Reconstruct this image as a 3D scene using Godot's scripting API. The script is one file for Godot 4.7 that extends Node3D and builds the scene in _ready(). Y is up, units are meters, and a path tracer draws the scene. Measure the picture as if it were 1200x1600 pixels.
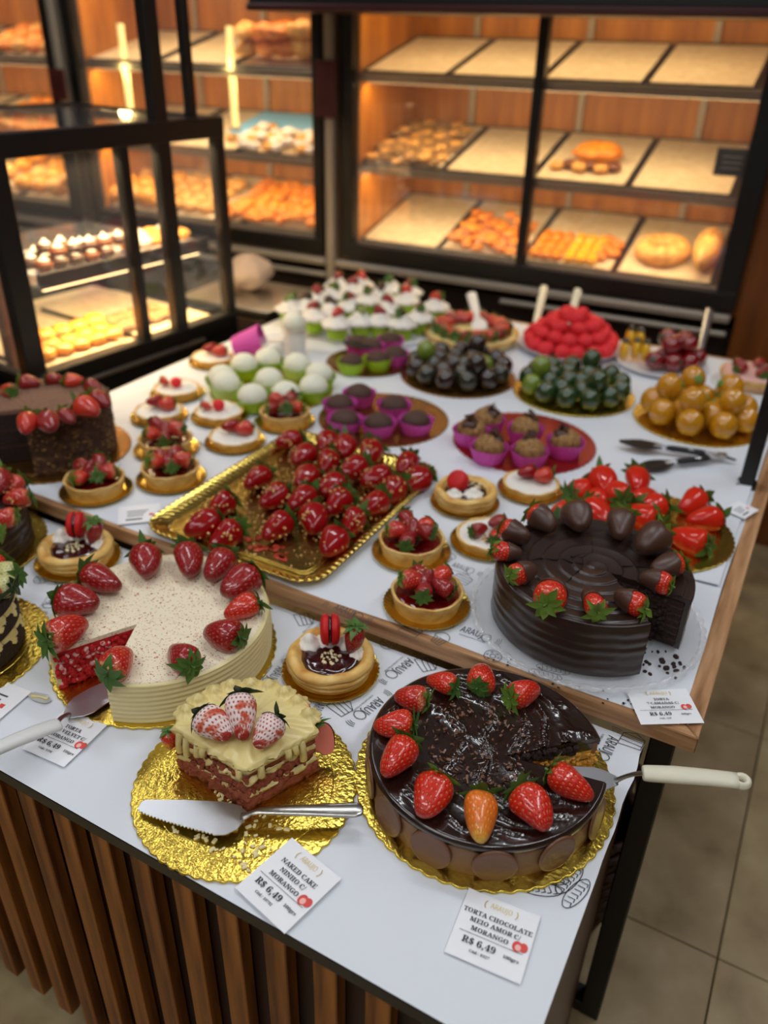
extends Node3D
# Bakery display: counter and table of cakes in front of bread cabinets. Units are metres, y up, x along the counter's front edge.
const CT := 0.632   # top of the paper on the counter
const TT := 0.666   # top of the paper on the display table
const IDX := Transform3D.IDENTITY
var M := {}
var K := {}
var rng := RandomNumberGenerator.new()
var serif_bold := SystemFont.new()
var sans := SystemFont.new()
var nth := ["first", "second", "third", "fourth", "fifth", "sixth", "seventh", "eighth", "ninth", "tenth", "eleventh", "twelfth", "thirteenth", "fourteenth"]


class MB:
	var v := PackedVector3Array()
	var n := PackedVector3Array()
	var t := PackedVector2Array()
	var ix := PackedInt32Array()

	func grid(f: Callable, nu: int, nv: int, wrap := false, flip := false) -> MB:
		var b := v.size()
		var w := nu + 1
		var nn := PackedVector3Array()
		nn.resize(w * (nv + 1))
		for j in nv + 1:
			for i in w:
				v.append(f.call(float(i) / nu, float(j) / nv))
				t.append(Vector2(float(i) / nu, float(j) / nv))
		for j in nv:
			for i in nu:
				var a := j * w + i
				var p0 := v[b + a]
				var p1 := v[b + a + 1]
				var p2 := v[b + a + w + 1]
				var p3 := v[b + a + w]
				var n1 := (p1 - p0).cross(p2 - p0)
				var n2 := (p2 - p0).cross(p3 - p0)
				nn[a] += n1 + n2
				nn[a + 1] += n1
				nn[a + w + 1] += n1 + n2
				nn[a + w] += n2
				if flip:
					ix.append_array(PackedInt32Array([b + a, b + a + 1, b + a + w + 1, b + a, b + a + w + 1, b + a + w]))
				else:
					ix.append_array(PackedInt32Array([b + a, b + a + w + 1, b + a + 1, b + a, b + a + w, b + a + w + 1]))
		for j in nv + 1:
			if wrap:
				var s := nn[j * w] + nn[j * w + nu]
				nn[j * w] = s
				nn[j * w + nu] = s
			if v[b + j * w].distance_squared_to(v[b + j * w + nu / 2]) < 1e-12 and v[b + j * w].distance_squared_to(v[b + j * w + nu / 4]) < 1e-12:
				var s := Vector3.ZERO
				for i in w:
					s += nn[j * w + i]
				for i in w:
					nn[j * w + i] = s
		for q in nn:
			n.append((-q if flip else q).normalized())
		return self

	func flat(pts: PackedVector3Array, up: Vector3) -> MB:
		# a convex polygon, facing up
		var b := v.size()
		var c := Vector3.ZERO
		for k in pts.size():
			c += (pts[k] - pts[0]).cross(pts[(k + 1) % pts.size()] - pts[0])
		var good := c.dot(up) >= 0
		var nrm := (c if good else -c).normalized()
		for k in pts.size():
			v.append(pts[k])
			n.append(nrm)
			t.append(Vector2(pts[k].x + pts[k].z, pts[k].y))
		for k in range(1, pts.size() - 1):
			if good:
				ix.append_array(PackedInt32Array([b, b + k + 1, b + k]))
			else:
				ix.append_array(PackedInt32Array([b, b + k, b + k + 1]))
		return self

	func tri_poly(poly: PackedVector2Array, f: Callable, up: Vector3) -> MB:
		# any simple polygon, laid out in space by f
		var tr := Geometry2D.triangulate_polygon(poly)
		var b := v.size()
		for p in poly:
			v.append(f.call(p))
			n.append(up)
			t.append(p)
		for k in range(0, tr.size(), 3):
			var a := tr[k]
			var c := tr[k + 1]
			var d := tr[k + 2]
			if (v[b + c] - v[b + a]).cross(v[b + d] - v[b + a]).dot(up) < 0:
				var e := c
				c = d
				d = e
			ix.append_array(PackedInt32Array([b + a, b + d, b + c]))
		return self

	func box(c: Vector3, s: Vector3, bev := 0.002, x := Transform3D.IDENTITY) -> MB:
		var h := s / 2
		var d := minf(bev, minf(h.x, minf(h.y, h.z)) * 0.9)
		var at := func(k: int, sg: Vector3) -> Vector3:
			var p := h - Vector3(d, d, d)
			p[k] = h[k]
			return x * (c + p * sg)
		for k in 3:
			for s1 in [-1, 1]:
				var pts := PackedVector3Array()
				for q in [[-1, -1], [1, -1], [1, 1], [-1, 1]]:
					var sg := Vector3.ONE
					sg[k] = s1
					sg[(k + 1) % 3] = q[0]
					sg[(k + 2) % 3] = q[1]
					pts.append(at.call(k, sg))
				var up := Vector3.ZERO
				up[k] = s1
				flat(pts, x.basis * up)
		if d < 1e-5:
			return self
		for k in 3:
			var l := (k + 1) % 3
			var m := (k + 2) % 3
			for s1 in [-1, 1]:
				for s2 in [-1, 1]:
					var pts := PackedVector3Array()
					for q in [[k, -1], [k, 1], [l, 1], [l, -1]]:
						var sg := Vector3.ONE
						sg[k] = s1
						sg[l] = s2
						sg[m] = q[1]
						pts.append(at.call(q[0], sg))
					var up := Vector3.ZERO
					up[k] = s1
					up[l] = s2
					flat(pts, x.basis * up)
		for q in 8:
			var sg := Vector3(1 if q & 1 else -1, 1 if q & 2 else -1, 1 if q & 4 else -1)
			flat(PackedVector3Array([at.call(0, sg), at.call(1, sg), at.call(2, sg)]), x.basis * sg)
		return self

	func lathe(prof: PackedVector2Array, seg: int, fn = null, x := Transform3D.IDENTITY) -> MB:
		# profile of (radius, height) from the bottom up along the outside; fn(point, angle, row) may bend it
		var m := prof.size() - 1
		return grid(func(u: float, w: float) -> Vector3:
			var k := int(round(w * m))
			var a := u * TAU
			var p := Vector3(prof[k].x * cos(a), prof[k].y, -prof[k].x * sin(a))
			return x * (fn.call(p, a, k) if fn != null else p), seg, m, true)

	func tube(path: PackedVector3Array, rad: PackedFloat32Array, seg := 8, sx := 1.0, side := Vector3.UP) -> MB:
		# rounded tube along a path, closed at both ends; sx flattens it along «side»
		var m := path.size() - 1
		var fr := []
		for k in path.size():
			var d := (path[mini(k + 1, m)] - path[maxi(k - 1, 0)]).normalized()
			var e := (side - d * side.dot(d)).normalized()
			fr.append([d, e, d.cross(e)])
		return grid(func(u: float, w: float) -> Vector3:
			var k := int(round(w * (m + 2))) - 1
			var q := clampi(k, 0, m)
			var r: float = 0.0 if k < 0 or k > m else rad[mini(q, rad.size() - 1)]
			var a := u * TAU
			return path[q] + (fr[q][1] * (sin(a) * sx) + fr[q][2] * -cos(a)) * r, seg, m + 2, true)

	func prism(poly: PackedVector2Array, lo: float, hi: float, x := Transform3D.IDENTITY, bev := 0.0) -> MB:
		# polygon in (x, z), extruded in y
		var q := poly
		if Geometry2D.is_polygon_clockwise(q):
			q.reverse()
		var m := q.size()
		var inner := PackedVector2Array()
		for k in m:
			var e1 := (q[k] - q[(k + m - 1) % m]).normalized()
			var e2 := (q[(k + 1) % m] - q[k]).normalized()
			var nn := (Vector2(-e1.y, e1.x) + Vector2(-e2.y, e2.x)).normalized()
			inner.append(q[k] + nn * bev)
		for k in m:
			var a := q[k]
			var b := q[(k + 1) % m]
			var out := Vector3(b.y - a.y, 0, a.x - b.x)
			flat(PackedVector3Array([x * Vector3(a.x, lo, a.y), x * Vector3(b.x, lo, b.y), x * Vector3(b.x, hi - bev, b.y), x * Vector3(a.x, hi - bev, a.y)]), x.basis * out)
			if bev > 0:
				var c := inner[k]
				var d := inner[(k + 1) % m]
				flat(PackedVector3Array([x * Vector3(a.x, hi - bev, a.y), x * Vector3(b.x, hi - bev, b.y), x * Vector3(d.x, hi, d.y), x * Vector3(c.x, hi, c.y)]), x.basis * (out.normalized() + Vector3.UP))
		tri_poly(inner if bev > 0 else q, func(p: Vector2) -> Vector3: return x * Vector3(p.x, hi, p.y), (x.basis * Vector3.UP).normalized())
		tri_poly(q, func(p: Vector2) -> Vector3: return x * Vector3(p.x, lo, p.y), (x.basis * Vector3.DOWN).normalized())
		return self

	func add(o: MB, x := Transform3D.IDENTITY) -> MB:
		var b := v.size()
		var nb := x.basis.inverse().transposed()
		for k in o.v.size():
			v.append(x * o.v[k])
			n.append((nb * o.n[k]).normalized())
		t.append_array(o.t)
		for k in o.ix:
			ix.append(b + k)
		return self

	func mesh() -> ArrayMesh:
		var a := []
		a.resize(Mesh.ARRAY_MAX)
		a[Mesh.ARRAY_VERTEX] = v
		a[Mesh.ARRAY_NORMAL] = n
		a[Mesh.ARRAY_TEX_UV] = t
		a[Mesh.ARRAY_INDEX] = ix
		var m := ArrayMesh.new()
		m.add_surface_from_arrays(Mesh.PRIMITIVE_TRIANGLES, a)
		return m


func cached(key: String, make: Callable) -> ArrayMesh:
	if not K.has(key):
		var r: MB = make.call()
		K[key] = r.mesh()
	return K[key]


func thing(called: String, label: String, category: String, x := IDX, group := "") -> Node3D:
	var o := Node3D.new()
	o.name = called
	add_child(o, true)
	o.transform = x
	tag(o, label, category, group)
	return o


func tag(o: Node3D, label: String, category: String, group := "") -> void:
	o.set_meta("label", label)
	o.set_meta("category", category)
	if group:
		o.set_meta("group", group)


func part(called: String, m, material: Material, parent: Node, x := IDX, stuff := false) -> MeshInstance3D:
	var o := MeshInstance3D.new()
	o.name = called
	o.mesh = m.mesh() if m is MB else m
	o.material_override = material
	parent.add_child(o, true)
	o.transform = x
	if stuff:
		o.set_meta("kind", "stuff")
	return o


func single(called: String, m, material: Material, label: String, category: String, x := IDX, group := "") -> MeshInstance3D:
	var o := part(called, m, material, self, x)
	tag(o, label, category, group)
	return o


func struct(called: String, m, material: Material, parent: Node = self) -> MeshInstance3D:
	var o := part(called, m, material, parent)
	if parent == self:
		o.set_meta("kind", "structure")
	return o


func at(p: Vector3, turn := 0.0, s := 1.0) -> Transform3D:
	return Transform3D(Basis(Vector3.UP, turn).scaled(Vector3(s, s, s)), p)


func rr(a: float, b: float) -> float:
	return rng.randf_range(a, b)


func mat(c: Color, rough := 0.6, metal := 0.0, spec := 0.5) -> StandardMaterial3D:
	var m := StandardMaterial3D.new()
	m.albedo_color = c
	m.roughness = rough
	m.metallic = metal
	m.metallic_specular = spec
	return m


func coat(m: StandardMaterial3D, amount := 1.0, rough := 0.05) -> StandardMaterial3D:
	m.clearcoat_enabled = true
	m.clearcoat = amount
	m.clearcoat_roughness = rough
	return m


func ntex(freq: float, sd: int, ramp := [], octaves := 4, kind := FastNoiseLite.TYPE_SIMPLEX_SMOOTH, size := 256) -> NoiseTexture2D:
	var f := FastNoiseLite.new()
	f.seed = sd
	f.frequency = freq
	f.noise_type = kind
	f.fractal_octaves = octaves
	var t := NoiseTexture2D.new()
	t.width = size
	t.height = size
	t.seamless = true
	t.noise = f
	if ramp:
		var g := Gradient.new()
		var off := PackedFloat32Array()
		var cols := PackedColorArray()
		for k in ramp.size():
			off.append(float(k) / (ramp.size() - 1))
			cols.append(ramp[k])
		g.offsets = off
		g.colors = cols
		t.color_ramp = g
	return t


func bumpy(m: StandardMaterial3D, tex: Texture2D, scale: Vector3, cm: float) -> StandardMaterial3D:
	m.heightmap_enabled = true
	m.heightmap_texture = tex
	m.heightmap_scale = cm
	m.uv1_triplanar = true
	m.uv1_scale = scale
	return m


func grained(tex: Texture2D, rough: float, scale: Vector3, bump: Texture2D = null, cm := 0.05) -> StandardMaterial3D:
	var m := mat(Color.WHITE, rough)
	m.albedo_texture = tex
	m.uv1_triplanar = true
	m.uv1_scale = scale
	if bump:
		bumpy(m, bump, scale, cm)
	return m


func words(b: MB, s: String, font: Font, h: float, c: Vector2, width := 0.0, turn := 0.0, y := 0.0004) -> MB:
	# flat print lying in the plane y, read from +z; c is its centre in (x, z), h the height of its capitals
	var tm := TextMesh.new()
	tm.text = s
	tm.font = font
	tm.font_size = 48
	tm.pixel_size = 0.01
	tm.depth = 0.0
	tm.curve_step = 1.0
	var a := tm.get_mesh_arrays()
	var vs: PackedVector3Array = a[Mesh.ARRAY_VERTEX]
	var ii: PackedInt32Array = a[Mesh.ARRAY_INDEX] if a[Mesh.ARRAY_INDEX] != null else PackedInt32Array(range(vs.size()))
	var bb := AABB(vs[0], Vector3.ZERO)
	for p in vs:
		bb = bb.expand(p)
	var k := h / 0.345
	var kx := width / bb.size.x if width > 0 else k
	var bs := b.v.size()
	var mid := bb.get_center()
	var rot := Transform2D(turn, c)
	for p in vs:
		var q := rot * Vector2((p.x - mid.x) * kx, -(p.y - mid.y) * k)
		b.v.append(Vector3(q.x, y, q.y))
		b.n.append(Vector3.UP)
		b.t.append(q)
	for j in range(0, ii.size() - 2, 3):
		var p := b.v[bs + ii[j]]
		var q := b.v[bs + ii[j + 1]]
		var r := b.v[bs + ii[j + 2]]
		if (q - p).cross(r - p).y > 0:
			b.ix.append_array(PackedInt32Array([bs + ii[j], bs + ii[j + 2], bs + ii[j + 1]]))
		else:
			b.ix.append_array(PackedInt32Array([bs + ii[j], bs + ii[j + 1], bs + ii[j + 2]]))
	return b


func stroke(b: MB, pts: PackedVector2Array, w: float, x := Transform2D.IDENTITY, y := 0.0004) -> MB:
	# a printed line
	for k in pts.size() - 1:
		var p := x * pts[k]
		var q := x * pts[k + 1]
		var d := (q - p).normalized() * w * 0.5
		var e := Vector2(-d.y, d.x)
		p -= d * 0.5
		q += d * 0.5
		b.flat(PackedVector3Array([Vector3(p.x + e.x, y, p.y + e.y), Vector3(q.x + e.x, y, q.y + e.y), Vector3(q.x - e.x, y, q.y - e.y), Vector3(p.x - e.x, y, p.y - e.y)]), Vector3.UP)
	return b


func ring_pts(n: int, r: float, a0 := 0.0, a1 := TAU, c := Vector2.ZERO, ry := 0.0) -> PackedVector2Array:
	var q := PackedVector2Array()
	for k in n + 1:
		var a := lerpf(a0, a1, float(k) / n)
		q.append(c + Vector2(cos(a) * r, -sin(a) * (ry if ry > 0 else r)))
	return q


func berry_tex(tip: Color, mid: Color, shoulder: Color, seed_c: Color, powder := 0.0) -> Array:
	var w := 352
	var h := 224
	var im := Image.create(w, h, false, Image.FORMAT_RGB8)
	var hm := Image.create(w, h, false, Image.FORMAT_L8)
	var fn := FastNoiseLite.new()
	fn.seed = 5
	fn.frequency = 0.02
	for y in h:
		var v := (y + 0.5) / h
		var row := v * 14.0
		var ri := int(row)
		for x in w:
			var u := (x + 0.5) / w
			var fx := fposmod(u * 20.0 + 0.5 * (ri % 2), 1.0) - 0.5
			var fy := row - ri - 0.5
			var d := sqrt(fx * fx * 1.3 + fy * fy)
			var nz := fn.get_noise_2d(cos(u * TAU) * 30.0 + y * 0.7, sin(u * TAU) * 30.0 + y)
			var vv := clampf(v + nz * 0.16, 0, 1)
			var c := tip.lerp(mid, smoothstep(0.0, 0.45, vv)) if vv < 0.55 else mid.lerp(shoulder, smoothstep(0.62, 0.98, vv))
			if powder > 0:
				var pw := smoothstep(0.08, 0.36, d) * smoothstep(0.2, 0.55, vv + nz * 0.6) * powder
				c = c.lerp(Color(0.93, 0.9, 0.9), pw)
			c = c.lerp(seed_c, 1.0 - smoothstep(0.1, 0.19, sqrt(fx * fx * 3.0 + fy * fy)))
			im.set_pixel(x, y, c)
			var hh := smoothstep(0.05, 0.42, d) * 0.85 + 0.35 * (1.0 - smoothstep(0.06, 0.15, d))
			hm.set_pixel(x, y, Color(hh, hh, hh))
	return [ImageTexture.create_from_image(im), ImageTexture.create_from_image(hm)]


func berry_mat(tip: Color, mid: Color, shoulder: Color, seed_c: Color, rough: float, cc: float, relief: float, powder := 0.0) -> StandardMaterial3D:
	var tx := berry_tex(tip, mid, shoulder, seed_c, powder)
	var m := mat(Color.WHITE, rough)
	m.albedo_texture = tx[0]
	m.heightmap_enabled = true
	m.heightmap_texture = tx[1]
	m.heightmap_scale = relief
	if cc > 0:
		coat(m, cc, 0.04)
	return m


func speckled(base: Color, dots: Array, size: int, count: int, sd: int) -> ImageTexture:
	var im := Image.create(size, size, false, Image.FORMAT_RGB8)
	im.fill(base)
	var g := RandomNumberGenerator.new()
	g.seed = sd
	for k in count:
		var c: Color = dots[g.randi() % dots.size()]
		var r := 2 if g.randf() < 0.86 else (3 if g.randf() < 0.8 else 5)
		var x := g.randi_range(0, size - 6)
		var y := g.randi_range(0, size - 6)
		for i in r:
			for j in r:
				im.set_pixel(x + i, y + j, c.lerp(base, g.randf() * 0.35))
	return ImageTexture.create_from_image(im)


func lamp_mat(c: Color, e: float) -> StandardMaterial3D:
	var m := mat(c, 0.6)
	m.emission_enabled = true
	m.emission = c
	m.emission_energy_multiplier = e
	return m


func glass_mat(a: float) -> StandardMaterial3D:
	var m := mat(Color(1, 1, 1, a), 0.02)
	m.transparency = BaseMaterial3D.TRANSPARENCY_ALPHA
	return m


func make_materials() -> void:
	var fine := ntex(0.05, 11)
	var mid := ntex(0.02, 12)
	var coarse := ntex(0.008, 13, [], 3)
	var cells := ntex(0.045, 14, [], 2, FastNoiseLite.TYPE_CELLULAR)
	var grain := ntex(0.012, 15, [], 5)
	K_tex["fine"] = fine
	M.black = bumpy(mat(Color(0.018, 0.017, 0.017), 0.42), fine, Vector3(20, 20, 20), 0.01)
	M.steel = mat(Color(0.72, 0.71, 0.69), 0.28, 1.0)
	M.brushed = bumpy(mat(Color(0.8, 0.81, 0.83), 0.32, 1.0), fine, Vector3(6, 90, 90), 0.004)
	M.alu = mat(Color(0.62, 0.58, 0.52), 0.4, 0.35)
	M.granite = grained(ntex(0.09, 21, [Color(0.012, 0.014, 0.012), Color(0.03, 0.035, 0.03), Color(0.02, 0.022, 0.02), Color(0.14, 0.15, 0.13)], 3), 0.25, Vector3(14, 14, 14))
	M.paper = bumpy(mat(Color(0.855, 0.87, 0.895), 0.48), coarse, Vector3(3, 3, 3), 0.06)
	M.card = mat(Color(0.93, 0.93, 0.94), 0.4)
	M.ink = mat(Color(0.1, 0.1, 0.12), 0.7)
	M.ink_soft = mat(Color(0.25, 0.26, 0.29), 0.7)
	M.gold_ink = mat(Color(0.88, 0.79, 0.53), 0.6)
	M.red_ink = mat(Color(0.86, 0.3, 0.28), 0.6)
	M.pink_ink = mat(Color(0.96, 0.72, 0.68), 0.6)
	M.green_ink = mat(Color(0.4, 0.5, 0.3), 0.6)
	var slat_t := ntex(0.012, 31, [Color(0.4, 0.23, 0.1), Color(0.54, 0.34, 0.15), Color(0.62, 0.4, 0.19), Color(0.7, 0.48, 0.26)], 5)
	M.slat = grained(slat_t, 0.5, Vector3(14, 0.9, 14), grain, 0.03)
	M.slat_b = grained(slat_t, 0.5, Vector3(17, 1.1, 17), grain, 0.03)
	M.slat.albedo_color = Color(1, 0.96, 0.8)
	M.slat_b.albedo_color = Color(0.88, 0.82, 0.66)
	M.backing = grained(slat_t, 0.5, Vector3(14, 0.9, 14))
	M.backing.albedo_color = Color(0.28, 0.18, 0.14)
	M.side_wood = grained(slat_t, 0.3, Vector3(9, 1.0, 9))
	M.side_wood.albedo_color = Color(0.5, 0.4, 0.34)
	var oak := ntex(0.012, 32, [Color(0.46, 0.3, 0.18), Color(0.62, 0.45, 0.3), Color(0.71, 0.54, 0.38), Color(0.77, 0.61, 0.46)], 5)
	M.rail_x = grained(oak, 0.42, Vector3(1.4, 16, 16), grain, 0.05)
	M.rail_z = grained(oak, 0.42, Vector3(16, 16, 1.4), grain, 0.05)
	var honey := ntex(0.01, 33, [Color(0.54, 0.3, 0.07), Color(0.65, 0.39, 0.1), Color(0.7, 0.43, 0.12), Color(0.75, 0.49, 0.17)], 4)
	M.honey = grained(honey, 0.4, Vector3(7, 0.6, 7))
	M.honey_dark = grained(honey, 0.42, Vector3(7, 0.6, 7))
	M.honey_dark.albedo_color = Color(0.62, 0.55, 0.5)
	M.maroon = mat(Color(0.2, 0.035, 0.025), 0.4)
	M.sign_red = mat(Color(0.26, 0.04, 0.045), 0.5)
	var tile_t := ntex(0.014, 41, [Color(0.53, 0.445, 0.31), Color(0.63, 0.545, 0.4), Color(0.68, 0.6, 0.45), Color(0.74, 0.66, 0.52)], 5)
	for k in 3:
		var m := grained(tile_t, 0.42, Vector3(1.5 + 0.23 * k, 1.5, 1.4 + 0.2 * k))
		m.albedo_color = [Color(0.98, 0.97, 0.95), Color(0.92, 0.91, 0.9), Color(1, 1, 0.98)][k]
		m.uv1_world_triplanar = true
		M["tile_%d" % k] = m
	M.grout = mat(Color(0.24, 0.2, 0.15), 0.9)
	M.wall = bumpy(mat(Color(0.56, 0.5, 0.43), 0.85), fine, Vector3(2, 2, 2), 0.05)
	M.ceiling = mat(Color(0.5, 0.49, 0.47), 0.9)
	M.lamp = lamp_mat(Color(0.98, 0.98, 1.0), 6.0)
	M.warm_lamp = lamp_mat(Color(1.0, 0.86, 0.62), 4.0)
	M.strip = lamp_mat(Color(1.0, 0.93, 0.62), 0.75)  # glow of the made-up upright streaks
	M.glass = glass_mat(0.03)
	M.plate_glass = glass_mat(0.1)
	M.glass_rim = glass_mat(0.1)
	# gold board and trays
	var crush := ntex(0.03, 51, [], 3)
	M.gold = bumpy(mat(Color(0.88, 0.765, 0.34), 0.24, 1.0), crush, Vector3(17, 17, 17), 0.045)
	M.gold_tray = bumpy(mat(Color(0.72, 0.63, 0.34), 0.25, 1.0), cells, Vector3(9, 9, 9), 0.07)
	M.doily = bumpy(mat(Color(0.86, 0.745, 0.38), 0.22, 1.0), fine, Vector3(16, 16, 16), 0.02)
	M.brown_board = bumpy(mat(Color(0.6, 0.42, 0.2), 0.25, 0.9), mid, Vector3(6, 6, 6), 0.03)
	M.red_board = bumpy(mat(Color(0.62, 0.14, 0.1), 0.28, 0.6), mid, Vector3(6, 6, 6), 0.03)
	M.white_plate = coat(mat(Color(0.88, 0.88, 0.9), 0.25), 0.6)
	# fruit
	M.berry = berry_mat(Color(0.47, 0.025, 0.045), Color(0.58, 0.04, 0.06), Color(0.54, 0.05, 0.06), Color(0.76, 0.36, 0.2), 0.3, 0.6, 0.13)
	M.berry_pale = berry_mat(Color(0.62, 0.04, 0.06), Color(0.74, 0.1, 0.07), Color(0.92, 0.82, 0.58), Color(0.92, 0.7, 0.36), 0.32, 0.6, 0.12)
	M.berry_orange = berry_mat(Color(0.72, 0.05, 0.05), Color(0.8, 0.13, 0.06), Color(0.86, 0.34, 0.13), Color(0.94, 0.74, 0.36), 0.32, 0.6, 0.12)
	M.berry_amber = berry_mat(Color(0.86, 0.72, 0.26), Color(0.9, 0.45, 0.12), Color(0.9, 0.5, 0.18), Color(0.95, 0.8, 0.4), 0.34, 0.6, 0.06)
	M.berry_white = berry_mat(Color(0.7, 0.6, 0.3), Color(0.78, 0.76, 0.5), Color(0.85, 0.86, 0.66), Color(0.5, 0.5, 0.2), 0.4, 0.3, 0.09)
	M.berry_dust = berry_mat(Color(0.62, 0.08, 0.1), Color(0.78, 0.3, 0.18), Color(0.85, 0.45, 0.25), Color(0.6, 0.25, 0.2), 0.6, 0.0, 0.1, 0.9)
	M.candied = berry_mat(Color(0.5, 0.0, 0.03), Color(0.57, 0.005, 0.035), Color(0.45, 0.0, 0.03), Color(0.62, 0.03, 0.05), 0.4, 0.7, 0.02)
	M.candied.metallic_specular = 0.25
	M.candied_orange = berry_mat(Color(0.72, 0.07, 0.05), Color(0.8, 0.14, 0.06), Color(0.84, 0.24, 0.08), Color(0.8, 0.28, 0.12), 0.4, 0.7, 0.03)
	M.candied_orange.metallic_specular = 0.25
	M.leaf = mat(Color(0.29, 0.43, 0.17), 0.5)
	M.leaf.backlight_enabled = true
	M.leaf.backlight = Color(0.1, 0.2, 0.04)
	M.leaf_light = mat(Color(0.4, 0.52, 0.18), 0.5)
	M.leaf_light.backlight_enabled = true
	M.leaf_light.backlight = Color(0.14, 0.22, 0.05)
	M.leaf_dark = coat(mat(Color(0.14, 0.24, 0.09), 0.4), 0.4)
	M.flesh = grained(ntex(0.02, 61, [Color(0.83, 0.3, 0.26), Color(0.9, 0.5, 0.42), Color(0.95, 0.75, 0.66)]), 0.3, Vector3(20, 20, 20))
	M.nut = mat(Color(0.85, 0.68, 0.42), 0.6)
	# chocolate, cream, cake
	M.choc = bumpy(mat(Color(0.27, 0.16, 0.11), 0.4), fine, Vector3(12, 12, 12), 0.01)
	M.dipped = coat(mat(Color(0.29, 0.18, 0.13), 0.42), 0.15, 0.3)
	M.ganache = coat(mat(Color(0.14, 0.07, 0.045), 0.25), 0.9, 0.08)
	M.fudge = coat(bumpy(mat(Color(0.165, 0.1, 0.075), 0.4), fine, Vector3(10, 10, 10), 0.012), 0.4, 0.22)
	M.crack = mat(Color(0.02, 0.01, 0.008), 0.9)
	M.mousse = bumpy(mat(Color(0.52, 0.37, 0.25), 0.45), mid, Vector3(5, 14, 5), 0.05)
	M.medal = coat(bumpy(mat(Color(0.45, 0.29, 0.2), 0.42), mid, Vector3(16, 16, 16), 0.03), 0.2, 0.3)
	M.crumb_dark = bumpy(mat(Color(0.17, 0.1, 0.075), 0.9), cells, Vector3(14, 14, 14), 0.25)
	M.crumb_gold = bumpy(mat(Color(0.84, 0.62, 0.26), 0.85), cells, Vector3(14, 14, 14), 0.22)
	M.crumb_red = bumpy(mat(Color(0.72, 0.08, 0.1), 0.85), cells, Vector3(13, 13, 13), 0.25)
	M.crumb_brick = bumpy(mat(Color(0.58, 0.29, 0.19), 0.9), cells, Vector3(13, 13, 13), 0.28)
	M.nutty = grained(ntex(0.05, 62, [Color(0.12, 0.07, 0.035), Color(0.3, 0.18, 0.09), Color(0.5, 0.34, 0.18)], 2, FastNoiseLite.TYPE_CELLULAR), 0.75, Vector3(7, 7, 7), cells, 0.4)
	M.shaved = bumpy(mat(Color(0.5, 0.36, 0.28), 0.85), fine, Vector3(11, 11, 11), 0.25)
	M.cream = bumpy(mat(Color(0.9, 0.84, 0.62), 0.42), mid, Vector3(6, 6, 6), 0.06)
	M.custard = coat(bumpy(mat(Color(0.88, 0.8, 0.53), 0.4), mid, Vector3(9, 9, 9), 0.08), 0.25, 0.2)
	M.white_cream = bumpy(mat(Color(0.92, 0.9, 0.86), 0.5), mid, Vector3(12, 12, 12), 0.04)
	M.pink_cream = mat(Color(0.86, 0.66, 0.62), 0.5)
	M.velvet_top = mat(Color.WHITE, 0.5)
	M.velvet_top.albedo_texture = speckled(Color(0.94, 0.89, 0.77), [Color(0.55, 0.1, 0.12), Color(0.72, 0.25, 0.25), Color(0.45, 0.1, 0.1), Color(0.8, 0.5, 0.46)], 512, 3600, 3)
	M.velvet_top.uv1_triplanar = true
	M.velvet_top.uv1_scale = Vector3(3.7, 3.7, 3.7)
	bumpy(M.velvet_top, coarse, Vector3(3.7, 3.7, 3.7), 0.25)
	M.jam = coat(mat(Color(0.2, 0.04, 0.05), 0.2), 1.0, 0.05)
	M.jelly = coat(mat(Color(0.4, 0.03, 0.04), 0.2), 1.0, 0.05)
	var crust := ntex(0.014, 63, [Color(0.7, 0.46, 0.18), Color(0.83, 0.62, 0.3), Color(0.9, 0.74, 0.44), Color(0.94, 0.83, 0.58)])
	M.crust = grained(crust, 0.5, Vector3(10, 10, 10), mid, 0.05)
	M.puff = grained(crust, 0.5, Vector3(8, 16, 8), mid, 0.06)
	M.puff.albedo_color = Color(1, 1, 0.97)
	M.macaron = bumpy(mat(Color(0.78, 0.055, 0.065), 0.55), fine, Vector3(20, 20, 20), 0.012)
	M.white_choc = mat(Color(0.92, 0.86, 0.68), 0.45)
	M.pink_cup = mat(Color(0.84, 0.3, 0.68), 0.55)
	M.pink_cup.backlight_enabled = true
	M.pink_cup.backlight = Color(0.3, 0.08, 0.22)
	M.green_cup = mat(Color(0.62, 0.76, 0.1), 0.55)
	M.green_cup.backlight_enabled = true
	M.green_cup.backlight = Color(0.25, 0.34, 0.03)
	M.pale_cup = mat(Color(0.74, 0.86, 0.5), 0.55)
	M.brigadeiro = bumpy(mat(Color(0.3, 0.2, 0.16), 0.75), cells, Vector3(22, 22, 22), 0.15)
	M.coconut = bumpy(mat(Color(0.9, 0.9, 0.82), 0.8), fine, Vector3(14, 14, 14), 0.12)
	M.chopped = grained(ntex(0.05, 64, [Color(0.36, 0.22, 0.1), Color(0.62, 0.46, 0.26), Color(0.76, 0.62, 0.4)], 2, FastNoiseLite.TYPE_CELLULAR), 0.75, Vector3(14, 14, 14), cells, 0.35)
	M.grape_dark = coat(mat(Color(0.16, 0.16, 0.11), 0.25), 0.8, 0.06)
	M.grape_green = coat(mat(Color(0.14, 0.24, 0.09), 0.22), 0.9, 0.05)
	M.grape_light = coat(mat(Color(0.42, 0.5, 0.14), 0.25), 0.8, 0.06)
	M.caramel = coat(mat(Color(0.78, 0.53, 0.06), 0.25), 0.8, 0.08)
	M.sugar_red = bumpy(mat(Color(0.88, 0.14, 0.18), 0.7), fine, Vector3(14, 14, 14), 0.08)
	M.cherry = coat(mat(Color(0.5, 0.03, 0.06), 0.2), 0.9, 0.05)
	M.yellow = coat(mat(Color(0.9, 0.7, 0.15), 0.35), 0.4, 0.15)
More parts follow.
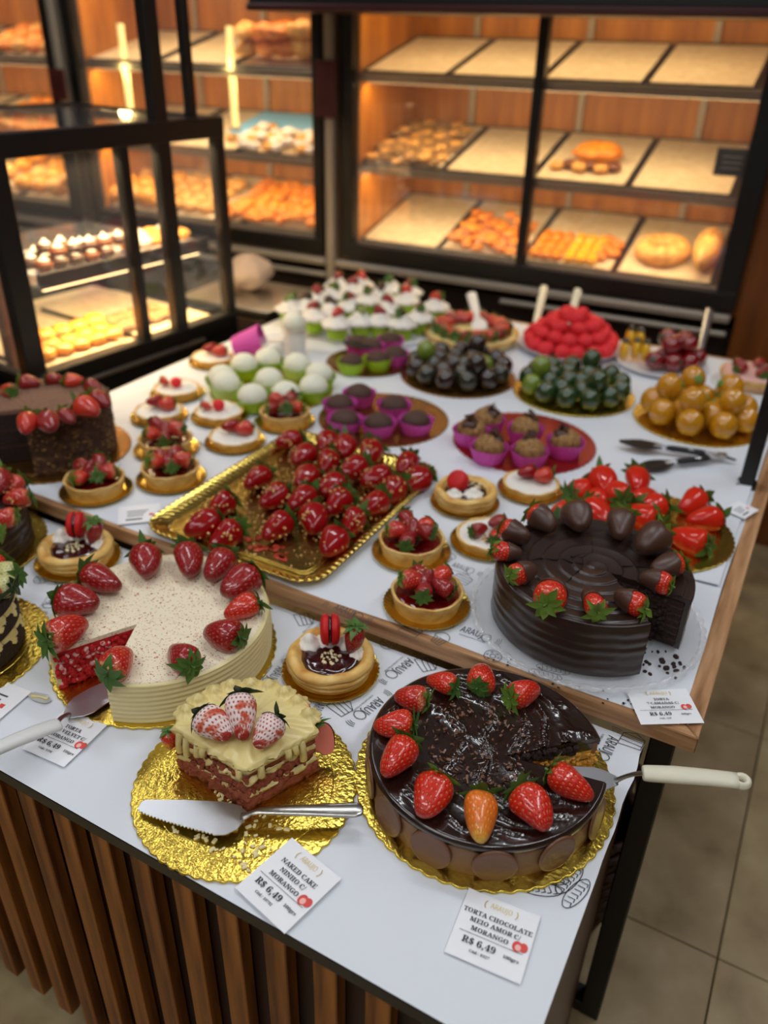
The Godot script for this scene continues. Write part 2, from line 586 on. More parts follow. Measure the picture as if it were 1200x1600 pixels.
	M.plastic_white = mat(Color(0.85, 0.85, 0.84), 0.38)
	M.plastic_cream = mat(Color(0.85, 0.83, 0.74), 0.4)
	M.plastic_black = mat(Color(0.015, 0.015, 0.016), 0.5)
	M.wicker = bumpy(mat(Color(0.2, 0.085, 0.03), 0.5), fine, Vector3(30, 30, 30), 0.1)
	# breads and cabinet goods
	M.liner = grained(ntex(0.02, 71, [Color(0.78, 0.69, 0.55), Color(0.84, 0.76, 0.62), Color(0.88, 0.81, 0.68)]), 0.7, Vector3(4, 4, 4))
	M.pan = mat(Color(0.3, 0.27, 0.23), 0.45, 0.7)
	var bake := ntex(0.02, 72, [Color(0.68, 0.42, 0.16), Color(0.82, 0.57, 0.26), Color(0.9, 0.7, 0.4), Color(0.93, 0.78, 0.52)])
	M.bread = grained(bake, 0.55, Vector3(8, 8, 8))
	M.bread_orange = grained(bake, 0.5, Vector3(8, 8, 8))
	M.bread_orange.albedo_color = Color(1.0, 0.8, 0.26)
	M.bread_red = grained(bake, 0.5, Vector3(8, 8, 8))
	M.bread_red.albedo_color = Color(1.0, 0.78, 0.52)
	M.bread_yellow = coat(grained(bake, 0.45, Vector3(8, 8, 8)), 0.3, 0.2)
	M.bread_yellow.albedo_color = Color(1, 0.9, 0.45)
	M.bread_pale = grained(bake, 0.6, Vector3(7, 7, 7))
	M.bread_pale.albedo_color = Color(1, 0.98, 0.92)
	M.topping_yellow = mat(Color(0.92, 0.66, 0.08), 0.4)
	M.icing = mat(Color(0.85, 0.82, 0.8), 0.5)
	M.blue_light_sheet = mat(Color(0.5, 0.8, 1.0), 0.5)  # bluish light on the shelf, put into a flat colour
	M.dark_bun = grained(bake, 0.5, Vector3(8, 8, 8))
	M.dark_bun.albedo_color = Color(0.5, 0.36, 0.28)
	M.shelf_edge = mat(Color(0.5, 0.46, 0.4), 0.35, 0.7)
	M.brown_box = mat(Color(0.12, 0.07, 0.055), 0.5)


var K_tex := {}


func berry_rows(k: int, grow: float, upto: float) -> PackedVector2Array:
	var fat: float = [0.98, 1.06, 0.9, 1.1, 0.95][k % 5]
	var prof := PackedVector2Array()
	for q in [[0.0, 0.0], [0.055, 0.006], [0.105, 0.03], [0.165, 0.09], [0.225, 0.19], [0.283, 0.32], [0.33, 0.46], [0.36, 0.59], [0.37, 0.7], [0.352, 0.81], [0.298, 0.9], [0.2, 0.955], [0.1, 0.965], [0.0, 0.955]]:
		if q[1] <= upto:
			prof.append(Vector2(q[0] * fat + (grow if q[0] > 0 else 0.0), q[1] - grow * (1.0 - q[1])))
	return prof


func berry_bend(k: int) -> Callable:
	return func(p: Vector3, a: float, _j: int) -> Vector3:
		var s := 1.0 + 0.045 * sin(a * 2.0 + k * 1.7) + 0.035 * sin(a * 3.0 + p.y * 5.0 + k)
		return Vector3(p.x * s + 0.07 * sin(p.y * 3.0 + k) * (1.0 - p.y), p.y, p.z * s * 0.95)


func berry_body(k: int) -> ArrayMesh:
	return cached("berry%d" % k, func() -> MB: return MB.new().lathe(berry_rows(k, 0.0, 1.0), 22, berry_bend(k)))


func calyx_mesh(k: int) -> ArrayMesh:
	return cached("calyx%d" % k, func() -> MB:
		var b := MB.new()
		var g := RandomNumberGenerator.new()
		g.seed = 40 + k
		for j in 9:
			var a := TAU * j / 9.0 + g.randf_range(-0.2, 0.2)
			var ln := g.randf_range(0.3, 0.5)
			var rise := g.randf_range(-0.15, 0.5)
			var curl := g.randf_range(-0.6, 0.25)
			var wd := g.randf_range(0.085, 0.13)
			var x := Transform3D(Basis(Vector3.UP, a), Vector3(0, 0.95, 0))
			b.grid(func(u: float, w: float) -> Vector3:
				var s := w * ln
				var half := wd * sin(PI * pow(minf(w * 0.97 + 0.03, 1.0), 0.7))
				var side := (u - 0.5) * 2.0
				return x * Vector3(0.03 + s, 0.02 + rise * s + curl * s * s * 2.2 + absf(side) * half * 0.35, side * half), 2, 5)
		b.tube(PackedVector3Array([Vector3(0, 0.94, 0), Vector3(0.01, 1.02, 0.01), Vector3(0.03, 1.09, 0.015)]), PackedFloat32Array([0.035, 0.025, 0.03]), 6)
		return b)


func specks_mesh(k: int) -> ArrayMesh:
	return cached("specks%d" % k, func() -> MB:
		var b := MB.new()
		var g := RandomNumberGenerator.new()
		g.seed = 90 + k
		for j in 26:
			var a := g.randf() * TAU
			var y := g.randf_range(0.1, 0.85)
			var r := 0.365 * pow(sin(PI * pow(y, 0.85) * 0.86 + 0.06), 0.8)
			var p := Vector3(cos(a) * r, y, -sin(a) * r)
			b.box(Vector3.ZERO, Vector3(0.05, 0.035, 0.035) * g.randf_range(0.7, 1.3), 0.0, Transform3D(Basis.from_euler(Vector3(g.randf() * 6, g.randf() * 6, 0)), p))
		return b)


func berry_x(tip: Vector3, stem: Vector3, roll := 0.0) -> Transform3D:
	var d := stem - tip
	var ln := d.length()
	var y := d / ln
	var s := Vector3.UP if absf(y.y) < 0.9 else Vector3.RIGHT
	var z := s.cross(y).normalized()
	var x := y.cross(z)
	return Transform3D(Basis(x, y, z) * Basis(Vector3.UP, roll), tip).scaled_local(Vector3.ONE * ln)


func fill_berry(o: Node3D, k: int, body: Material, leaf: Material, specks := false) -> void:
	part("body", berry_body(k % 5), body, o)
	part("calyx", calyx_mesh(k % 4), leaf, o, Transform3D(Basis(Vector3.UP, k * 0.7), Vector3.ZERO))
	if specks:
		part("nut_specks", specks_mesh(k % 3), M.nut, o, IDX, true)


func berry(tip: Vector3, stem: Vector3, k: int, body: Material, leaf: Material, label: String, group: String, specks := false) -> Node3D:
	var o := thing("strawberry", label, "strawberry", berry_x(tip, stem, k * 1.3), group)
	fill_berry(o, k, body, leaf, specks)
	return o


func berry_part(parent: Node3D, tip: Vector3, stem: Vector3, k: int, body: Material, leaf: Material) -> void:
	# a strawberry set in a tart: a part of it, its leaves a sub-part
	var b := part("strawberry", berry_body(k % 5), body, parent, berry_x(tip, stem, k * 1.3))
	part("calyx", calyx_mesh(k % 4), leaf, b, Transform3D(Basis(Vector3.UP, k * 0.7), Vector3.ZERO))


func dipped(tip: Vector3, stem: Vector3, k: int, label: String, group: String, cover := 0.74) -> Node3D:
	var o := thing("dipped_strawberry", label, "strawberry", berry_x(tip, stem, k * 1.1), group)
	fill_berry(o, k, M.berry_orange, M.leaf_light)
	var cv := snappedf(cover, 0.06)
	part("chocolate_coating", cached("dip%d_%d" % [k % 5, int(cv * 100)], func() -> MB:
		var prof := berry_rows(k, 0.042, cv)
		var l := prof[prof.size() - 1]
		prof.append(Vector2(l.x - 0.012, l.y + 0.025))
		prof.append(Vector2(l.x - 0.05, l.y + 0.02))
		var bend := berry_bend(k % 5)
		return MB.new().lathe(prof, 26, func(p: Vector3, a: float, j: int) -> Vector3:
			var q: Vector3 = bend.call(p, a, j)
			q.y += (0.05 * sin(a * 2.0 + k) + 0.02 * sin(a * 5.0)) * smoothstep(0.35, cv, p.y)
			return q)), M.dipped, o)
	return o


func doily(c: Vector3, r: float, label: String, group := "gold doilies under the tarts") -> Node3D:
	return single("gold_doily", cached("doily%d" % int(r * 1000), func() -> MB:
		var b := MB.new()
		var prof := PackedVector2Array([Vector2(0, 0.0008), Vector2(r * 0.8, 0.0008), Vector2(r * 0.86, 0.001), Vector2(r, 0.0052), Vector2(r - 0.0012, 0.0062), Vector2(r * 0.86, 0.0022), Vector2(r * 0.8, 0.002), Vector2(0, 0.002)])
		return b.lathe(prof, 144, func(p: Vector3, a: float, j: int) -> Vector3:
			if j >= 3 and j <= 4:
				var q := 0.5 + 0.5 * cos(a * 48.0)
				return Vector3(p.x, p.y + 0.0016 * q, p.z) + Vector3(p.x, 0, p.z).normalized() * 0.0012 * q
			return p)), M.doily, label, "doily", at(c), group) as Node3D


func gold_board(c: Vector3, r: float, label: String, m: Material = null, called := "cake_board") -> Node3D:
	var o := single(called, cached("board%d" % int(r * 1000), func() -> MB:
		var prof := PackedVector2Array([Vector2(0, 0.0002), Vector2(r, 0.0002), Vector2(r, 0.0002), Vector2(r, 0.0022), Vector2(r - 0.0012, 0.003), Vector2(r * 0.81, 0.003), Vector2(r * 0.805, 0.0023), Vector2(r * 0.798, 0.0023), Vector2(r * 0.793, 0.003), Vector2(r * 0.4, 0.003), Vector2(0, 0.003)])
		return MB.new().lathe(prof, 220, func(p: Vector3, a: float, j: int) -> Vector3:
			var w := absf(sin(a * 27.0)) if j >= 1 and j <= 5 else 0.0
			return p + Vector3(p.x, 0, p.z).normalized() * (w * 0.0028 if j < 5 else 0.0))), m if m else M.gold, label, "cake board", at(c))
	return o as Node3D


# --- a cake body cut like a pie: every row of the closed profile is a fraction of the way from the apex to the rim
func cut_cake(prof: PackedVector2Array, rim: float, apex: Vector2, a0: float, a1: float, seg: int, fn = null) -> MB:
	var b := MB.new()
	var m := prof.size()
	var reach := func(a: float) -> float:
		var d := Vector2(cos(a), -sin(a))
		var k := apex.dot(d)
		return -k + sqrt(maxf(k * k - apex.length_squared() + rim * rim, 0.0))
	var put := func(a: float, j: int) -> Vector3:
		var f: float = reach.call(a)
		var r := prof[j].x * f / rim
		var p := Vector3(apex.x + cos(a) * r, prof[j].y, apex.y - sin(a) * r)
		return fn.call(p, a, j) if fn != null else p
	b.grid(func(u: float, w: float) -> Vector3:
		return put.call(lerpf(a0, a1, u), int(round(w * m)) % m), seg, m)
	for e in [a0, a1]:
		var up := Vector3(-sin(e), 0, -cos(e)) * (1.0 if e == a1 else -1.0)
		var f: float = reach.call(e)
		b.tri_poly(prof, func(p: Vector2) -> Vector3:
			var r := p.x * f / rim
			return Vector3(apex.x + cos(e) * r, p.y, apex.y - sin(e) * r), up)
	return b


func rect_prof(r0: float, r1: float, lo: float, hi: float) -> PackedVector2Array:
	return PackedVector2Array([Vector2(r0, lo), Vector2(r1, lo), Vector2(r1, lo), Vector2(r1, hi), Vector2(r1, hi), Vector2(r0, hi), Vector2(r0, hi), Vector2(r0, lo)])


func crumbly(b: MB, parent: Node3D, called: String, m: Material, apex: Vector2, a: float, r0: float, r1: float, lo: float, hi: float, n: int, size: float, out: float) -> void:
	# loose crumbs standing proud of a cut face
	for k in n:
		var r := rr(r0, r1)
		var s := size * rr(0.5, 1.4)
		var nrm := Vector3(-sin(a), 0, -cos(a)) * out
		b.box(Vector3.ZERO, Vector3(s, s * rr(0.5, 1), s * rr(0.6, 1)), s * 0.25, Transform3D(Basis.from_euler(Vector3(rr(0, 6), rr(0, 6), rr(0, 6))), Vector3(apex.x + cos(a) * r, rr(lo, hi), apex.y - sin(a) * r) + nrm * s * 0.15))
	part(called, b, m, parent, IDX, true)


# --- a solid that is star-shaped seen from above: outline given as points round the origin
func star_solid(poly: PackedVector2Array, lo: float, hi: float, edge: float, wob: float, sd: int, seg := 72, dome := 0.0) -> MB:
	var f := FastNoiseLite.new()
	f.seed = sd
	f.frequency = 1.0
	var rad := func(a: float) -> float:
		var d := Vector2(cos(a), -sin(a))
		var best := 0.0
		for k in poly.size():
			var h = Geometry2D.segment_intersects_segment(Vector2.ZERO, d * 2.0, poly[k], poly[(k + 1) % poly.size()])
			if h != null:
				best = maxf(best, (h as Vector2).length())
		return best
	var rows := [[0.0, lo, 0], [1.0, lo, -1], [1.0, lo + (hi - lo) * 0.3, 0], [1.0, lo + (hi - lo) * 0.65, 0], [1.0, hi - edge, 0], [1.0, hi - edge * 0.3, -1], [1.0, hi, -2], [0.7, hi + dome * 0.5, 0], [0.4, hi + dome * 0.85, 0], [0.0, hi + dome, 0]]
	var rads := []
	for i in seg + 1:
		rads.append(rad.call(TAU * (i % seg) / seg))
	return MB.new().grid(func(u: float, w: float) -> Vector3:
		var q: Array = rows[int(round(w * 9))]
		var a := u * TAU
		var r: float = rads[int(round(u * seg))]
		r = r * q[0] + [0.0, -0.35, -1.0][-q[2]] * edge
		var p := Vector3(cos(a) * r, q[1], -sin(a) * r)
		var nz := f.get_noise_3d(p.x * 70.0, p.y * 70.0, p.z * 70.0) * wob
		if q[0] > 0.95 and q[2] == 0:
			p += Vector3(cos(a), 0, -sin(a)) * nz
		elif q[0] > 0.0 and q[1] > lo:
			p.y += nz * 0.7
		return p, seg, 9, true)


func dollop(r: float, h: float, turns := 8) -> ArrayMesh:
	return cached("dollop%d_%d_%d" % [int(r * 10000), int(h * 10000), turns], func() -> MB:
		var prof := PackedVector2Array()
		for k in 13:
			var s := k / 12.0
			prof.append(Vector2(r * (1.0 - pow(s, 1.7)) * (1.0 + 0.12 * sin(s * 9.0)) if k < 12 else 0.0, h * s))
		return MB.new().lathe(prof, 32, func(p: Vector3, a: float, _j: int) -> Vector3:
			var q := 1.0 + 0.1 * cos(a * turns + p.y / h * 5.0)
			return Vector3(p.x * q, p.y, p.z * q)))


func ball_mesh(key: String, r: float, squash := 1.0, lump := 0.0, fr := 60.0) -> ArrayMesh:
	return cached(key, func() -> MB:
		var prof := PackedVector2Array()
		for k in 13:
			var s := PI * k / 12.0
			prof.append(Vector2(sin(s) * r, r * squash - cos(s) * r * squash))
		var f := FastNoiseLite.new()
		f.seed = 3
		f.frequency = fr
		return MB.new().lathe(prof, 20, func(p: Vector3, _a: float, _j: int) -> Vector3:
			if lump == 0.0:
				return p
			var c := Vector3(0, r * squash, 0)
			return c + (p - c) * (1.0 + f.get_noise_3dv(p) * lump)))


func cup_mesh(r: float, h: float, flutes := 22) -> ArrayMesh:
	return cached("cup%d_%d" % [int(r * 1000), int(h * 1000)], func() -> MB:
		var prof := PackedVector2Array([Vector2(0, 0), Vector2(r * 0.72, 0), Vector2(r * 0.72, 0), Vector2(r * 0.86, h * 0.5), Vector2(r, h), Vector2(r - 0.0007, h), Vector2(r * 0.85, h * 0.5), Vector2(r * 0.7, 0.001), Vector2(0, 0.001)])
		return MB.new().lathe(prof, flutes * 4, func(p: Vector3, a: float, j: int) -> Vector3:
			var q := 1.0 + (0.035 * cos(a * flutes) if j >= 2 and j <= 7 else 0.0)
			return Vector3(p.x * q, p.y + (0.0012 * sin(a * 3.0) if j == 4 or j == 5 else 0.0), p.z * q)))


func macaron(parent: Node3D, x: Transform3D, r := 0.019) -> void:
	# two shells and a filling, its axis along x
	var o := Node3D.new()
	o.name = "macaron"
	parent.add_child(o, true)
	o.transform = x * Transform3D(Basis(Vector3.FORWARD, PI / 2), Vector3.ZERO)
	var prof := PackedVector2Array([Vector2(0, 0.002), Vector2(r * 0.95, 0.002), Vector2(r * 1.05, 0.0032), Vector2(r * 1.04, 0.0048), Vector2(r * 0.96, 0.0056), Vector2(r, 0.0066), Vector2(r * 0.95, 0.0095), Vector2(r * 0.75, 0.0118), Vector2(r * 0.4, 0.0128), Vector2(0, 0.013)])
	var m := cached("shell%d" % int(r * 1000), func() -> MB:
		return MB.new().lathe(prof, 36, func(p: Vector3, a: float, j: int) -> Vector3:
			var q := 1.0 + (0.02 * sin(a * 17.0) + 0.015 * sin(a * 29.0) if j >= 2 and j <= 4 else 0.0)
			return Vector3(p.x * q, p.y, p.z * q)))
	part("shell", m, M.macaron, o)
	part("shell", m, M.macaron, o, Transform3D(Basis(Vector3.RIGHT, PI), Vector3.ZERO))
	part("filling", cached("fill%d" % int(r * 1000), func() -> MB:
		return MB.new().lathe(PackedVector2Array([Vector2(0, -0.0025), Vector2(r * 0.86, -0.0025), Vector2(r * 0.92, 0), Vector2(r * 0.86, 0.0025), Vector2(0, 0.0025)]), 28)), M.jam, o)


func crust_mesh(r: float, h: float) -> ArrayMesh:
	return cached("crust%d_%d" % [int(r * 1000), int(h * 1000)], func() -> MB:
		var b := r * 0.86
		var prof := PackedVector2Array([Vector2(0, 0), Vector2(b, 0), Vector2(b, 0), Vector2(b + (r - b) * 0.5, h * 0.5), Vector2(r, h), Vector2(r - 0.0012, h + 0.001), Vector2(r - 0.0035, h + 0.001), Vector2(r - 0.0048, h), Vector2(b - 0.004, 0.006), Vector2(b - 0.004, 0.006), Vector2(0, 0.006)])
		return MB.new().lathe(prof, 64, func(p: Vector3, a: float, j: int) -> Vector3:
			return Vector3(p.x, p.y + (0.0008 * sin(a * 5.0) + 0.0005 * sin(a * 11.0) if j >= 4 and j <= 7 else 0.0), p.z)))


func disc_mesh(key: String, r: float, lo: float, hi: float, bump := 0.0, sd := 1) -> ArrayMesh:
	return cached(key, func() -> MB:
		var f := FastNoiseLite.new()
		f.seed = sd
		f.frequency = 45.0
		var prof := PackedVector2Array([Vector2(0, lo), Vector2(r, lo), Vector2(r, (lo + hi) / 2), Vector2(r * 0.97, hi), Vector2(r * 0.75, hi), Vector2(r * 0.5, hi), Vector2(r * 0.25, hi), Vector2(0, hi)])
		return MB.new().lathe(prof, 36, func(p: Vector3, _a: float, j: int) -> Vector3:
			return p + (Vector3(0, f.get_noise_2d(p.x, p.z) * bump, 0) if j >= 3 else Vector3.ZERO)))


func strawberry_tart(c: Vector3, r: float, turn: float, sd: int, label: String, group := "strawberry tarts") -> Node3D:
	var o := thing("strawberry_tart", label, "tart", at(c, turn, r / 0.048), group)
	part("crust", crust_mesh(0.048, 0.025), M.crust, o)
	part("jelly", disc_mesh("jelly", 0.0425, 0.005, 0.019, 0.003), M.jelly, o)
	var bm := [M.berry, M.berry_orange, M.berry, M.berry_pale, M.berry]
	for k in 5:
		var a := TAU * k / 5.0 + 0.3
		var d := Vector3(cos(a), 0, -sin(a))
		var tip := d * 0.0035 + Vector3(0, 0.0335 + 0.004 * ((k + sd) % 3), 0)
		var stem := d * 0.037 + Vector3(0, 0.0325 + 0.006 * ((k * 2 + sd) % 3), 0)
		berry_part(o, tip, stem, k + sd, bm[(k + sd) % 5], M.leaf if (k + sd) % 3 else M.leaf_light)
	berry_part(o, Vector3(0.004, 0.056, 0.002), Vector3(-0.012, 0.028, 0.002), sd + 3, M.berry, M.leaf)
	var b := MB.new()
	var g := RandomNumberGenerator.new()
	g.seed = sd
	for k in 16:
		var a := g.randf() * TAU
		b.box(Vector3.ZERO, Vector3(0.0022, 0.0013, 0.0014), 0.0, Transform3D(Basis.from_euler(Vector3(g.randf() * 6, g.randf() * 6, 0)), Vector3(cos(a), 0, sin(a)) * g.randf_range(0, 0.03) + Vector3(0, g.randf_range(0.045, 0.05), 0)))
	part("nut_specks", b, M.nut, o, IDX, true)
	return o


func puff_shell() -> ArrayMesh:
	return cached("puff", func() -> MB:
		var prof := PackedVector2Array([Vector2(0, 0), Vector2(0.043, 0)])
		for q in [[0.048, 0.002], [0.051, 0.0055], [0.0495, 0.0085], [0.0495, 0.0085], [0.0535, 0.0105], [0.053, 0.0135], [0.0505, 0.0155], [0.0505, 0.0155], [0.0555, 0.018], [0.0555, 0.021], [0.0525, 0.0228], [0.0525, 0.0228], [0.0555, 0.0245], [0.0545, 0.0285], [0.0505, 0.0318], [0.0455, 0.032], [0.0415, 0.0295], [0.039, 0.022], [0, 0.02]]:
			prof.append(Vector2(q[0], q[1]))
		return MB.new().lathe(prof, 64, func(p: Vector3, a: float, j: int) -> Vector3:
			var q := 1.0 + 0.012 * sin(a * 3.0 + j) + 0.007 * sin(a * 7.0 + j * 2.0)
			return Vector3(p.x * q, p.y + (0.0012 * sin(a * 4.0) + 0.0008 * sin(a * 9.0) if j > 10 and j < 20 else 0.0), p.z * q)))


func chips(parent: Node3D, c: Vector3, n: int, spread: float, m: Material, sd: int) -> void:
	var b := MB.new()
	var g := RandomNumberGenerator.new()
	g.seed = sd
	for k in n:
		var a := g.randf() * TAU
		var r := spread * sqrt(g.randf())
		b.box(Vector3.ZERO, Vector3(0.0042, 0.0026, 0.0028) * g.randf_range(0.7, 1.1), 0.0005, Transform3D(Basis.from_euler(Vector3(g.randf(), g.randf() * 6, g.randf())), c + Vector3(cos(a) * r, 0.001 * g.randf(), sin(a) * r)))
	part("chocolate_chips", b, m, parent, IDX, true)


func macaron_tart(c: Vector3, turn: float, s: float, label: String) -> Node3D:
	# local +z is the side that faces the front of the counter
	var o := thing("macaron_tart", label, "tart", at(c, turn, s), "macaron tarts")
	part("puff_shell", puff_shell(), M.puff, o)
	part("chocolate_filling", disc_mesh("puff_fill", 0.0375, 0.012, 0.0265, 0.004, 4), M.jam, o)
	chips(o, Vector3(0.001, 0.0275, 0.008), 24, 0.013, M.white_choc, 5)
	for q in [[-0.03, -0.019, 0.015], [-0.008, -0.027, 0.014], [0.018, -0.024, 0.013], [0.033, -0.006, 0.011]]:
		part("cream_dollop", dollop(q[2], 0.02), M.white_cream, o, at(Vector3(q[0], 0.023, q[1]), q[0] * 30.0))
	macaron(o, Transform3D(Basis(Vector3.UP, 0.15) * Basis(Vector3.RIGHT, -0.15), Vector3(-0.003, 0.051, -0.02)), 0.0195)
	berry_part(o, Vector3(0.0265, 0.026, -0.004), Vector3(0.031, 0.066, -0.012), 2, M.berry, M.leaf)
	return o


func flat_macaron_tart(c: Vector3, turn: float, s: float, label: String) -> Node3D:
	var o := thing("macaron_tart", label, "tart", at(c, turn, s), "macaron tarts")
	part("puff_shell", puff_shell(), M.puff, o)
	part("chocolate_filling", disc_mesh("puff_fill", 0.0375, 0.012, 0.0265, 0.004, 4), M.jam, o)
	chips(o, Vector3(0.018, 0.0275, -0.012), 16, 0.011, M.white_choc, 6)
	part("cream_dollop", dollop(0.014, 0.014), M.white_cream, o, at(Vector3(-0.022, 0.026, 0.02)))
	part("cream_dollop", dollop(0.016, 0.016), M.white_cream, o, at(Vector3(0.012, 0.026, 0.018), 1.0))
	macaron(o, Transform3D(Basis(Vector3.UP, 0.7) * Basis(Vector3.FORWARD, 0.75), Vector3(-0.014, 0.041, -0.006)), 0.018)
	return o


func cream_tart(c: Vector3, turn: float, s: float, kind: int, label: String) -> Node3D:
	# kinds: 0 white cream with strawberry halves, 1 red bonbon and a dot of cream, 2 strawberries along one side
	var o := thing("cream_tart", label, "tart", at(c, turn, s), "small cream tarts")
	part("crust", crust_mesh(0.05, 0.016), M.crust, o)
	part("cream", disc_mesh("tart_cream", 0.0455, 0.005, 0.0165, 0.004, 7), M.white_cream, o)
	if kind == 0:
		berry_part(o, Vector3(-0.026, 0.03, -0.002), Vector3(0.006, 0.032, -0.016), 1, M.candied, M.leaf)
		berry_part(o, Vector3(0.002, 0.03, 0.008), Vector3(0.034, 0.03, -0.008), 3, M.berry_orange, M.leaf)
	elif kind == 1:
		part("red_bonbon", ball_mesh("bonbon", 0.0125, 0.9, 0.05), M.sugar_red, o, at(Vector3(0.0, 0.016, 0.0)))
		part("cream_dollop", dollop(0.013, 0.012), M.white_cream, o, at(Vector3(0.027, 0.015, 0.004)))
		berry_part(o, Vector3(-0.014, 0.026, 0.01), Vector3(-0.034, 0.03, -0.006), 2, M.berry_orange, M.leaf)
	else:
		berry_part(o, Vector3(-0.002, 0.03, 0.004), Vector3(-0.03, 0.029, 0.014), 0, M.berry, M.leaf)
		berry_part(o, Vector3(0.0, 0.031, -0.004), Vector3(0.03, 0.032, -0.014), 1, M.berry, M.leaf)
		berry_part(o, Vector3(0.01, 0.028, 0.008), Vector3(0.002, 0.026, 0.036), 2, M.berry_orange, M.leaf)
		chips(o, Vector3(0.004, 0.018, 0.02), 26, 0.02, M.nut, 8)
	return o


func price_tag(c: Vector3, turn: float, w: float, h: float, lines: Array, code: String, label: String) -> Node3D:
	var o := thing("price_tag", label, "price tag", at(c, turn), "")
	part("card", MB.new().grid(func(u: float, v: float) -> Vector3:
		return Vector3((u - 0.5) * w, 0.0006 + 0.0009 * pow(absf(u - 0.5) * 2.0, 4.0) * v, (0.5 - v) * h), 8, 4), M.card, o)
	var k := h / 0.076
	var y := 0.0018
	var b := MB.new()
	var n := lines.size()
	for j in n:
		words(b, lines[j], serif_bold, 0.0051 * k, Vector2(0.0 if j < n - 1 else -0.003, (-0.0145 + 0.0089 * j) * k), 0.0, 0.0, y)
	words(b, "R$ 6,49", serif_bold, 0.0072 * k, Vector2(-0.0095, 0.0178 * k), 0.0, 0.0, y)
	words(b, "100grs", serif_bold, 0.0036 * k, Vector2(0.0225, 0.0192 * k), 0.0, 0.0, y)
	words(b, code, serif_bold, 0.003 * k, Vector2(-0.006, 0.027 * k), 0.0, 0.0, y)
	stroke(b, PackedVector2Array([Vector2(-w * 0.42, 0.0095 * k), Vector2(w * 0.42, 0.0095 * k)]), 0.0005, Transform2D.IDENTITY, y)
	part("lettering", b, M.ink, o)
	b = MB.new()
	words(b, "ARAUJO", sans, 0.0062 * k, Vector2(0, -0.0275 * k), 0.022, 0.0, y)
	for s in [-1, 1]:
		stroke(b, ring_pts(6, 0.006 * k, PI * 0.75 if s < 0 else -PI * 0.25, PI * 1.25 if s < 0 else PI * 0.25, Vector2(s * 0.011, -0.0275 * k)), 0.0009, Transform2D.IDENTITY, y)
	part("gold_emblem", b, M.gold_ink, o)
	for q in [[0.0245, 0.0035, 0.005, M.red_ink, 0.0], [0.0305, 0.0025, 0.0044, M.red_ink, 0.00005], [0.0255, 0.0045, 0.003, M.pink_ink, 0.0001]]:
		var d := MB.new()
		var pts := PackedVector3Array()
		for e in ring_pts(13, q[2] * k, 0, TAU * 13 / 14.0, Vector2(q[0], q[1] * k), q[2] * k * 1.15):
			pts.append(Vector3(e.x, y + q[4], e.y))
		part("strawberry_print", d.flat(pts, Vector3.UP), q[3], o)
	return o


func side_tag(c: Vector3, turn: float, w: float, h: float, label: String) -> Node3D:
	# a tag too blurred to read: ruled marks only
	var o := thing("price_tag", label, "price tag", at(c, turn))
	part("card", MB.new().box(Vector3(0, 0.0004, 0), Vector3(w, 0.0006, h), 0.0), M.card, o)
	var b := MB.new()
	for k in 3:
		stroke(b, PackedVector2Array([Vector2(-w * 0.28, h * (-0.16 + 0.13 * k)), Vector2(w * (0.2 - 0.06 * k), h * (-0.16 + 0.13 * k))]), h * 0.045, Transform2D.IDENTITY, 0.0009)
	stroke(b, PackedVector2Array([Vector2(-w * 0.3, h * 0.3), Vector2(w * 0.05, h * 0.3)]), h * 0.08, Transform2D.IDENTITY, 0.0009)
	part("lettering", b, M.ink_soft, o)
	part("strawberry_print", MB.new().box(Vector3(w * 0.28, 0.0009, h * 0.1), Vector3(w * 0.1, 0.0003, w * 0.1), 0.0), M.red_ink, o)
	return o


func _ready() -> void:
	# --- camera, surroundings, lights, exposure
	var cam := Camera3D.new()
	cam.name = "camera"
	var lens := CameraAttributesPhysical.new()
	lens.frustum_focal_length = 18.99
	lens.frustum_near = 0.05
	lens.frustum_far = 60.0
	lens.frustum_focus_distance = 0.94
	lens.exposure_aperture = 1.75
	cam.attributes = lens
	cam.fov = 64.58
	add_child(cam)
	cam.transform = Transform3D(Basis(Vector3(0.875884, 0.022738, -0.481986), Vector3(-0.260924, 0.862567, -0.43347), Vector3(0.405889, 0.505431, 0.761441)).orthonormalized(), Vector3(0, 1.38, 0))
	cam.current = true
	var env := Environment.new()
	env.background_mode = Environment.BG_COLOR
	env.background_color = Color(0.02, 0.02, 0.022)
	env.tonemap_mode = Environment.TONE_MAPPER_LINEAR
	env.tonemap_exposure = 0.94
	env.sdfgi_enabled = true
	env.ssao_enabled = true
	env.ssil_enabled = true
	var we := WorldEnvironment.new()
	we.name = "surroundings"
	we.environment = env
	add_child(we)
	rng.seed = 7
	serif_bold.font_names = PackedStringArray(["Droid Serif"])
	serif_bold.font_weight = 700
	sans.font_names = PackedStringArray(["Droid Sans"])
	make_materials()
	for k in 8:
		ceiling_lamp(k, [Vector3(-0.75, 2.72, -1.5), Vector3(0.75, 2.72, -0.7), Vector3(-1.9, 2.72, 0.1), Vector3(0.95, 2.72, -2.3), Vector3(-0.55, 2.72, 0.55), Vector3(0.9, 2.72, 1.3), Vector3(-0.9, 2.72, 1.7), Vector3(-2.4, 2.72, -1.4)][k], [1.2, 0.16, 1.2, 0.16, 1.2, 0.16, 1.2, 0.16][k], [0.16, 1.2, 0.16, 1.2, 0.16, 1.2, 0.16, 1.2][k], [0.9, 0.9, 0.7, 0.8, 0.75, 0.8, 0.9, 0.5][k])  # lamps behind the camera are added as fill for the front
	room()
	counter()
	display_table()
	cabinet()
	showcase()
	counter_cakes()
	table_cakes()
	gold_tray()
	small_tarts()
	sweets()
	utensils()
	price_tags()


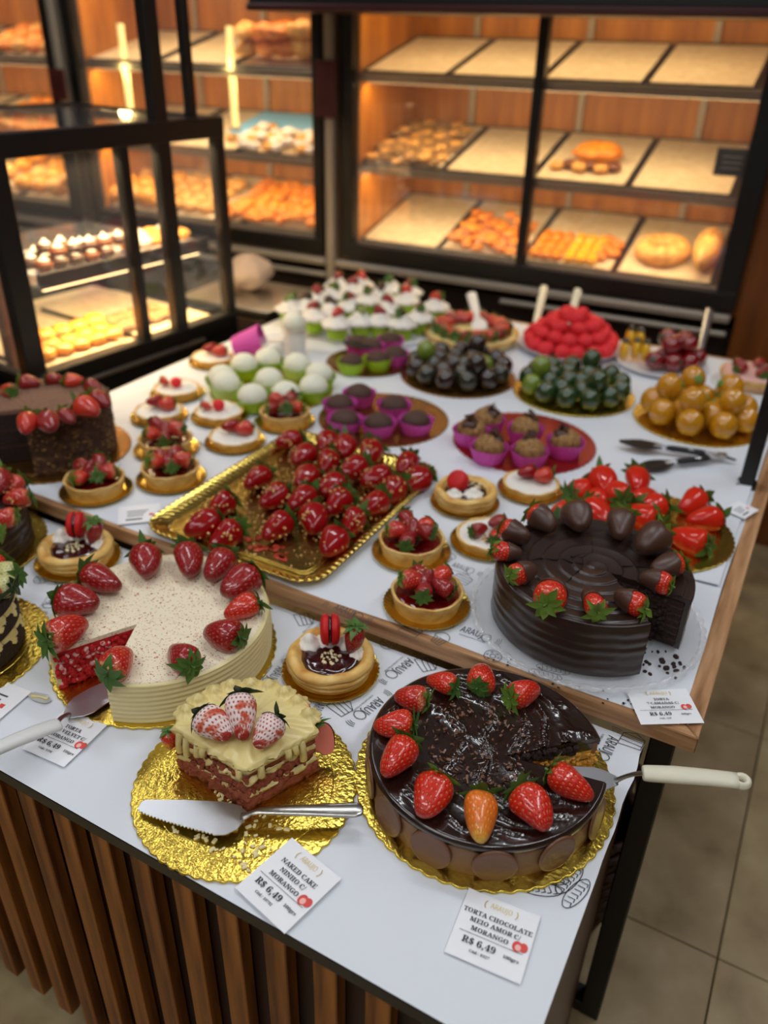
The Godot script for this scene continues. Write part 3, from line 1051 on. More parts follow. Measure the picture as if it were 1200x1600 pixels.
func ceiling_lamp(k: int, c: Vector3, w: float, d: float, e: float) -> void:
	var o := thing("ceiling_lamp", "long white ceiling light " + ["over the middle of the display table", "over the aisle beside the display table's corner", "over the aisle in front of the counter's left end", "over the aisle by the wood pillar", "over the aisle just in front of the counter", "added behind the camera on the right as fill", "added behind the camera on the left as fill", "over the glass showcase"][k], "ceiling light", at(c), "ceiling lights")
	part("housing", MB.new().box(Vector3(0, 0.05, 0), Vector3(w + 0.06, 0.06, d + 0.06), 0.004), M.alu, o)
	part("lamp_panel", MB.new().box(Vector3(0, 0.014, 0), Vector3(w, 0.012, d), 0.001), M.lamp, o)
	var l := AreaLight3D.new()
	l.name = "lamp_light"
	l.area_size = Vector2(w, d)
	l.light_energy = e
	l.light_color = Color(0.965, 0.985, 1.0)
	l.area_range = 9.0
	l.area_attenuation = 2.0
	l.shadow_enabled = true
	o.add_child(l)
	l.rotation.x = -PI / 2


func room() -> void:
	var f := struct("floor", MB.new().box(Vector3(-0.5, -0.11, -0.8), Vector3(7.4, 0.2, 6.8), 0.0), M.grout)
	var tm := MB.new().box(Vector3(0, -0.006, 0), Vector3(0.5975, 0.012, 0.5975), 0.001).mesh()
	for i in range(-7, 5):
		for j in range(-5, 6):
			var c := Vector3(0.14 + 0.3 + 0.6 * i, 0, -1.025 + 0.3 + 0.6 * j)
			if c.x > -4.1 and c.x < 3.1 and c.z > -4.1 and c.z < 2.5:
				part("tile", tm, M["tile_%d" % ((i * 5 + j * 3 + 60) % 3)], f, at(c))
	struct("ceiling", MB.new().box(Vector3(-0.5, 2.9, -0.8), Vector3(7.4, 0.2, 6.8), 0.0), M.ceiling)
	struct("wall_back", MB.new().box(Vector3(-0.5, 1.4, -4.15), Vector3(7.4, 2.9, 0.1), 0.0), M.wall)
	struct("wall_front", MB.new().box(Vector3(-0.5, 1.4, 2.55), Vector3(7.4, 2.9, 0.1), 0.0), M.wall)
	struct("wall_left", MB.new().box(Vector3(-4.15, 1.4, -0.8), Vector3(0.1, 2.9, 6.8), 0.0), M.wall)
	struct("wall_right", MB.new().box(Vector3(3.15, 1.4, -0.8), Vector3(0.1, 2.9, 6.8), 0.0), M.wall)
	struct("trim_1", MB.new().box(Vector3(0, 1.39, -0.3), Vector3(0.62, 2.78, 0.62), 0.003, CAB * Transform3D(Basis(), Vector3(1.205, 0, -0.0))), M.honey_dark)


func counter() -> void:
	var o := thing("slatted_counter", "low front counter with a dark granite edge and a vertical wood slat front", "counter", at(Vector3(-1.05, 0, -0.61)))
	part("granite_top", MB.new().box(Vector3(0, 0.62, 0.024), Vector3(2.0, 0.02, 0.424), 0.0015), M.granite, o)
	part("backing_panel", MB.new().box(Vector3(0, 0.35, 0.205), Vector3(1.98, 0.52, 0.02), 0.0), M.backing, o)
	part("side_panel", MB.new().box(Vector3(0.985, 0.305, 0.01), Vector3(0.018, 0.61, 0.39), 0.001), M.side_wood, o)
	part("plinth", MB.new().box(Vector3(0, 0.045, 0.17), Vector3(1.96, 0.09, 0.02), 0.0), M.brown_box, o)
	part("body", MB.new().box(Vector3(-0.015, 0.34, 0.01), Vector3(1.95, 0.53, 0.38), 0.0), M.brown_box, o)
	var sm := MB.new().box(Vector3(0, 0.35, 0), Vector3(0.0275, 0.52, 0.018), 0.0012).mesh()
	for k in range(-22, 11):
		var x := -0.6680 + 0.0593 * k
		part("slat", sm, M.slat if (k * 7) % 3 else M.slat_b, o, at(Vector3(x + 1.05, 0, 0.224 + 0.001)))
	var p := thing("printed_paper", "white deli paper with black printed lettering covering the front counter", "paper", at(Vector3(-1.05, 0.63, -0.61)))
	part("sheet", MB.new().grid(func(u: float, v: float) -> Vector3:
		var x := (u - 0.5) * 2.002
		var edge := 0.004 * sin(v * 31.0) * maxf(0.0, (v - 0.45)) if u > 0.99 else 0.0
		return Vector3(x + edge, 0.001 + 0.0006 * sin(x * 9.0) * sin(v * 7.0), 0.236 - v * 0.423), 60, 20), M.paper, p)
	var b := MB.new()
	var to := Transform3D(Basis(), Vector3(1.05, 0.0, 0.61))
	var lg := [[Vector3(-0.3724, 0.6320, -0.7918), Vector3(-0.3813, 0.6320, -0.7426)], [Vector3(-0.3712, 0.6320, -0.7028), Vector3(-0.3800, 0.6320, -0.6548)], [Vector3(-0.0876, 0.6320, -0.7901), Vector3(-0.0891, 0.6320, -0.7435)], [Vector3(-0.5201, 0.6320, -0.6869), Vector3(-0.5157, 0.6320, -0.6496)], [Vector3(-0.5217, 0.6320, -0.7936), Vector3(-0.5233, 0.6320, -0.7584)], [Vector3(-0.9125, 0.6320, -0.6551), Vector3(-0.8957, 0.6320, -0.6180)], [Vector3(-0.4356, 0.6320, -0.6543), Vector3(-0.4306, 0.6320, -0.6255)], [Vector3(-0.9099, 0.6320, -0.7706), Vector3(-0.8964, 0.6320, -0.7290)], [Vector3(-0.7211, 0.6320, -0.8083), Vector3(-0.7136, 0.6320, -0.7631)]]
	for q in lg:
		logo(b, to * q[0], to * q[1])
	var ic := [[Vector3(-0.3514, 0.6320, -0.7917), 0, 0.90], [Vector3(-0.5528, 0.6320, -0.7894), 0, 0.90], [Vector3(-0.0676, 0.6320, -0.5605), 1, 0.30], [Vector3(-0.0662, 0.6320, -0.7913), 0, 0.20], [Vector3(-0.4154, 0.6320, -0.8035), 3, 0.00], [Vector3(-0.4098, 0.6320, -0.6599), 0, 0.50], [Vector3(-0.4701, 0.6320, -0.6316), 3, 0.00], [Vector3(-0.9620, 0.6320, -0.6654), 3, 0.00], [Vector3(-0.9321, 0.6320, -0.6831), 2, 0.40], [Vector3(-0.0946, 0.6320, -0.5493), 1, 1.20], [Vector3(-0.7016, 0.6320, -0.7606), 2, 0.60], [Vector3(-0.3364, 0.6320, -0.7162), 2, 0.50]]
	for q in ic:
		icon(b, to * q[0], q[1], q[2])
	part("lettering", b, M.ink, p)


func logo(b: MB, a: Vector3, c: Vector3) -> void:
	# bakery name printed between two ears of wheat, from a to c
	var d := Vector2(c.x - a.x, c.z - a.z)
	var turn := d.angle()
	var mid := Vector2((a.x + c.x) / 2, (a.z + c.z) / 2)
	var w := d.length() * 1.02
	var y := 0.0022
	var x := Transform2D(turn, mid)
	words(b, "ARAUJ", sans, 0.0135, x * Vector2(-w * 0.12, 0), w * 0.66, turn, y)
	stroke(b, ring_pts(16, w * 0.135, 0, TAU, Vector2(w * 0.36, 0.001), 0.0085), 0.001, x, y)
	words(b, "PANIFICADORA & PIZZARIA", sans, 0.0028, x * Vector2(0, 0.0115), w * 0.8, turn, y)
	for s in [-1, 1]:
		for k in 3:
			stroke(b, ring_pts(5, 0.011 + 0.0028 * k, PI * 0.85 if s < 0 else -PI * 0.15, PI * 1.12 if s < 0 else PI * 0.12, Vector2(s * (w * 0.58 - 0.006), 0)), 0.0008, x, y)


func icon(b: MB, p: Vector3, kind: int, turn: float) -> void:
	# small line drawings: 0 slice of cake, 1 loaf, 2 cupcake, 3 cookie
	var x := Transform2D(turn, Vector2(p.x, p.z))
	var y := 0.0022
	var w := 0.0009
	if kind == 0:
		stroke(b, PackedVector2Array([Vector2(-0.013, -0.008), Vector2(0.014, -0.012), Vector2(0.016, 0.006), Vector2(-0.011, 0.013), Vector2(-0.013, -0.008)]), w, x, y)
		stroke(b, PackedVector2Array([Vector2(-0.0125, -0.002), Vector2(0.0145, -0.006)]), w, x, y)
		stroke(b, PackedVector2Array([Vector2(-0.012, 0.004), Vector2(0.015, 0.0)]), w, x, y)
		stroke(b, PackedVector2Array([Vector2(-0.013, -0.008), Vector2(0.0, -0.017), Vector2(0.014, -0.012)]), w, x, y)
	elif kind == 1:
		for s in [-1, 1]:
			stroke(b, ring_pts(20, 0.008, 0, TAU, Vector2(s * 0.007, s * 0.004), 0.022), w, x, y)
			for k in 6:
				stroke(b, PackedVector2Array([Vector2(s * 0.007 - 0.004, s * 0.004 - 0.015 + k * 0.006), Vector2(s * 0.007 + 0.003, s * 0.004 - 0.017 + k * 0.006), Vector2(s * 0.007 + 0.004, s * 0.004 - 0.013 + k * 0.006)]), w, x, y)
	elif kind == 2:
		stroke(b, PackedVector2Array([Vector2(-0.01, 0), Vector2(-0.007, 0.014), Vector2(0.007, 0.014), Vector2(0.01, 0), Vector2(-0.01, 0)]), w, x, y)
		stroke(b, ring_pts(10, 0.0115, 0, PI, Vector2(0, -0.001), 0.012), w, x, y)
		for k in 3:
			stroke(b, PackedVector2Array([Vector2(-0.005 + k * 0.005, 0.001), Vector2(-0.0035 + k * 0.0035, 0.013)]), w, x, y)
	else:
		stroke(b, ring_pts(16, 0.012), w, x, y)
		stroke(b, ring_pts(10, 0.004), w, x, y)
		for k in 6:
			stroke(b, ring_pts(5, 0.0014, 0, TAU, Vector2(cos(k * 1.05), sin(k * 1.05)) * 0.008), w * 0.8, x, y)


func display_table() -> void:
	var o := thing("display_table", "large display table framed in light wood on black steel legs", "table", at(Vector3(-0.69, 0, -1.53)))
	var to := Vector3(0.69, 0, 1.53)
	part("tabletop", MB.new().box(Vector3(-0.69, 0.652, -1.53) + to, Vector3(1.36, 0.022, 1.42), 0.001), M.side_wood, o)
	part("front_rail", MB.new().prism(PackedVector2Array([Vector2(-1.39, -0.802), Vector2(0.0062, -0.802), Vector2(-0.019, -0.8272), Vector2(-1.39, -0.8272)]), 0.64, 0.6645, Transform3D(Basis(), to), 0.002), M.rail_x, o)
	part("side_rail", MB.new().prism(PackedVector2Array([Vector2(0.0072, -0.803), Vector2(0.0072, -2.26), Vector2(-0.019, -2.26), Vector2(-0.019, -0.8284)]), 0.64, 0.6645, Transform3D(Basis(), to), 0.002), M.rail_z, o)
	part("back_rail", MB.new().box(Vector3(-0.7, 0.652, -2.25) + to, Vector3(1.36, 0.024, 0.02), 0.002), M.rail_x, o)
	for q in [[-0.031, -0.833], [-0.031, -2.22], [-1.365, -0.87], [-1.365, -2.22]]:
		var lg := part("leg", MB.new().box(Vector3(0, 0.32, 0), Vector3(0.031, 0.64, 0.036), 0.002), M.black, o, at(Vector3(q[0], 0, q[1]) + to))
		if q[0] > -1 and q[1] > -1:
			part("foot_bar", MB.new().box(Vector3(-0.03, 0.0125, 0.0), Vector3(0.09, 0.025, 0.034), 0.002), M.black, lg)
	part("side_apron", MB.new().box(Vector3(-0.031, 0.615, -1.53) + to, Vector3(0.03, 0.045, 1.36), 0.002), M.black, o)
	var p := thing("printed_paper", "white deli paper with grey printed lettering lining the wood framed display table", "paper", at(Vector3(-0.69, 0.6632, -1.53)))
	part("sheet", MB.new().grid(func(u: float, v: float) -> Vector3:
		var x := (u - 0.5) * 1.355
		var z := 0.718 - v * 1.43
		return Vector3(x - 0.006 + 0.0015 * sin(v * 19.0) * (1.0 if u > 0.99 else 0.0), 0.0016 + 0.0009 * sin(x * 8.0 + z * 3.0) * sin(z * 9.0), z + 0.002 * sin(u * 23.0) * (1.0 if v < 0.01 else 0.0)), 60, 50), M.paper, p)
	var b := MB.new()
	var t2 := Transform3D(Basis(), Vector3(0.69, 0.0015, 1.53))
	var lg2 := [[Vector3(-0.3264, 0.6660, -0.8469), Vector3(-0.2796, 0.6660, -0.8483)], [Vector3(-0.4038, 0.6660, -0.9870), Vector3(-0.3655, 0.6660, -0.9871)], [Vector3(-0.2576, 0.6660, -1.0996), Vector3(-0.2209, 0.6660, -1.1001)], [Vector3(-0.5061, 0.6660, -0.7993), Vector3(-0.4572, 0.6660, -0.8002)], [Vector3(-1.0420, 0.6660, -1.1219), Vector3(-0.9723, 0.6660, -1.1164)], [Vector3(-0.4070, 0.6660, -1.4765), Vector3(-0.3448, 0.6660, -1.4701)], [Vector3(-0.6474, 0.6660, -1.2621), Vector3(-0.5899, 0.6660, -1.2589)], [Vector3(-0.2445, 0.6660, -1.6119), Vector3(-0.1916, 0.6660, -1.6086)], [Vector3(-0.6469, 0.6660, -1.1843), Vector3(-0.5915, 0.6660, -1.1824)]]
	for q in lg2:
		logo(b, t2 * q[0], t2 * q[1])
	var ic := [[Vector3(-0.3399, 0.6660, -0.8145), 2, 0.20], [Vector3(-0.2634, 0.6660, -0.8158), 3, 0.00], [Vector3(-0.1871, 0.6660, -0.8235), 1, 1.40], [Vector3(-0.3742, 0.6660, -0.9579), 0, 0.30], [Vector3(-0.3850, 0.6660, -0.8075), 0, 0.30], [Vector3(-0.4174, 0.6660, -1.0044), 2, 0.20], [Vector3(-0.4538, 0.6660, -0.7835), 3, 0.00], [Vector3(-0.4284, 0.6660, -1.4989), 3, 0.00]]
	for q in ic:
		icon(b, t2 * q[0], q[1], q[2])
	for v in b.v.size():
		b.v[v].y += 0.0006
	part("lettering", b, M.ink_soft, p)
	single("folded_paper", MB.new().grid(func(u: float, v: float) -> Vector3:
		return Vector3(u * 0.2 - 0.1, 0.0012 + 0.002 * sin(u * 5.0) * sin(v * 4.0) + 0.003 * pow(u, 8), 0.19 - v * 0.38), 16, 20), M.paper, "loose white paper sheet overlapping at the right edge under the glazed strawberry board", "paper", at(Vector3(-0.125, 0.6665, -1.33)))
	var st := thing("upright_post", "black steel upright post standing on the right edge of the display table", "post", at(Vector3(-0.0355, 0.6660, -1.5195)))
	part("shaft", MB.new().box(Vector3(0, 0.6, 0), Vector3(0.026, 1.2, 0.03), 0.002), M.black, st)
	part("base_plate", MB.new().box(Vector3(0, 0.002, 0), Vector3(0.034, 0.004, 0.04), 0.001), M.black, st)
	basket()
	var sc := thing("steel_counter", "shiny steel side counter beyond the showcase, left of the cupcakes", "counter", at(Vector3(-1.64, 0, -2.1), 0.05))
	part("top", MB.new().box(Vector3(0, 0.645, 0), Vector3(0.34, 0.02, 0.3), 0.003), M.steel, sc)
	part("body", MB.new().box(Vector3(0, 0.31, 0), Vector3(0.32, 0.62, 0.28), 0.002), M.brown_box, sc)
	single("paper_bag", ball_mesh("bag", 0.07, 0.75, 0.35, 14.0), mat(Color(0.6, 0.53, 0.49), 0.7), "pale crumpled paper bag standing on the steel side counter", "bag", at(Vector3(-1.66, 0.655, -2.14)))


func basket() -> void:
	var c := Vector3(-0.145, 0.0, -1.0)
	var o := thing("wicker_basket", "dark brown wicker basket standing on the floor behind the black table leg", "basket", at(c))
	var b := MB.new()
	for k in 14:
		var y := 0.02 + k * 0.018
		var r := 0.085 + 0.025 * sin(k / 13.0 * 2.4)
		var path := PackedVector3Array()
		for j in 41:
			var a := TAU * j / 40.0
			path.append(Vector3(cos(a) * (r + 0.003 * cos(a * 10.0 + k * PI)), y, -sin(a) * (r + 0.003 * cos(a * 10.0 + k * PI))))
		b.tube(path, PackedFloat32Array([0.0075]), 6)
	b.lathe(PackedVector2Array([Vector2(0, 0.004), Vector2(0.083, 0.004), Vector2(0.083, 0.014), Vector2(0, 0.014)]), 30)
	part("woven_body", b, M.wicker, o)
	b = MB.new()
	for k in 20:
		var a := TAU * k / 20.0
		b.tube(PackedVector3Array([Vector3(cos(a) * 0.086, 0.01, -sin(a) * 0.086), Vector3(cos(a) * 0.11, 0.15, -sin(a) * 0.11), Vector3(cos(a) * 0.1, 0.265, -sin(a) * 0.1)]), PackedFloat32Array([0.004]), 5)
	part("stakes", b, M.wicker, o, IDX, true)
	var h := PackedVector3Array()
	for k in 25:
		var a := PI * k / 24.0
		h.append(Vector3(cos(a) * 0.02 + 0.09, 0.2 + sin(a) * 0.16, cos(a) * 0.1))
	part("handle", MB.new().tube(h, PackedFloat32Array([0.0065]), 8, 1.0, Vector3.RIGHT), M.wicker, o)


const CAB := Transform3D(Vector3(0.998754, 0, -0.049896), Vector3(0, 1, 0), Vector3(0.049896, 0, 0.998754), Vector3(-1.10, 0, -2.47))


func cbox(b: MB, u0: float, u1: float, y0: float, y1: float, w0: float, w1: float, bev := 0.002) -> MB:
	return b.box(Vector3((u0 + u1) / 2, (y0 + y1) / 2, (w0 + w1) / 2), Vector3(u1 - u0, y1 - y0, w1 - w0), bev)


func shelf_x(k: int, u: float) -> Transform3D:
	# origin at the front edge of shelf k, local -z runs up the slope to the back
	var y: float = [0.775, 1.018, 1.283][k]
	return CAB * Transform3D(Basis(Vector3.RIGHT, 0.232), Vector3(u, y, -0.035))


func cabinet() -> void:
	var o := thing("bread_cabinet", "tall black framed bread cabinet with glowing honey wood interior and sloping shelves", "cabinet", CAB)
	# bays: [left, right]
	var bays := [[-2.62, -1.585], [-1.515, -0.465], [-0.395, 0.885]]
	part("base", cbox(MB.new(), -2.7, 0.9, 0.0, 0.66, -0.52, -0.04), M.brown_box, o)
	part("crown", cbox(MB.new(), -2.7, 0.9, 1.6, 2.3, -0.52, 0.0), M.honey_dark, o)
	part("back_panel", cbox(MB.new(), -2.7, 0.9, 0.6, 1.62, -0.53, -0.47), M.honey, o)
	for k in 3:
		var u0: float = bays[k][0]
		var u1: float = bays[k][1]
		var b := MB.new()
		cbox(b, u0, u0 + 0.042, 0.73, 1.6, -0.03, 0.012)
		cbox(b, u1 - 0.058 if k == 2 else u1 - 0.035, u1, 0.73, 1.6, -0.03, 0.012)
		cbox(b, u0, u1, 0.722, 0.772, -0.03, 0.013)
		cbox(b, u0, u1, 1.55, 1.6, -0.03, 0.012)
		part("window_frame", b, M.black, o)
		if k == 2:
			part("mullion", cbox(MB.new(), 0.224, 0.252, 0.76, 1.56, -0.03, 0.011), M.black, o)
		part("side_panel", cbox(MB.new(), u0 - 0.03, u0 + 0.048, 0.7, 1.6, -0.48, -0.03, 0.001), M.honey, o)
		part("side_panel", cbox(MB.new(), u1 - 0.03, u1 + 0.015, 0.7, 1.6, -0.48, -0.03, 0.001), M.honey, o)
		part("glass_pane", cbox(MB.new(), u0 + 0.03, u1 - 0.03, 0.765, 1.56, -0.012, -0.009, 0.0), M.glass, o)
		part("floor_board", cbox(MB.new(), u0, u1, 0.69, 0.73, -0.48, -0.03), M.honey, o)
		for s in 3:
			var x: Transform3D = CAB.affine_inverse() * shelf_x(s, (u0 + u1) / 2)
			var sh := part("shelf", MB.new().box(Vector3(0, -0.012, -0.215), Vector3(u1 - u0 - 0.07, 0.012, 0.43), 0.001), M.pan, o, x)
			part("price_rail", MB.new().box(Vector3(0, -0.012, 0.003), Vector3(u1 - u0 - 0.07, 0.026, 0.008), 0.002), M.shelf_edge, sh)
			var st := part("light_strip", MB.new().box(Vector3(0, 0, 0), Vector3(u1 - u0 - 0.12, 0.012, 0.02), 0.002), M.warm_lamp, o, at(Vector3((u0 + u1) / 2, [1.0, 1.262, 1.585][s], -0.065)))
			var l := AreaLight3D.new()
			l.name = "strip_light"
			l.area_size = Vector2(u1 - u0 - 0.12, 0.03)
			l.light_energy = [0.36, 0.34, 0.36][s] * (0.9 if k < 2 else 1.0)
			l.light_color = Color(1.0, 0.87, 0.66)
			l.shadow_enabled = true
			l.area_range = 4.0
			st.add_child(l)
			l.position = Vector3(0, -0.009, 0)
			l.rotation = Vector3(-PI / 2 + 0.35, 0, 0)
		for q in 3:
			part("shelf_standard", cbox(MB.new(), lerpf(u0, u1, 0.2 + 0.3 * q), lerpf(u0, u1, 0.2 + 0.3 * q) + 0.02, 0.75, 1.6, -0.472, -0.455), M.alu, o)
	for u in [-1.55, -0.43]:
		part("post", cbox(MB.new(), u - 0.017, u + 0.017, 0.0, 1.6, -0.02, 0.03, 0.006), M.alu, o)
	for q in [[-2.7, -1.575], [-1.52, -0.45], [-0.41, 0.88]]:
		part("rail", cbox(MB.new(), q[0], q[1], 0.69, 0.712, -0.03, 0.03, 0.004), M.alu, o)
		part("rail", cbox(MB.new(), q[0] + (0.6 if q[0] > -1 else 0.0), q[1], 0.65, 0.664, 0.01, 0.03, 0.004), M.alu, o)
	part("canopy", cbox(MB.new(), -0.53, 1.0, 1.452, 1.7, 0.02, 0.3, 0.004), M.black, o)
	part("canopy_lip", cbox(MB.new(), -0.535, 1.0, 1.436, 1.454, 0.015, 0.305, 0.004), M.maroon, o)
	for q in [[-1.553, 1.155, 1.255], [-0.432, 1.155, 1.315]]:
		var s := thing("hanging_sign", "dark red hanging sign strapped to the silver post %s" % ["at the left of the cabinet" if q[0] < -1 else "beside the large right-hand bay"], "sign", CAB * Transform3D(Basis(), Vector3(q[0], q[1], 0.035)))
		part("board", MB.new().box(Vector3(0, (q[2] - q[1]) / 2, 0.004), Vector3(0.075, q[2] - q[1], 0.008), 0.002), M.sign_red, s)
		var b := MB.new()
		for k in 3:
			b.box(Vector3(0, (q[2] - q[1]) * (0.3 + 0.2 * k), 0.009), Vector3(0.045 - 0.01 * k, 0.006, 0.001), 0.0)
		part("faded_print", b, M.maroon, s)
	var ps := thing("window_notice", "small black notice stuck inside the right end of the cabinet glass", "sign", CAB * Transform3D(Basis(), Vector3(0.79, 1.075, -0.02)))
	part("plate", MB.new().box(Vector3(0, 0.035, 0), Vector3(0.085, 0.07, 0.004), 0.001), M.black, ps)
	var nb := MB.new()
	for k in 3:
		nb.box(Vector3(0, 0.02 + 0.014 * k, 0.0025), Vector3(0.05, 0.003, 0.001), 0.0)
	part("faded_print", nb, M.alu, ps)
	for q in [[-1.305, 1.17, 1.44, 0], [-0.845, 1.19, 1.44, 1]]:  # made-up glowing rods stand in for pale upright streaks
		var s := thing("glowing_streak", "made-up pale yellow glowing streak %s" % ["behind the top of the left showcase" if q[3] == 0 else "in front of the twisted loaves"], "glowing streak", CAB * Transform3D(Basis(), Vector3(q[0], q[1] - 0.09, -0.05)), "made-up glowing streaks")
		part("streak_rod", MB.new().tube(PackedVector3Array([Vector3(0, 0, 0), Vector3(0, q[2] - q[1] + 0.05, 0)]), PackedFloat32Array([0.012]), 10, 1.0, Vector3.RIGHT), M.strip, s)
		part("end_cap", MB.new().box(Vector3(0, -0.006, 0), Vector3(0.03, 0.012, 0.03), 0.002), M.alu, s)
		var l := OmniLight3D.new()  # small light added beside the made-up streak
		l.name = "streak_glow"
		l.light_energy = 0.012
		l.light_color = Color(1, 0.9, 0.6)
		l.light_size = 0.02
		l.shadow_enabled = true
		s.add_child(l)
		l.position = Vector3(0, 0.18, 0.03)
	bread_trays()


func bread_tray(k: int, u: float, w: float, label: String, empty := true) -> Node3D:
	var x := shelf_x(k, u)
	var o := thing("bread_tray", label, "tray", x, "bread trays in the cabinet")
	part("pan", cached("pan%d" % int(w * 1000), func() -> MB:
		var b := MB.new().box(Vector3(0, -0.003, -0.215), Vector3(w, 0.004, 0.42), 0.001)
		for s in [-1, 1]:
			b.box(Vector3(s * w / 2, 0.001, -0.215), Vector3(0.005, 0.012, 0.42), 0.001)
			b.box(Vector3(0, 0.001, -0.215 + s * 0.21), Vector3(w, 0.012, 0.005), 0.001)
		return b), M.pan, o)
	part("liner", cached("liner%d" % int(w * 1000), func() -> MB:
		return MB.new().grid(func(a: float, c: float) -> Vector3:
			return Vector3((a - 0.5) * (w - 0.012), 0.0025 + 0.0025 * sin(a * 9.0) * sin(c * 11.0) * sin(c * PI), -0.007 - c * 0.415), 16, 16)), M.liner, o)
	return o


func on_tray(k: int, u: float, du: float, d: float, h := 0.006, turn := 0.0, s := 1.0) -> Transform3D:
	return shelf_x(k, u) * at(Vector3(du, h, -d), turn, s)


func bun_mesh(i: int) -> ArrayMesh:
	# 0 round, 1 long, 2 flat crinkled
	return ball_mesh("bun%d" % i, 0.028, [0.62, 0.6, 0.4][i], [0.1, 0.14, 0.45][i], [30.0, 40.0, 60.0][i])


func spot(i: int, j: int) -> String:
	return "%s row, %s from left" % ["front" if j == 0 else nth[j], nth[i]]


func cell(i: int, j: int) -> String:
	return "%s from near end, %s from glass" % [nth[i], nth[j]]


func bread_trays() -> void:
	var us := [-0.205, 0.085, 0.375, 0.665]
	var ord := ["leftmost", "second from the left", "third from the left", "rightmost"]
	for k in 3:
		var row: String = ["bottom", "middle", "top"][k]
		for j in 4:
			var what: String = "empty"
			if [k, j] in [[0, 1], [0, 2], [0, 3], [1, 0], [1, 2]]:
				what = "filled"
			bread_tray(k, us[j], 0.278, "%s paper lined tray on the right bay's %s shelf, %s of four" % [what, row, ord[j]])
		for j in 3:
			bread_tray(k, [-1.33, -1.0, -0.675][j], 0.3, "paper lined baking tray on the centre bay's %s shelf, %s of three" % [row, ["leftmost", "middle one", "rightmost"][j]])
			bread_tray(k, [-2.42, -2.1, -1.78][j], 0.3, "paper lined baking tray on the far left bay's %s shelf, %s of three" % [row, ["leftmost", "middle one", "rightmost"][j]])
	# right bay, bottom shelf
	for k in 44:
		var i := k % 6
		var j := k / 6
		single("bread_roll", bun_mesh(k % 3), M.bread_orange if k % 4 else M.bread_red, "golden orange roll behind the mullion on the bottom shelf, " + spot(i, j), "bread roll", on_tray(0, us[1], -0.1 + i * 0.04 + rr(-0.006, 0.006), 0.035 + j * 0.036 + rr(-0.005, 0.005), 0.004 + (0.018 if (i + j) % 3 == 0 else 0.0), rr(0, 6), rr(0.62, 0.82)), "golden rolls behind the mullion")
	for k in 18:
		single("orange_bar", cached("bar", func() -> MB: return MB.new().box(Vector3(0, 0.011, 0), Vector3(0.032, 0.022, 0.058), 0.007)), M.bread_orange if k < 9 else M.topping_yellow, "%s glazed pastry bar on the bottom shelf, %s" % ["deep orange" if k < 9 else "bright yellow", spot(k % 3, (k % 9) / 3)], "pastry bar", on_tray(0, us[2], -0.115 + (k % 3) * 0.036 + (0.112 if k >= 9 else 0.0) - 0.0, 0.05 + ((k % 9) / 3) * 0.062, 0.004, rr(-0.08, 0.08)), "orange pastry bars" if k < 9 else "yellow pastry bars")
	for k in 5:
		single("bread_roll", bun_mesh(1), M.bread_red, "pinkish brown soft bun beside the yellow pastry bars, %s from the front" % nth[k], "bread roll", on_tray(0, us[2], 0.085 + (k % 2) * 0.035, 0.07 + k * 0.03, 0.004, rr(0, 6), 0.8), "buns beside the yellow bars")
	single("bread_ring", MB.new().grid(func(u: float, v: float) -> Vector3:
		var a := u * TAU
		var c := v * TAU
		var r := 0.05 + cos(c) * 0.03
		return Vector3(cos(a) * r, 0.026 + sin(c) * 0.026 * (1.0 + 0.1 * sin(a * 3.0)), -sin(a) * r), 40, 16, true), M.bread, "round ring loaf with a dark hole on the right bay's bottom shelf", "bread", on_tray(0, us[3], -0.03, 0.14, 0.002, 0.3, 1.05))
	single("bread_loaf", ball_mesh("loaf", 0.05, 0.8, 0.06, 25.0), M.bread, "long golden loaf at the right end of the bottom shelf", "bread", on_tray(0, us[3], 0.1, 0.15, 0.002) * Transform3D(Basis().scaled(Vector3(0.8, 1.1, 2.4)), Vector3.ZERO))
	# right bay, middle shelf
	for k in 70:
		single("biscuit", bun_mesh(2), M.chopped if k % 3 else M.bread_pale, "rough nut biscuit on the middle shelf's left tray, " + spot(k % 8, k / 8), "biscuit", on_tray(1, us[0], -0.11 + (k % 8) * 0.031 + rr(-0.008, 0.008), 0.03 + (k / 8) * 0.042 + rr(-0.01, 0.01), rr(0.003, 0.016), rr(0, 6), rr(0.6, 0.85)), "nut biscuits")
	single("braided_pastry", ball_mesh("loaf2", 0.05, 0.5, 0.3, 40.0), M.bread_orange, "large glazed braided pastry on the middle shelf's third tray", "pastry", on_tray(1, us[2], 0.01, 0.19, 0.002, 0.2) * Transform3D(Basis().scaled(Vector3(1.5, 1.1, 1.1)), Vector3.ZERO))
	for k in 6:
		single("bread_roll", bun_mesh(1), M.dark_bun if k % 2 else M.bread_pale, ["pale", "dark"][k % 2] + " seeded roll before the large braided pastry, %s from the left" % nth[k], "bread roll", on_tray(1, us[2], -0.09 + 0.034 * k, 0.09 + 0.02 * (k % 2), 0.003, rr(0, 6), 0.8), "%s rolls before the braided pastry" % ["pale", "dark"][k % 2])
	# centre bay
	for k in 16:
		single("twisted_loaf", ball_mesh("twist", 0.045, 0.6, 0.35, 28.0), M.bread_red if k % 3 else M.bread_pale, "brown twisted loaf on the centre bay's top shelf, %s%s" % ["on top, " if k > 11 else "", spot(k % 4, (k / 4) % 3)], "bread", on_tray(2, -0.675, -0.13 + (k % 4) * 0.075, 0.07 + ((k / 4) % 3) * 0.11, 0.018 + (0.05 if k > 11 else 0.0), rr(0, 6), rr(0.85, 1.1)) * Transform3D(Basis().scaled(Vector3(1.5, 1, 0.9)), Vector3.ZERO), "twisted loaves")
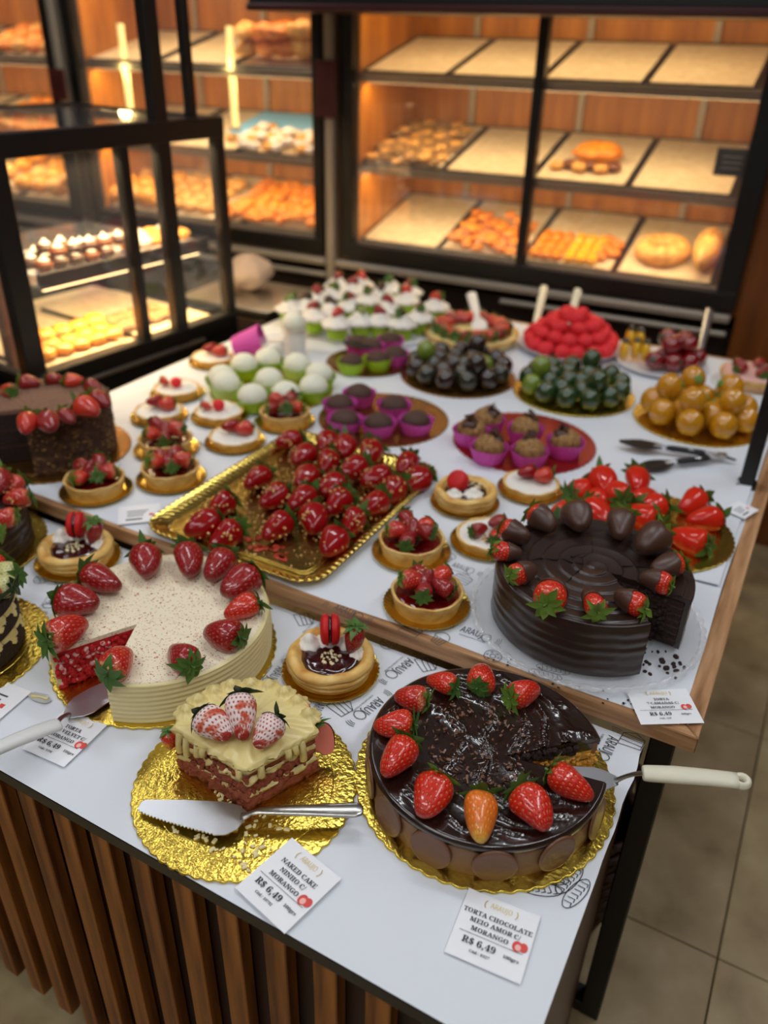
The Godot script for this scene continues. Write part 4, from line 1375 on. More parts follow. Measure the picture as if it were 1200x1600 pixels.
	single("blue_light_sheet", MB.new().box(Vector3(0, 0.002, 0), Vector3(0.46, 0.003, 0.24), 0.0005), M.blue_light_sheet, "sheet coloured as blue light at the back of the centre bay's middle shelf", "paper", on_tray(1, -0.745, 0.0, 0.28, 0.008))  # sheet whose colour stands in for blue light on the shelf
	for k in 34:
		single("bread_roll", bun_mesh(0), M.icing if k % 3 else M.bread_pale, "sugar dusted white roll before the blue sheet, " + spot(k % 8, k / 8), "bread roll", on_tray(1, -0.7, -0.16 + (k % 8) * 0.045 + rr(-0.006, 0.006), 0.03 + (k / 8) * 0.045 + rr(-0.006, 0.006), 0.006 + (0.02 if k % 5 == 0 else 0.0), rr(0, 6), rr(0.75, 0.95)), "sugar dusted rolls")
	for k in 84:
		single("bread_roll", bun_mesh(0), M.bread_orange if k % 5 else M.bread_red, "shiny orange roll on the centre bay's bottom shelf, " + spot(k % 10, k / 10), "bread roll", on_tray(0, -0.7, -0.2 + (k % 10) * 0.043 + rr(-0.006, 0.006), 0.03 + (k / 10) * 0.035 + rr(-0.006, 0.006), 0.004 + rr(0.0, 0.024), rr(0, 6), rr(0.75, 0.95)), "orange rolls of the centre bay")
	for k in 20:
		single("bread_roll", bun_mesh(1), M.bread, "golden roll left on the centre bay's bottom shelf, " + spot(k % 5, k / 5), "bread roll", on_tray(0, -1.15, -0.16 + (k % 5) * 0.07, 0.06 + (k / 5) * 0.075, 0.004, rr(0, 6), rr(1.0, 1.3)), "golden rolls of the centre bay")
	for k in 24:
		single("bread_loaf", ball_mesh("loaf3", 0.04, 0.75, 0.1, 30.0), M.bread_yellow if k % 3 else M.bread, "golden loaf heaped at the cabinet's bottom left, " + spot(k % 8, k / 8), "bread", on_tray(0, -1.42, -0.62 + (k % 8) * 0.088 + (0.13 if k % 8 >= 5 else 0.0), 0.06 + (k / 8) * 0.1, 0.004 + (0.03 if k % 4 == 0 else 0.0), rr(0, 6), rr(0.95, 1.2)), "golden loaves at the cabinet's bottom left")
	# far left bay
	for k in 24:
		single("bread_roll", bun_mesh(1), M.bread if k % 2 else M.bread_red, "crusty roll on the far left bay's top shelf, " + spot(k % 6, k / 6), "bread roll", on_tray(2, -1.85, -0.2 + (k % 6) * 0.07, 0.06 + (k / 6) * 0.08, 0.004, rr(0, 6), rr(1.1, 1.35)), "rolls of the far left bay, top")
	for k in 24:
		single("bread_roll", bun_mesh(0), M.bread_orange, "orange roll on the far left bay's middle shelf, " + spot(k % 6, k / 6), "bread roll", on_tray(1, -1.85, -0.2 + (k % 6) * 0.07, 0.06 + (k / 6) * 0.08, 0.004, rr(0, 6), rr(1.1, 1.3)), "rolls of the far left bay, middle")


const CASE := Transform3D(Vector3(0.995037, 0, 0.099504), Vector3(0, 1, 0), Vector3(-0.099504, 0, 0.995037), Vector3(-1.52, 0, -1.4))


func sbox(b: MB, s0: float, s1: float, y0: float, y1: float, w0: float, w1: float, bev := 0.002) -> MB:
	# s runs away from the camera along the case's side, w out of it
	return b.box(Vector3((w0 + w1) / 2, (y0 + y1) / 2, -(s0 + s1) / 2), Vector3(w1 - w0, y1 - y0, s1 - s0), bev)


func showcase() -> void:
	var o := thing("glass_showcase", "black framed glass showcase of pastries at the left of the display table", "showcase", CASE)
	for q in [[-0.25, -0.2], [0.09, 0.115], [0.205, 0.245], [0.4, 0.43]]:
		part("post", sbox(MB.new(), q[0], q[1], 0.62 if q[0] > 0.2 and q[0] < 0.3 else 0.655, 1.6 if q[0] > 0.2 and q[0] < 0.3 else 1.19, -0.028, 0.004), M.black, o)
	part("top_rail", sbox(MB.new(), -0.25, 0.43, 1.147, 1.195, -0.03, 0.006), M.black, o)
	part("bottom_rail", sbox(MB.new(), -0.25, 0.43, 0.65, 0.687, -0.03, 0.006), M.black, o)
	part("base", sbox(MB.new(), -0.26, 0.44, 0.0, 0.65, -0.62, -0.002), M.black, o)
	part("base_strip", sbox(MB.new(), -0.25, 0.3, 0.632, 0.643, -0.01, 0.006), M.steel, o)
	part("front_bottom_rail", sbox(MB.new(), -0.252, -0.222, 0.65, 0.687, -0.62, -0.01), M.black, o)
	part("front_top_rail", sbox(MB.new(), -0.252, -0.222, 1.147, 1.195, -0.62, -0.01), M.black, o)
	part("back_top_rail", sbox(MB.new(), 0.4, 0.43, 1.165, 1.195, -0.62, -0.01), M.black, o)
	part("post", sbox(MB.new(), -0.25, -0.21, 0.655, 1.19, -0.62, -0.58), M.black, o)
	part("post", sbox(MB.new(), 0.395, 0.43, 0.655, 1.19, -0.62, -0.58), M.black, o)
	part("far_top_rail", sbox(MB.new(), -0.25, 0.43, 1.165, 1.195, -0.62, -0.59), M.black, o)
	part("upper_post", sbox(MB.new(), 0.328, 0.35, 1.19, 1.6, -0.03, -0.005), M.black, o)
	part("glass_pane", sbox(MB.new(), -0.21, 0.41, 0.68, 1.15, -0.013, -0.01, 0.0), M.glass, o)
	part("glass_pane", sbox(MB.new(), -0.24, -0.237, 0.68, 1.15, -0.6, -0.02, 0.0), M.glass, o)
	part("glass_top", sbox(MB.new(), -0.24, 0.42, 1.187, 1.192, -0.6, -0.02, 0.0), M.glass, o)
	part("deck", sbox(MB.new(), -0.22, 0.4, 0.652, 0.668, -0.6, -0.03), M.liner, o)
	part("shelf", sbox(MB.new(), -0.14, 0.4, 0.862, 0.87, -0.58, -0.06), M.glass_rim, o)
	part("shelf_front", sbox(MB.new(), -0.14, 0.4, 0.856, 0.893, -0.066, -0.054), M.brown_box, o)
	part("inner_post", sbox(MB.new(), 0.385, 0.398, 0.67, 1.15, -0.2, -0.18), M.alu, o)
	part("inner_post", sbox(MB.new(), -0.215, -0.19, 0.67, 1.15, -0.14, -0.11), M.side_wood, o)
	var lp := part("light_strip", sbox(MB.new(), -0.18, 0.38, 1.15, 1.162, -0.06, -0.04), M.warm_lamp, o)
	var l := AreaLight3D.new()
	l.name = "strip_light"
	l.area_size = Vector2(0.03, 0.56)
	l.light_energy = 0.8
	l.light_color = Color(1.0, 0.86, 0.62)
	l.shadow_enabled = true
	l.area_range = 4.0
	lp.add_child(l)
	l.position = Vector3(-0.05, 1.146, -0.1)
	l.rotation = Vector3(-PI / 2, 0, 0)
	l.rotate_object_local(Vector3.UP, 0.4)
	var fill_strip := part("light_strip", sbox(MB.new(), -0.12, 0.38, 0.846, 0.854, -0.09, -0.075), M.warm_lamp, o)  # extra strip added under the shelf to brighten the deck
	var l2 := AreaLight3D.new()
	l2.name = "strip_light"
	l2.area_size = Vector2(0.03, 0.5)
	l2.light_energy = 0.5
	l2.light_color = Color(1.0, 0.86, 0.62)
	l2.shadow_enabled = true
	l2.area_range = 4.0
	fill_strip.add_child(l2)
	l2.position = Vector3(-0.083, 0.842, -0.13)
	l2.rotation = Vector3(-PI / 2, 0, 0)
	l2.rotate_object_local(Vector3.UP, 0.3)
	var inb := func(s: float, y: float, w: float, turn := 0.0, k := 1.0) -> Transform3D: return CASE * at(Vector3(w, y, -s), turn, k)
	for j in 2:
		var t := thing("pastry_tray", ["white paper tray of chocolate pastries on the showcase shelf, nearer the camera", "white paper tray on the showcase shelf, farther end"][j], "tray", inb.call(0.0 + 0.27 * j, 0.872, -0.2))
		part("tray_body", MB.new().box(Vector3(0, 0.006, 0), Vector3(0.26, 0.008, 0.24), 0.002), M.white_plate, t)
		part("paper", MB.new().box(Vector3(0, 0.0115, 0), Vector3(0.24, 0.002, 0.22), 0.0), M.icing, t)
	for k in 22:
		var t := thing("chocolate_pastry", "cream topped pastry on the showcase shelf, %s%s" % ["stacked, " if k > 14 else "", cell(k % 5, k / 5)], "pastry", inb.call(-0.09 + (k % 5) * 0.045 + (0.05 if k > 14 else 0.0), 0.884 + (0.022 if k > 14 else 0.0), -0.1 - (k / 5) * 0.05 + (0.14 if k > 14 else 0.0), rr(0, 6)), "cream topped chocolate pastries")
		part("bun", bun_mesh(0), M.choc if k % 3 else M.dark_bun, t, at(Vector3.ZERO, 0, 0.8))
		part("cream_peak", dollop(0.0115, 0.016), M.white_cream, t, at(Vector3(0, 0.023, 0)))
	for k in 10:
		single("cream_roll", bun_mesh(1), M.icing if k % 2 else M.bread_pale, "pale cream roll on the showcase's farther white tray, " + cell(k % 5, k / 5), "bread roll", inb.call(0.18 + (k % 5) * 0.045, 0.884, -0.12 - (k / 5) * 0.07, rr(0, 6), 0.9), "pale rolls in the showcase")
	for j in 2:
		var t := thing("pastry_tray", ["cream paper lined tray on the showcase floor, nearer the camera", "cream paper lined tray on the showcase floor, farther end"][j], "tray", inb.call([-0.06, 0.25][j], 0.668, -0.26))
		part("pan", MB.new().box(Vector3(0, 0.006, 0), Vector3(0.44, 0.01, 0.26), 0.003), M.pan, t)
		part("liner", MB.new().box(Vector3(0, 0.0125, 0), Vector3(0.42, 0.002, 0.25), 0.0), M.liner, t)
	for k in 20:
		single("bread_roll", bun_mesh(1), M.bread_yellow, "shiny yellow roll on the showcase floor, %s%s" % ["upper layer, " if k > 14 else "", cell(k % 5, k / 5)], "bread roll", inb.call(-0.14 + (k % 5) * 0.05, 0.683 + (0.02 if k > 14 else 0.0), -0.085 - (k / 5) * 0.05 + (0.08 if k > 14 else 0.0), rr(0, 6), rr(0.85, 1.05)), "yellow rolls on the showcase floor")
	for k in 8:
		single("bread_roll", bun_mesh(2), M.chopped, "rough nut pastry on the showcase floor, " + cell(k % 4, k / 4), "pastry", inb.call(0.13 + (k % 4) * 0.05, 0.683, -0.12 - (k / 4) * 0.07, rr(0, 6), 1.1), "nut pastries in the showcase")
	for k in 9:
		single("bread_roll", bun_mesh(1), M.bread_yellow, "golden roll on the low black stand, " + cell(k % 3, k / 3), "bread roll", inb.call(-0.35 - (k % 3) * 0.055, 0.655 + (0.02 if k > 5 else 0.0), -0.05 - (k / 3) * 0.06 + (0.08 if k > 5 else 0.0), rr(0, 6), 1.05), "rolls left of the showcase post")
	var ls := thing("low_stand", "low black stand holding golden rolls left of the showcase post", "stand", CASE * at(Vector3(-0.2, 0, 0.42)))
	part("top_board", MB.new().box(Vector3(0, 0.645, 0), Vector3(0.4, 0.02, 0.3), 0.002), M.black, ls)
	part("body", MB.new().box(Vector3(0, 0.32, 0), Vector3(0.36, 0.64, 0.26), 0.002), M.brown_box, ls)


func counter_cakes() -> void:
	red_velvet_cake()
	naked_cake()
	medallion_cake()
	edge_cakes()


func facing_x(tip: Vector3, stem: Vector3) -> Transform3D:
	# a halved berry from tip to stem, its cut face turned to the front and up
	var y := (stem - tip)
	var ln := y.length()
	y /= ln
	var z := Vector3(0.35, 0.62, 0.7)
	z = (z - y * z.dot(y)).normalized()
	return Transform3D(Basis(y.cross(z), y, z), tip).scaled_local(Vector3.ONE * ln)


func polar(c: Vector3, a: float, r: float, y := 0.0) -> Vector3:
	return c + Vector3(cos(a) * r, y, -sin(a) * r)


func angle_to(c: Vector3, p: Vector3) -> float:
	return atan2(-(p.z - c.z), p.x - c.x)


func red_velvet_cake() -> void:
	var c := Vector3(-0.68, CT, -0.636)
	gold_board(c, 0.152, "gold scalloped board under the cream frosted red velvet cake")
	c.y += 0.003
	var o := thing("red_velvet_cake", "round cream frosted cake dusted with red crumbs, one slice cut out to show red layers", "cake", at(c))
	var ap3 := Vector3(-0.6888, 0.6950, -0.5994)
	var apex := Vector2(ap3.x - c.x, ap3.z - c.z)
	var a1 := angle_to(ap3, Vector3(-0.7435, 0.6950, -0.5010)) + TAU
	var a0 := angle_to(ap3, Vector3(-0.6350, 0.6950, -0.4857))
	var rim := 0.147
	var h := 0.062
	var prof := PackedVector2Array([Vector2(rim - 0.006, 0), Vector2(rim, 0)])
	for k in 33:
		var y := 0.001 + k * (h - 0.005) / 32.0
		prof.append(Vector2(rim + 0.0009 * sin(k * 1.57) - 0.0004 + 0.0012 * sin(y * 60.0), y))
	for q in [[rim - 0.001, h - 0.0025], [rim - 0.003, h - 0.0012], [rim - 0.006, h - 0.0007]]:
		prof.append(Vector2(q[0], q[1]))
	prof.append(Vector2(rim - 0.006, h - 0.0007))
	prof.append(Vector2(rim - 0.006, h - 0.006))
	prof.append(Vector2(rim - 0.006, h - 0.006))
	prof.append(Vector2(rim - 0.0065, 0.0))
	part("side_frosting", cut_cake(prof, rim, apex, a0, a1, 150, func(p: Vector3, a: float, j: int) -> Vector3:
		return p + Vector3(0, 0.0018 * sin(a * 1.0 + 0.6) * (1.0 if j > 1 and j < 35 else 0.0), 0)), M.cream, o)
	var f := FastNoiseLite.new()
	f.seed = 8
	f.frequency = 14.0
	var top := PackedVector2Array()
	for k in 15:
		top.append(Vector2((rim - 0.0055) * k / 14.0, h - 0.006))
	top.append(Vector2(rim - 0.0055, h - 0.006))
	for k in 15:
		top.append(Vector2((rim - 0.0055) * (14 - k) / 14.0, h))
	part("top_frosting", cut_cake(top, rim, apex, a0, a1, 110, func(p: Vector3, _a: float, j: int) -> Vector3:
		return p + (Vector3(0, f.get_noise_2d(p.x + 0.6 * p.z, p.z * 2.5) * 0.0018, 0) if j > 15 else Vector3.ZERO)), M.velvet_top, o)
	var names := [["red_sponge", 0.002, 0.018, M.crumb_red], ["cream_layer", 0.018, 0.0215, M.pink_cream], ["red_sponge", 0.0215, 0.037, M.crumb_red], ["cream_layer", 0.037, 0.041, M.pink_cream], ["red_sponge", 0.041, h - 0.006, M.crumb_red]]
	for q in names:
		part(q[0], cut_cake(rect_prof(0.0, rim - 0.007, q[1], q[2]), rim, apex, a0, a1, 70), q[3], o)
	crumbly(MB.new(), o, "loose_crumbs", M.crumb_red, apex, a1, 0.01, 0.108, 0.002, 0.05, 260, 0.0062, 1.0)
	crumbly(MB.new(), o, "cream_bits", M.pink_cream, apex, a1, 0.01, 0.108, 0.004, 0.05, 70, 0.006, 1.0)
	var lb := ["just left of the cut slice", "second clockwise from the cut slice", "third clockwise from the cut slice", "back left", "at the back centre", "at the back right, small and dark", "next to the gold tray corner", "upper right", "lower right", "front right", "above the cake server"]
	var bs := [[Vector3(-0.7325, 0.7112, -0.5580), Vector3(-0.7428, 0.7162, -0.4995)], [Vector3(-0.7426, 0.7132, -0.5849), Vector3(-0.7999, 0.7190, -0.5700)], [Vector3(-0.7494, 0.7145, -0.6330), Vector3(-0.8119, 0.7208, -0.6293)], [Vector3(-0.7369, 0.7141, -0.6733), Vector3(-0.7791, 0.7203, -0.7147)], [Vector3(-0.6903, 0.7150, -0.7022), Vector3(-0.7264, 0.7215, -0.7531)], [Vector3(-0.6556, 0.7143, -0.7089), Vector3(-0.6694, 0.7206, -0.7684)], [Vector3(-0.6221, 0.7144, -0.6924), Vector3(-0.6034, 0.7206, -0.7533)], [Vector3(-0.5929, 0.7101, -0.6627), Vector3(-0.5636, 0.7148, -0.7037)], [Vector3(-0.5903, 0.7100, -0.6202), Vector3(-0.5364, 0.7147, -0.6310)], [Vector3(-0.6056, 0.7094, -0.5788), Vector3(-0.5556, 0.7139, -0.5564)], [Vector3(-0.6476, 0.7095, -0.5449), Vector3(-0.6321, 0.7140, -0.4927)]]
	for k in bs.size():
		var m: Material = [M.berry_pale, M.berry, M.berry, M.berry, M.berry, M.berry, M.berry, M.berry_orange, M.berry, M.berry, M.berry_pale][k]
		berry(bs[k][0], bs[k][1], k, m, M.leaf, "red strawberry on the cream frosted red velvet cake, " + lb[k], "strawberries on the red velvet cake")
	# server pushed under the cut
	white_server(Vector3(-0.6892, 0.6400, -0.4814), Vector3(-0.6843, 0.6380, -0.5105), Vector3(-0.6751, 0.6550, -0.4454), Vector3(-0.6960, 0.6720, -0.3567), M.plastic_white, "white handled cake server resting in the cut of the red velvet cake")


func white_server(neck: Vector3, blade_tip: Vector3, grip: Vector3, end: Vector3, hm: Material, label: String, bw := 0.021) -> void:
	var o := thing("cake_server", label, "cake server", at(grip), "")
	var d := blade_tip - neck
	d.y = 0.0
	var ln := d.length() + 0.03
	d = d.normalized()
	var n := Vector3(-d.z, 0, d.x)
	var b := MB.new()
	var pts := PackedVector2Array()
	for q in [[-0.012, 0.35], [0.0, 0.8], [0.012, 1.0], [ln * 0.6, 0.95], [ln, 0.7], [ln * 1.06, 0.0], [ln, -0.7], [ln * 0.6, -0.95], [0.012, -1.0], [0.0, -0.8], [-0.012, -0.35]]:
		pts.append(Vector2(q[0], q[1] * bw))
	b.prism(pts, 0, 0.0012, Transform3D(Basis(d, Vector3.UP, n), neck - grip), 0.0003)
	part("blade", b, M.brushed, o)
	var e := (end - grip).normalized()
	var path := PackedVector3Array()
	for k in 9:
		var s := k / 8.0
		var p := (neck - grip - d * 0.01).lerp(e * 0.004, s)
		p.y += sin(s * PI) * 0.004
		path.append(p)
	part("neck", MB.new().tube(path, PackedFloat32Array([0.0045, 0.004, 0.0036, 0.0034, 0.0034, 0.0034, 0.0034, 0.0034, 0.0034]), 8, 0.7), M.steel, o)
	var hl := (end - grip).length()
	path = PackedVector3Array()
	var rad := PackedFloat32Array()
	for q in [[0.0, 0.0088], [0.015, 0.0098], [0.05, 0.0104], [0.3, 0.0112], [0.6, 0.0106], [0.8, 0.0104], [0.86, 0.0102]]:
		path.append(e * hl * q[0] + Vector3(0, 0.002 * sin(q[0] * PI), 0))
		rad.append(q[1])
	part("handle", MB.new().tube(path, rad, 14, 0.62), hm, o)
	var ring := MB.new()
	var sd := e.cross(Vector3.UP).normalized()
	var cc := e * (hl - 0.0115)
	ring.grid(func(u: float, v: float) -> Vector3:
		var a := u * TAU
		var q := v * TAU
		var w := e * cos(a) + sd * sin(a)
		return cc + w * (0.0068 + cos(q) * 0.0036) + Vector3(0, sin(q) * 0.0058, 0), 28, 10, true, true)
	part("hanging_eye", ring, hm, o)


func naked_cake() -> void:
	gold_board(Vector3(-0.438, CT, -0.5), 0.126, "large gold scalloped board under the last piece of naked cake at the counter's front edge")
	var c := Vector3(-0.45, CT + 0.003, -0.527)
	var o := thing("naked_cake", "last wedge of brick red naked cake with cream between its layers and cream on top", "cake", at(c))
	var pl := Vector3(-0.5177, 0.7000, -0.4791)
	var pf := Vector3(-0.4108, 0.7000, -0.4699)
	var pr_ := Vector3(-0.3767, 0.7000, -0.5540)
	var pb := Vector3(-0.4761, 0.7000, -0.5772)
	var pts := PackedVector2Array()
	for p in [pf, pr_, Vector3(-0.4032, 0.7000, -0.5785), Vector3(-0.4385, 0.7000, -0.5876), pb, Vector3(-0.5058, 0.7000, -0.5535), Vector3(-0.5217, 0.7000, -0.5144), pl]:
		pts.append(Vector2(p.x - c.x, p.z - c.z))
	var ys := [0.0, 0.017, 0.022, 0.038, 0.044, 0.056]
	var grow := [1.03, 1.0, 0.99, 1.0, 0.98]
	for k in 5:
		var q := PackedVector2Array()
		for p in pts:
			q.append(p * grow[k])
		if k % 2 == 0:
			part("sponge_layer", star_solid(q, ys[k], ys[k + 1] + 0.001, 0.002, 0.009, 20 + k, 110), M.crumb_brick, o)
		else:
			part("cream_layer", star_solid(q, ys[k] - 0.002, ys[k + 1] + 0.001, 0.002, 0.008, 30 + k, 110), M.custard, o)
	var tq := PackedVector2Array()
	for p in pts:
		tq.append(p * 1.05)
	part("cream_topping", star_solid(tq, 0.055, 0.0665, 0.005, 0.007, 44, 120, 0.003), M.custard, o)
	var db := MB.new()
	for k in 9:
		var e := k % 2
		var p := pts[0].lerp(pts[7] if e == 0 else pts[1], rr(0.05, 0.95)) * 1.0
		var ln := rr(0.004, 0.024)
		db.tube(PackedVector3Array([Vector3(p.x, 0.06, p.y), Vector3(p.x * 1.03, 0.056 - ln * 0.4, p.y * 1.03), Vector3(p.x * 1.025, 0.056 - ln, p.y * 1.025)]), PackedFloat32Array([0.0045, 0.004, 0.005]), 8, 1.0, Vector3.RIGHT)
	part("cream_drips", db, M.custard, o, IDX, true)
	var dl := [Vector3(-0.5213, 0.6960, -0.5050), Vector3(-0.5208, 0.6960, -0.5247), Vector3(-0.5142, 0.6960, -0.5461), Vector3(-0.5027, 0.6960, -0.5643), Vector3(-0.4841, 0.6960, -0.5777), Vector3(-0.4641, 0.6960, -0.5868), Vector3(-0.4412, 0.6960, -0.5861), Vector3(-0.4195, 0.6960, -0.5812), Vector3(-0.3962, 0.6960, -0.5705)]
	for k in dl.size():
		part("cream_dollop", dollop(0.014, 0.016), M.custard, o, at((dl[k] as Vector3) - c, k * 1.1))
	crumbly(MB.new(), o, "loose_crumbs", M.crumb_brick, Vector2(pf.x - c.x, pf.z - c.z), angle_to(pf, pl), 0.0, 0.11, 0.001, 0.05, 110, 0.006, -1.0)
	crumbly(MB.new(), o, "loose_crumbs", M.crumb_brick, Vector2(pf.x - c.x, pf.z - c.z), angle_to(pf, pr_), 0.0, 0.08, 0.001, 0.036, 80, 0.006, 1.0)
	# crumbs and smears of cream left on the board
	var b := MB.new()
	for k in 90:
		var p := Vector3(-0.418 + rr(-0.05, 0.06), CT + 0.0042, -0.447 + rr(-0.025, 0.04))
		var s := rr(0.0012, 0.0045)
		b.box(Vector3.ZERO, Vector3(s * 1.6, s * 0.5, s), s * 0.2, Transform3D(Basis(Vector3.UP, rr(0, 6)), p))
	var lo := thing("cake_crumbs", "crumbs and cream smears scattered on the gold board before the naked cake", "crumbs", IDX)
	part("crumbs", b, M.cream, lo, IDX, true)
	lo.set_meta("kind", "stuff")
	var lb := ["left of the three, tip to the right", "middle of the three, standing highest", "right of the three, orange shouldered"]
	var bs := [[Vector3(-0.4440, 0.7140, -0.4831), Vector3(-0.4870, 0.7280, -0.4921)], [Vector3(-0.4319, 0.7140, -0.4919), Vector3(-0.4602, 0.7360, -0.5312)], [Vector3(-0.4104, 0.7140, -0.4900), Vector3(-0.4086, 0.7280, -0.5281)]]
	for k in 3:
		berry(bs[k][0], bs[k][1], k + 1, M.berry_dust, M.leaf_dark, "sugar dusted strawberry on the naked cake, " + lb[k], "sugar dusted strawberries")
	berry(Vector3(-0.5275, 0.6600, -0.4794), Vector3(-0.5314, 0.6850, -0.4814), 3, M.berry_orange, M.leaf, "small strawberry tucked at the left side of the naked cake", "")
	var hv := [[Vector3(-0.3668, 0.6550, -0.5687), Vector3(-0.3877, 0.6900, -0.5706), 0], [Vector3(-0.3972, 0.6900, -0.5770), Vector3(-0.4208, 0.7000, -0.5805), 1]]
	for q in hv:
		var ln: float = (q[0] as Vector3).distance_to(q[1])
		var s := thing("strawberry_half", ["cut strawberry half leaning on the right side of the naked cake", "small cut strawberry half behind the right corner of the naked cake"][q[2]], "strawberry", facing_x(q[0], q[1]))
		part("cut_face", cached("half", func() -> MB:
			var prof := PackedVector2Array()
			for e in [[0.0, 0.0], [0.13, 0.035], [0.2, 0.1], [0.265, 0.2], [0.325, 0.33], [0.37, 0.47], [0.395, 0.6], [0.395, 0.71], [0.365, 0.82], [0.3, 0.905], [0.2, 0.955], [0.0, 0.955]]:
				prof.append(Vector2(e[0], e[1]))
			var full := PackedVector2Array()
			for e in prof:
				full.append(Vector2(e.x * 0.92, e.y))
			for e in range(prof.size() - 2, 0, -1):
				full.append(Vector2(-prof[e].x * 0.92, prof[e].y))
			return MB.new().tri_poly(full, func(p: Vector2) -> Vector3: return Vector3(p.x, p.y, 0.012), Vector3.BACK)), M.flesh, s)
		part("body", cached("halfbody", func() -> MB:
			var prof := [[0.0, 0.0], [0.13, 0.035], [0.2, 0.1], [0.265, 0.2], [0.325, 0.33], [0.37, 0.47], [0.395, 0.6], [0.395, 0.71], [0.365, 0.82], [0.3, 0.905], [0.2, 0.955], [0.0, 0.955]]
			return MB.new().grid(func(u: float, v: float) -> Vector3:
				var e: Array = prof[int(round(v * 11))]
				var a := -u * PI
				return Vector3(cos(a) * e[0], e[1], sin(a) * e[0] * 0.8), 14, 11)), M.berry_pale, s)
		part("calyx", calyx_mesh(q[2]), M.leaf, s)
	silver_server()


func silver_server() -> void:
	var tip := Vector3(-0.5163, 0.6400, -0.4126)
	var neck := Vector3(-0.4015, 0.6480, -0.4533)
	var end := Vector3(-0.2915, 0.6580, -0.5177)
	var o := thing("cake_server", "silver cake server with a serrated blade lying across the gold board", "cake server", at(neck))
	var d := (tip - neck)
	var ln := d.length()
	d = d / ln
	var n := d.cross(Vector3.UP).normalized()
	var pts := PackedVector2Array()
	# serrated edge on the camera side (+n or -n chosen below), straight back edge on the other
	var sgn := 1.0 if n.dot(Vector3(-0.4040, 0.6400, -0.4290) - Vector3(-0.4316, 0.6400, -0.4642)) > 0 else -1.0
	for q in [[0.0, -0.006], [0.012, -0.013], [0.03, -0.0155], [ln * 0.6, -0.0125], [ln * 0.97, -0.007], [ln, -0.003]]:
		pts.append(Vector2(q[0], q[1] * sgn))
	var m := 22
	for k in m + 1:
		var s := ln * (1.0 - float(k) / m * 0.78)
		var e := lerpf(0.008, 0.0285, pow(1.0 - s / ln, 0.7) * 1.18)
		pts.append(Vector2(s, minf(e, 0.029) * sgn))
		if k < m:
			pts.append(Vector2(s - ln * 0.78 / m * 0.5, (minf(e, 0.029) - 0.0013) * sgn))
	pts.append(Vector2(0.014, 0.026 * sgn))
	pts.append(Vector2(0.004, 0.018 * sgn))
	pts.append(Vector2(0.0, 0.006 * sgn))
	var up := n.cross(d).normalized()
	if up.y < 0:
		up = -up
	part("blade", MB.new().prism(pts, 0, 0.0013, Transform3D(Basis(d, up, n), Vector3.ZERO), 0.0003), M.brushed, o)
	var e2 := end - neck
	var path := PackedVector3Array()
	var rad := PackedFloat32Array()
	for q in [[-0.04, 0.006, 0.0], [0.0, 0.0048, 0.001], [0.05, 0.0036, 0.005], [0.12, 0.0042, 0.0075], [0.25, 0.0058, 0.007], [0.55, 0.0078, 0.004], [0.8, 0.0092, 0.001], [0.93, 0.0096, 0.0], [0.98, 0.0078, 0.0], [1.0, 0.004, 0.0]]:
		path.append(e2 * q[0] + Vector3(0, q[2], 0))
		rad.append(q[1])
	part("handle", MB.new().tube(path, rad, 14, 0.42), M.steel, o)
	var gl := MB.new()
	for s in [-1, 1]:
		var p2 := PackedVector3Array()
		for k in 7:
			var f := lerpf(0.3, 0.95, k / 6.0)
			p2.append(e2 * f + Vector3(0, 0.0052 - 0.004 * f + 0.0022, 0) + e2.cross(Vector3.UP).normalized() * s * (0.0028 + 0.0028 * f))
		gl.tube(p2, PackedFloat32Array([0.0008]), 5)
	part("handle_beading", gl, M.steel, o)


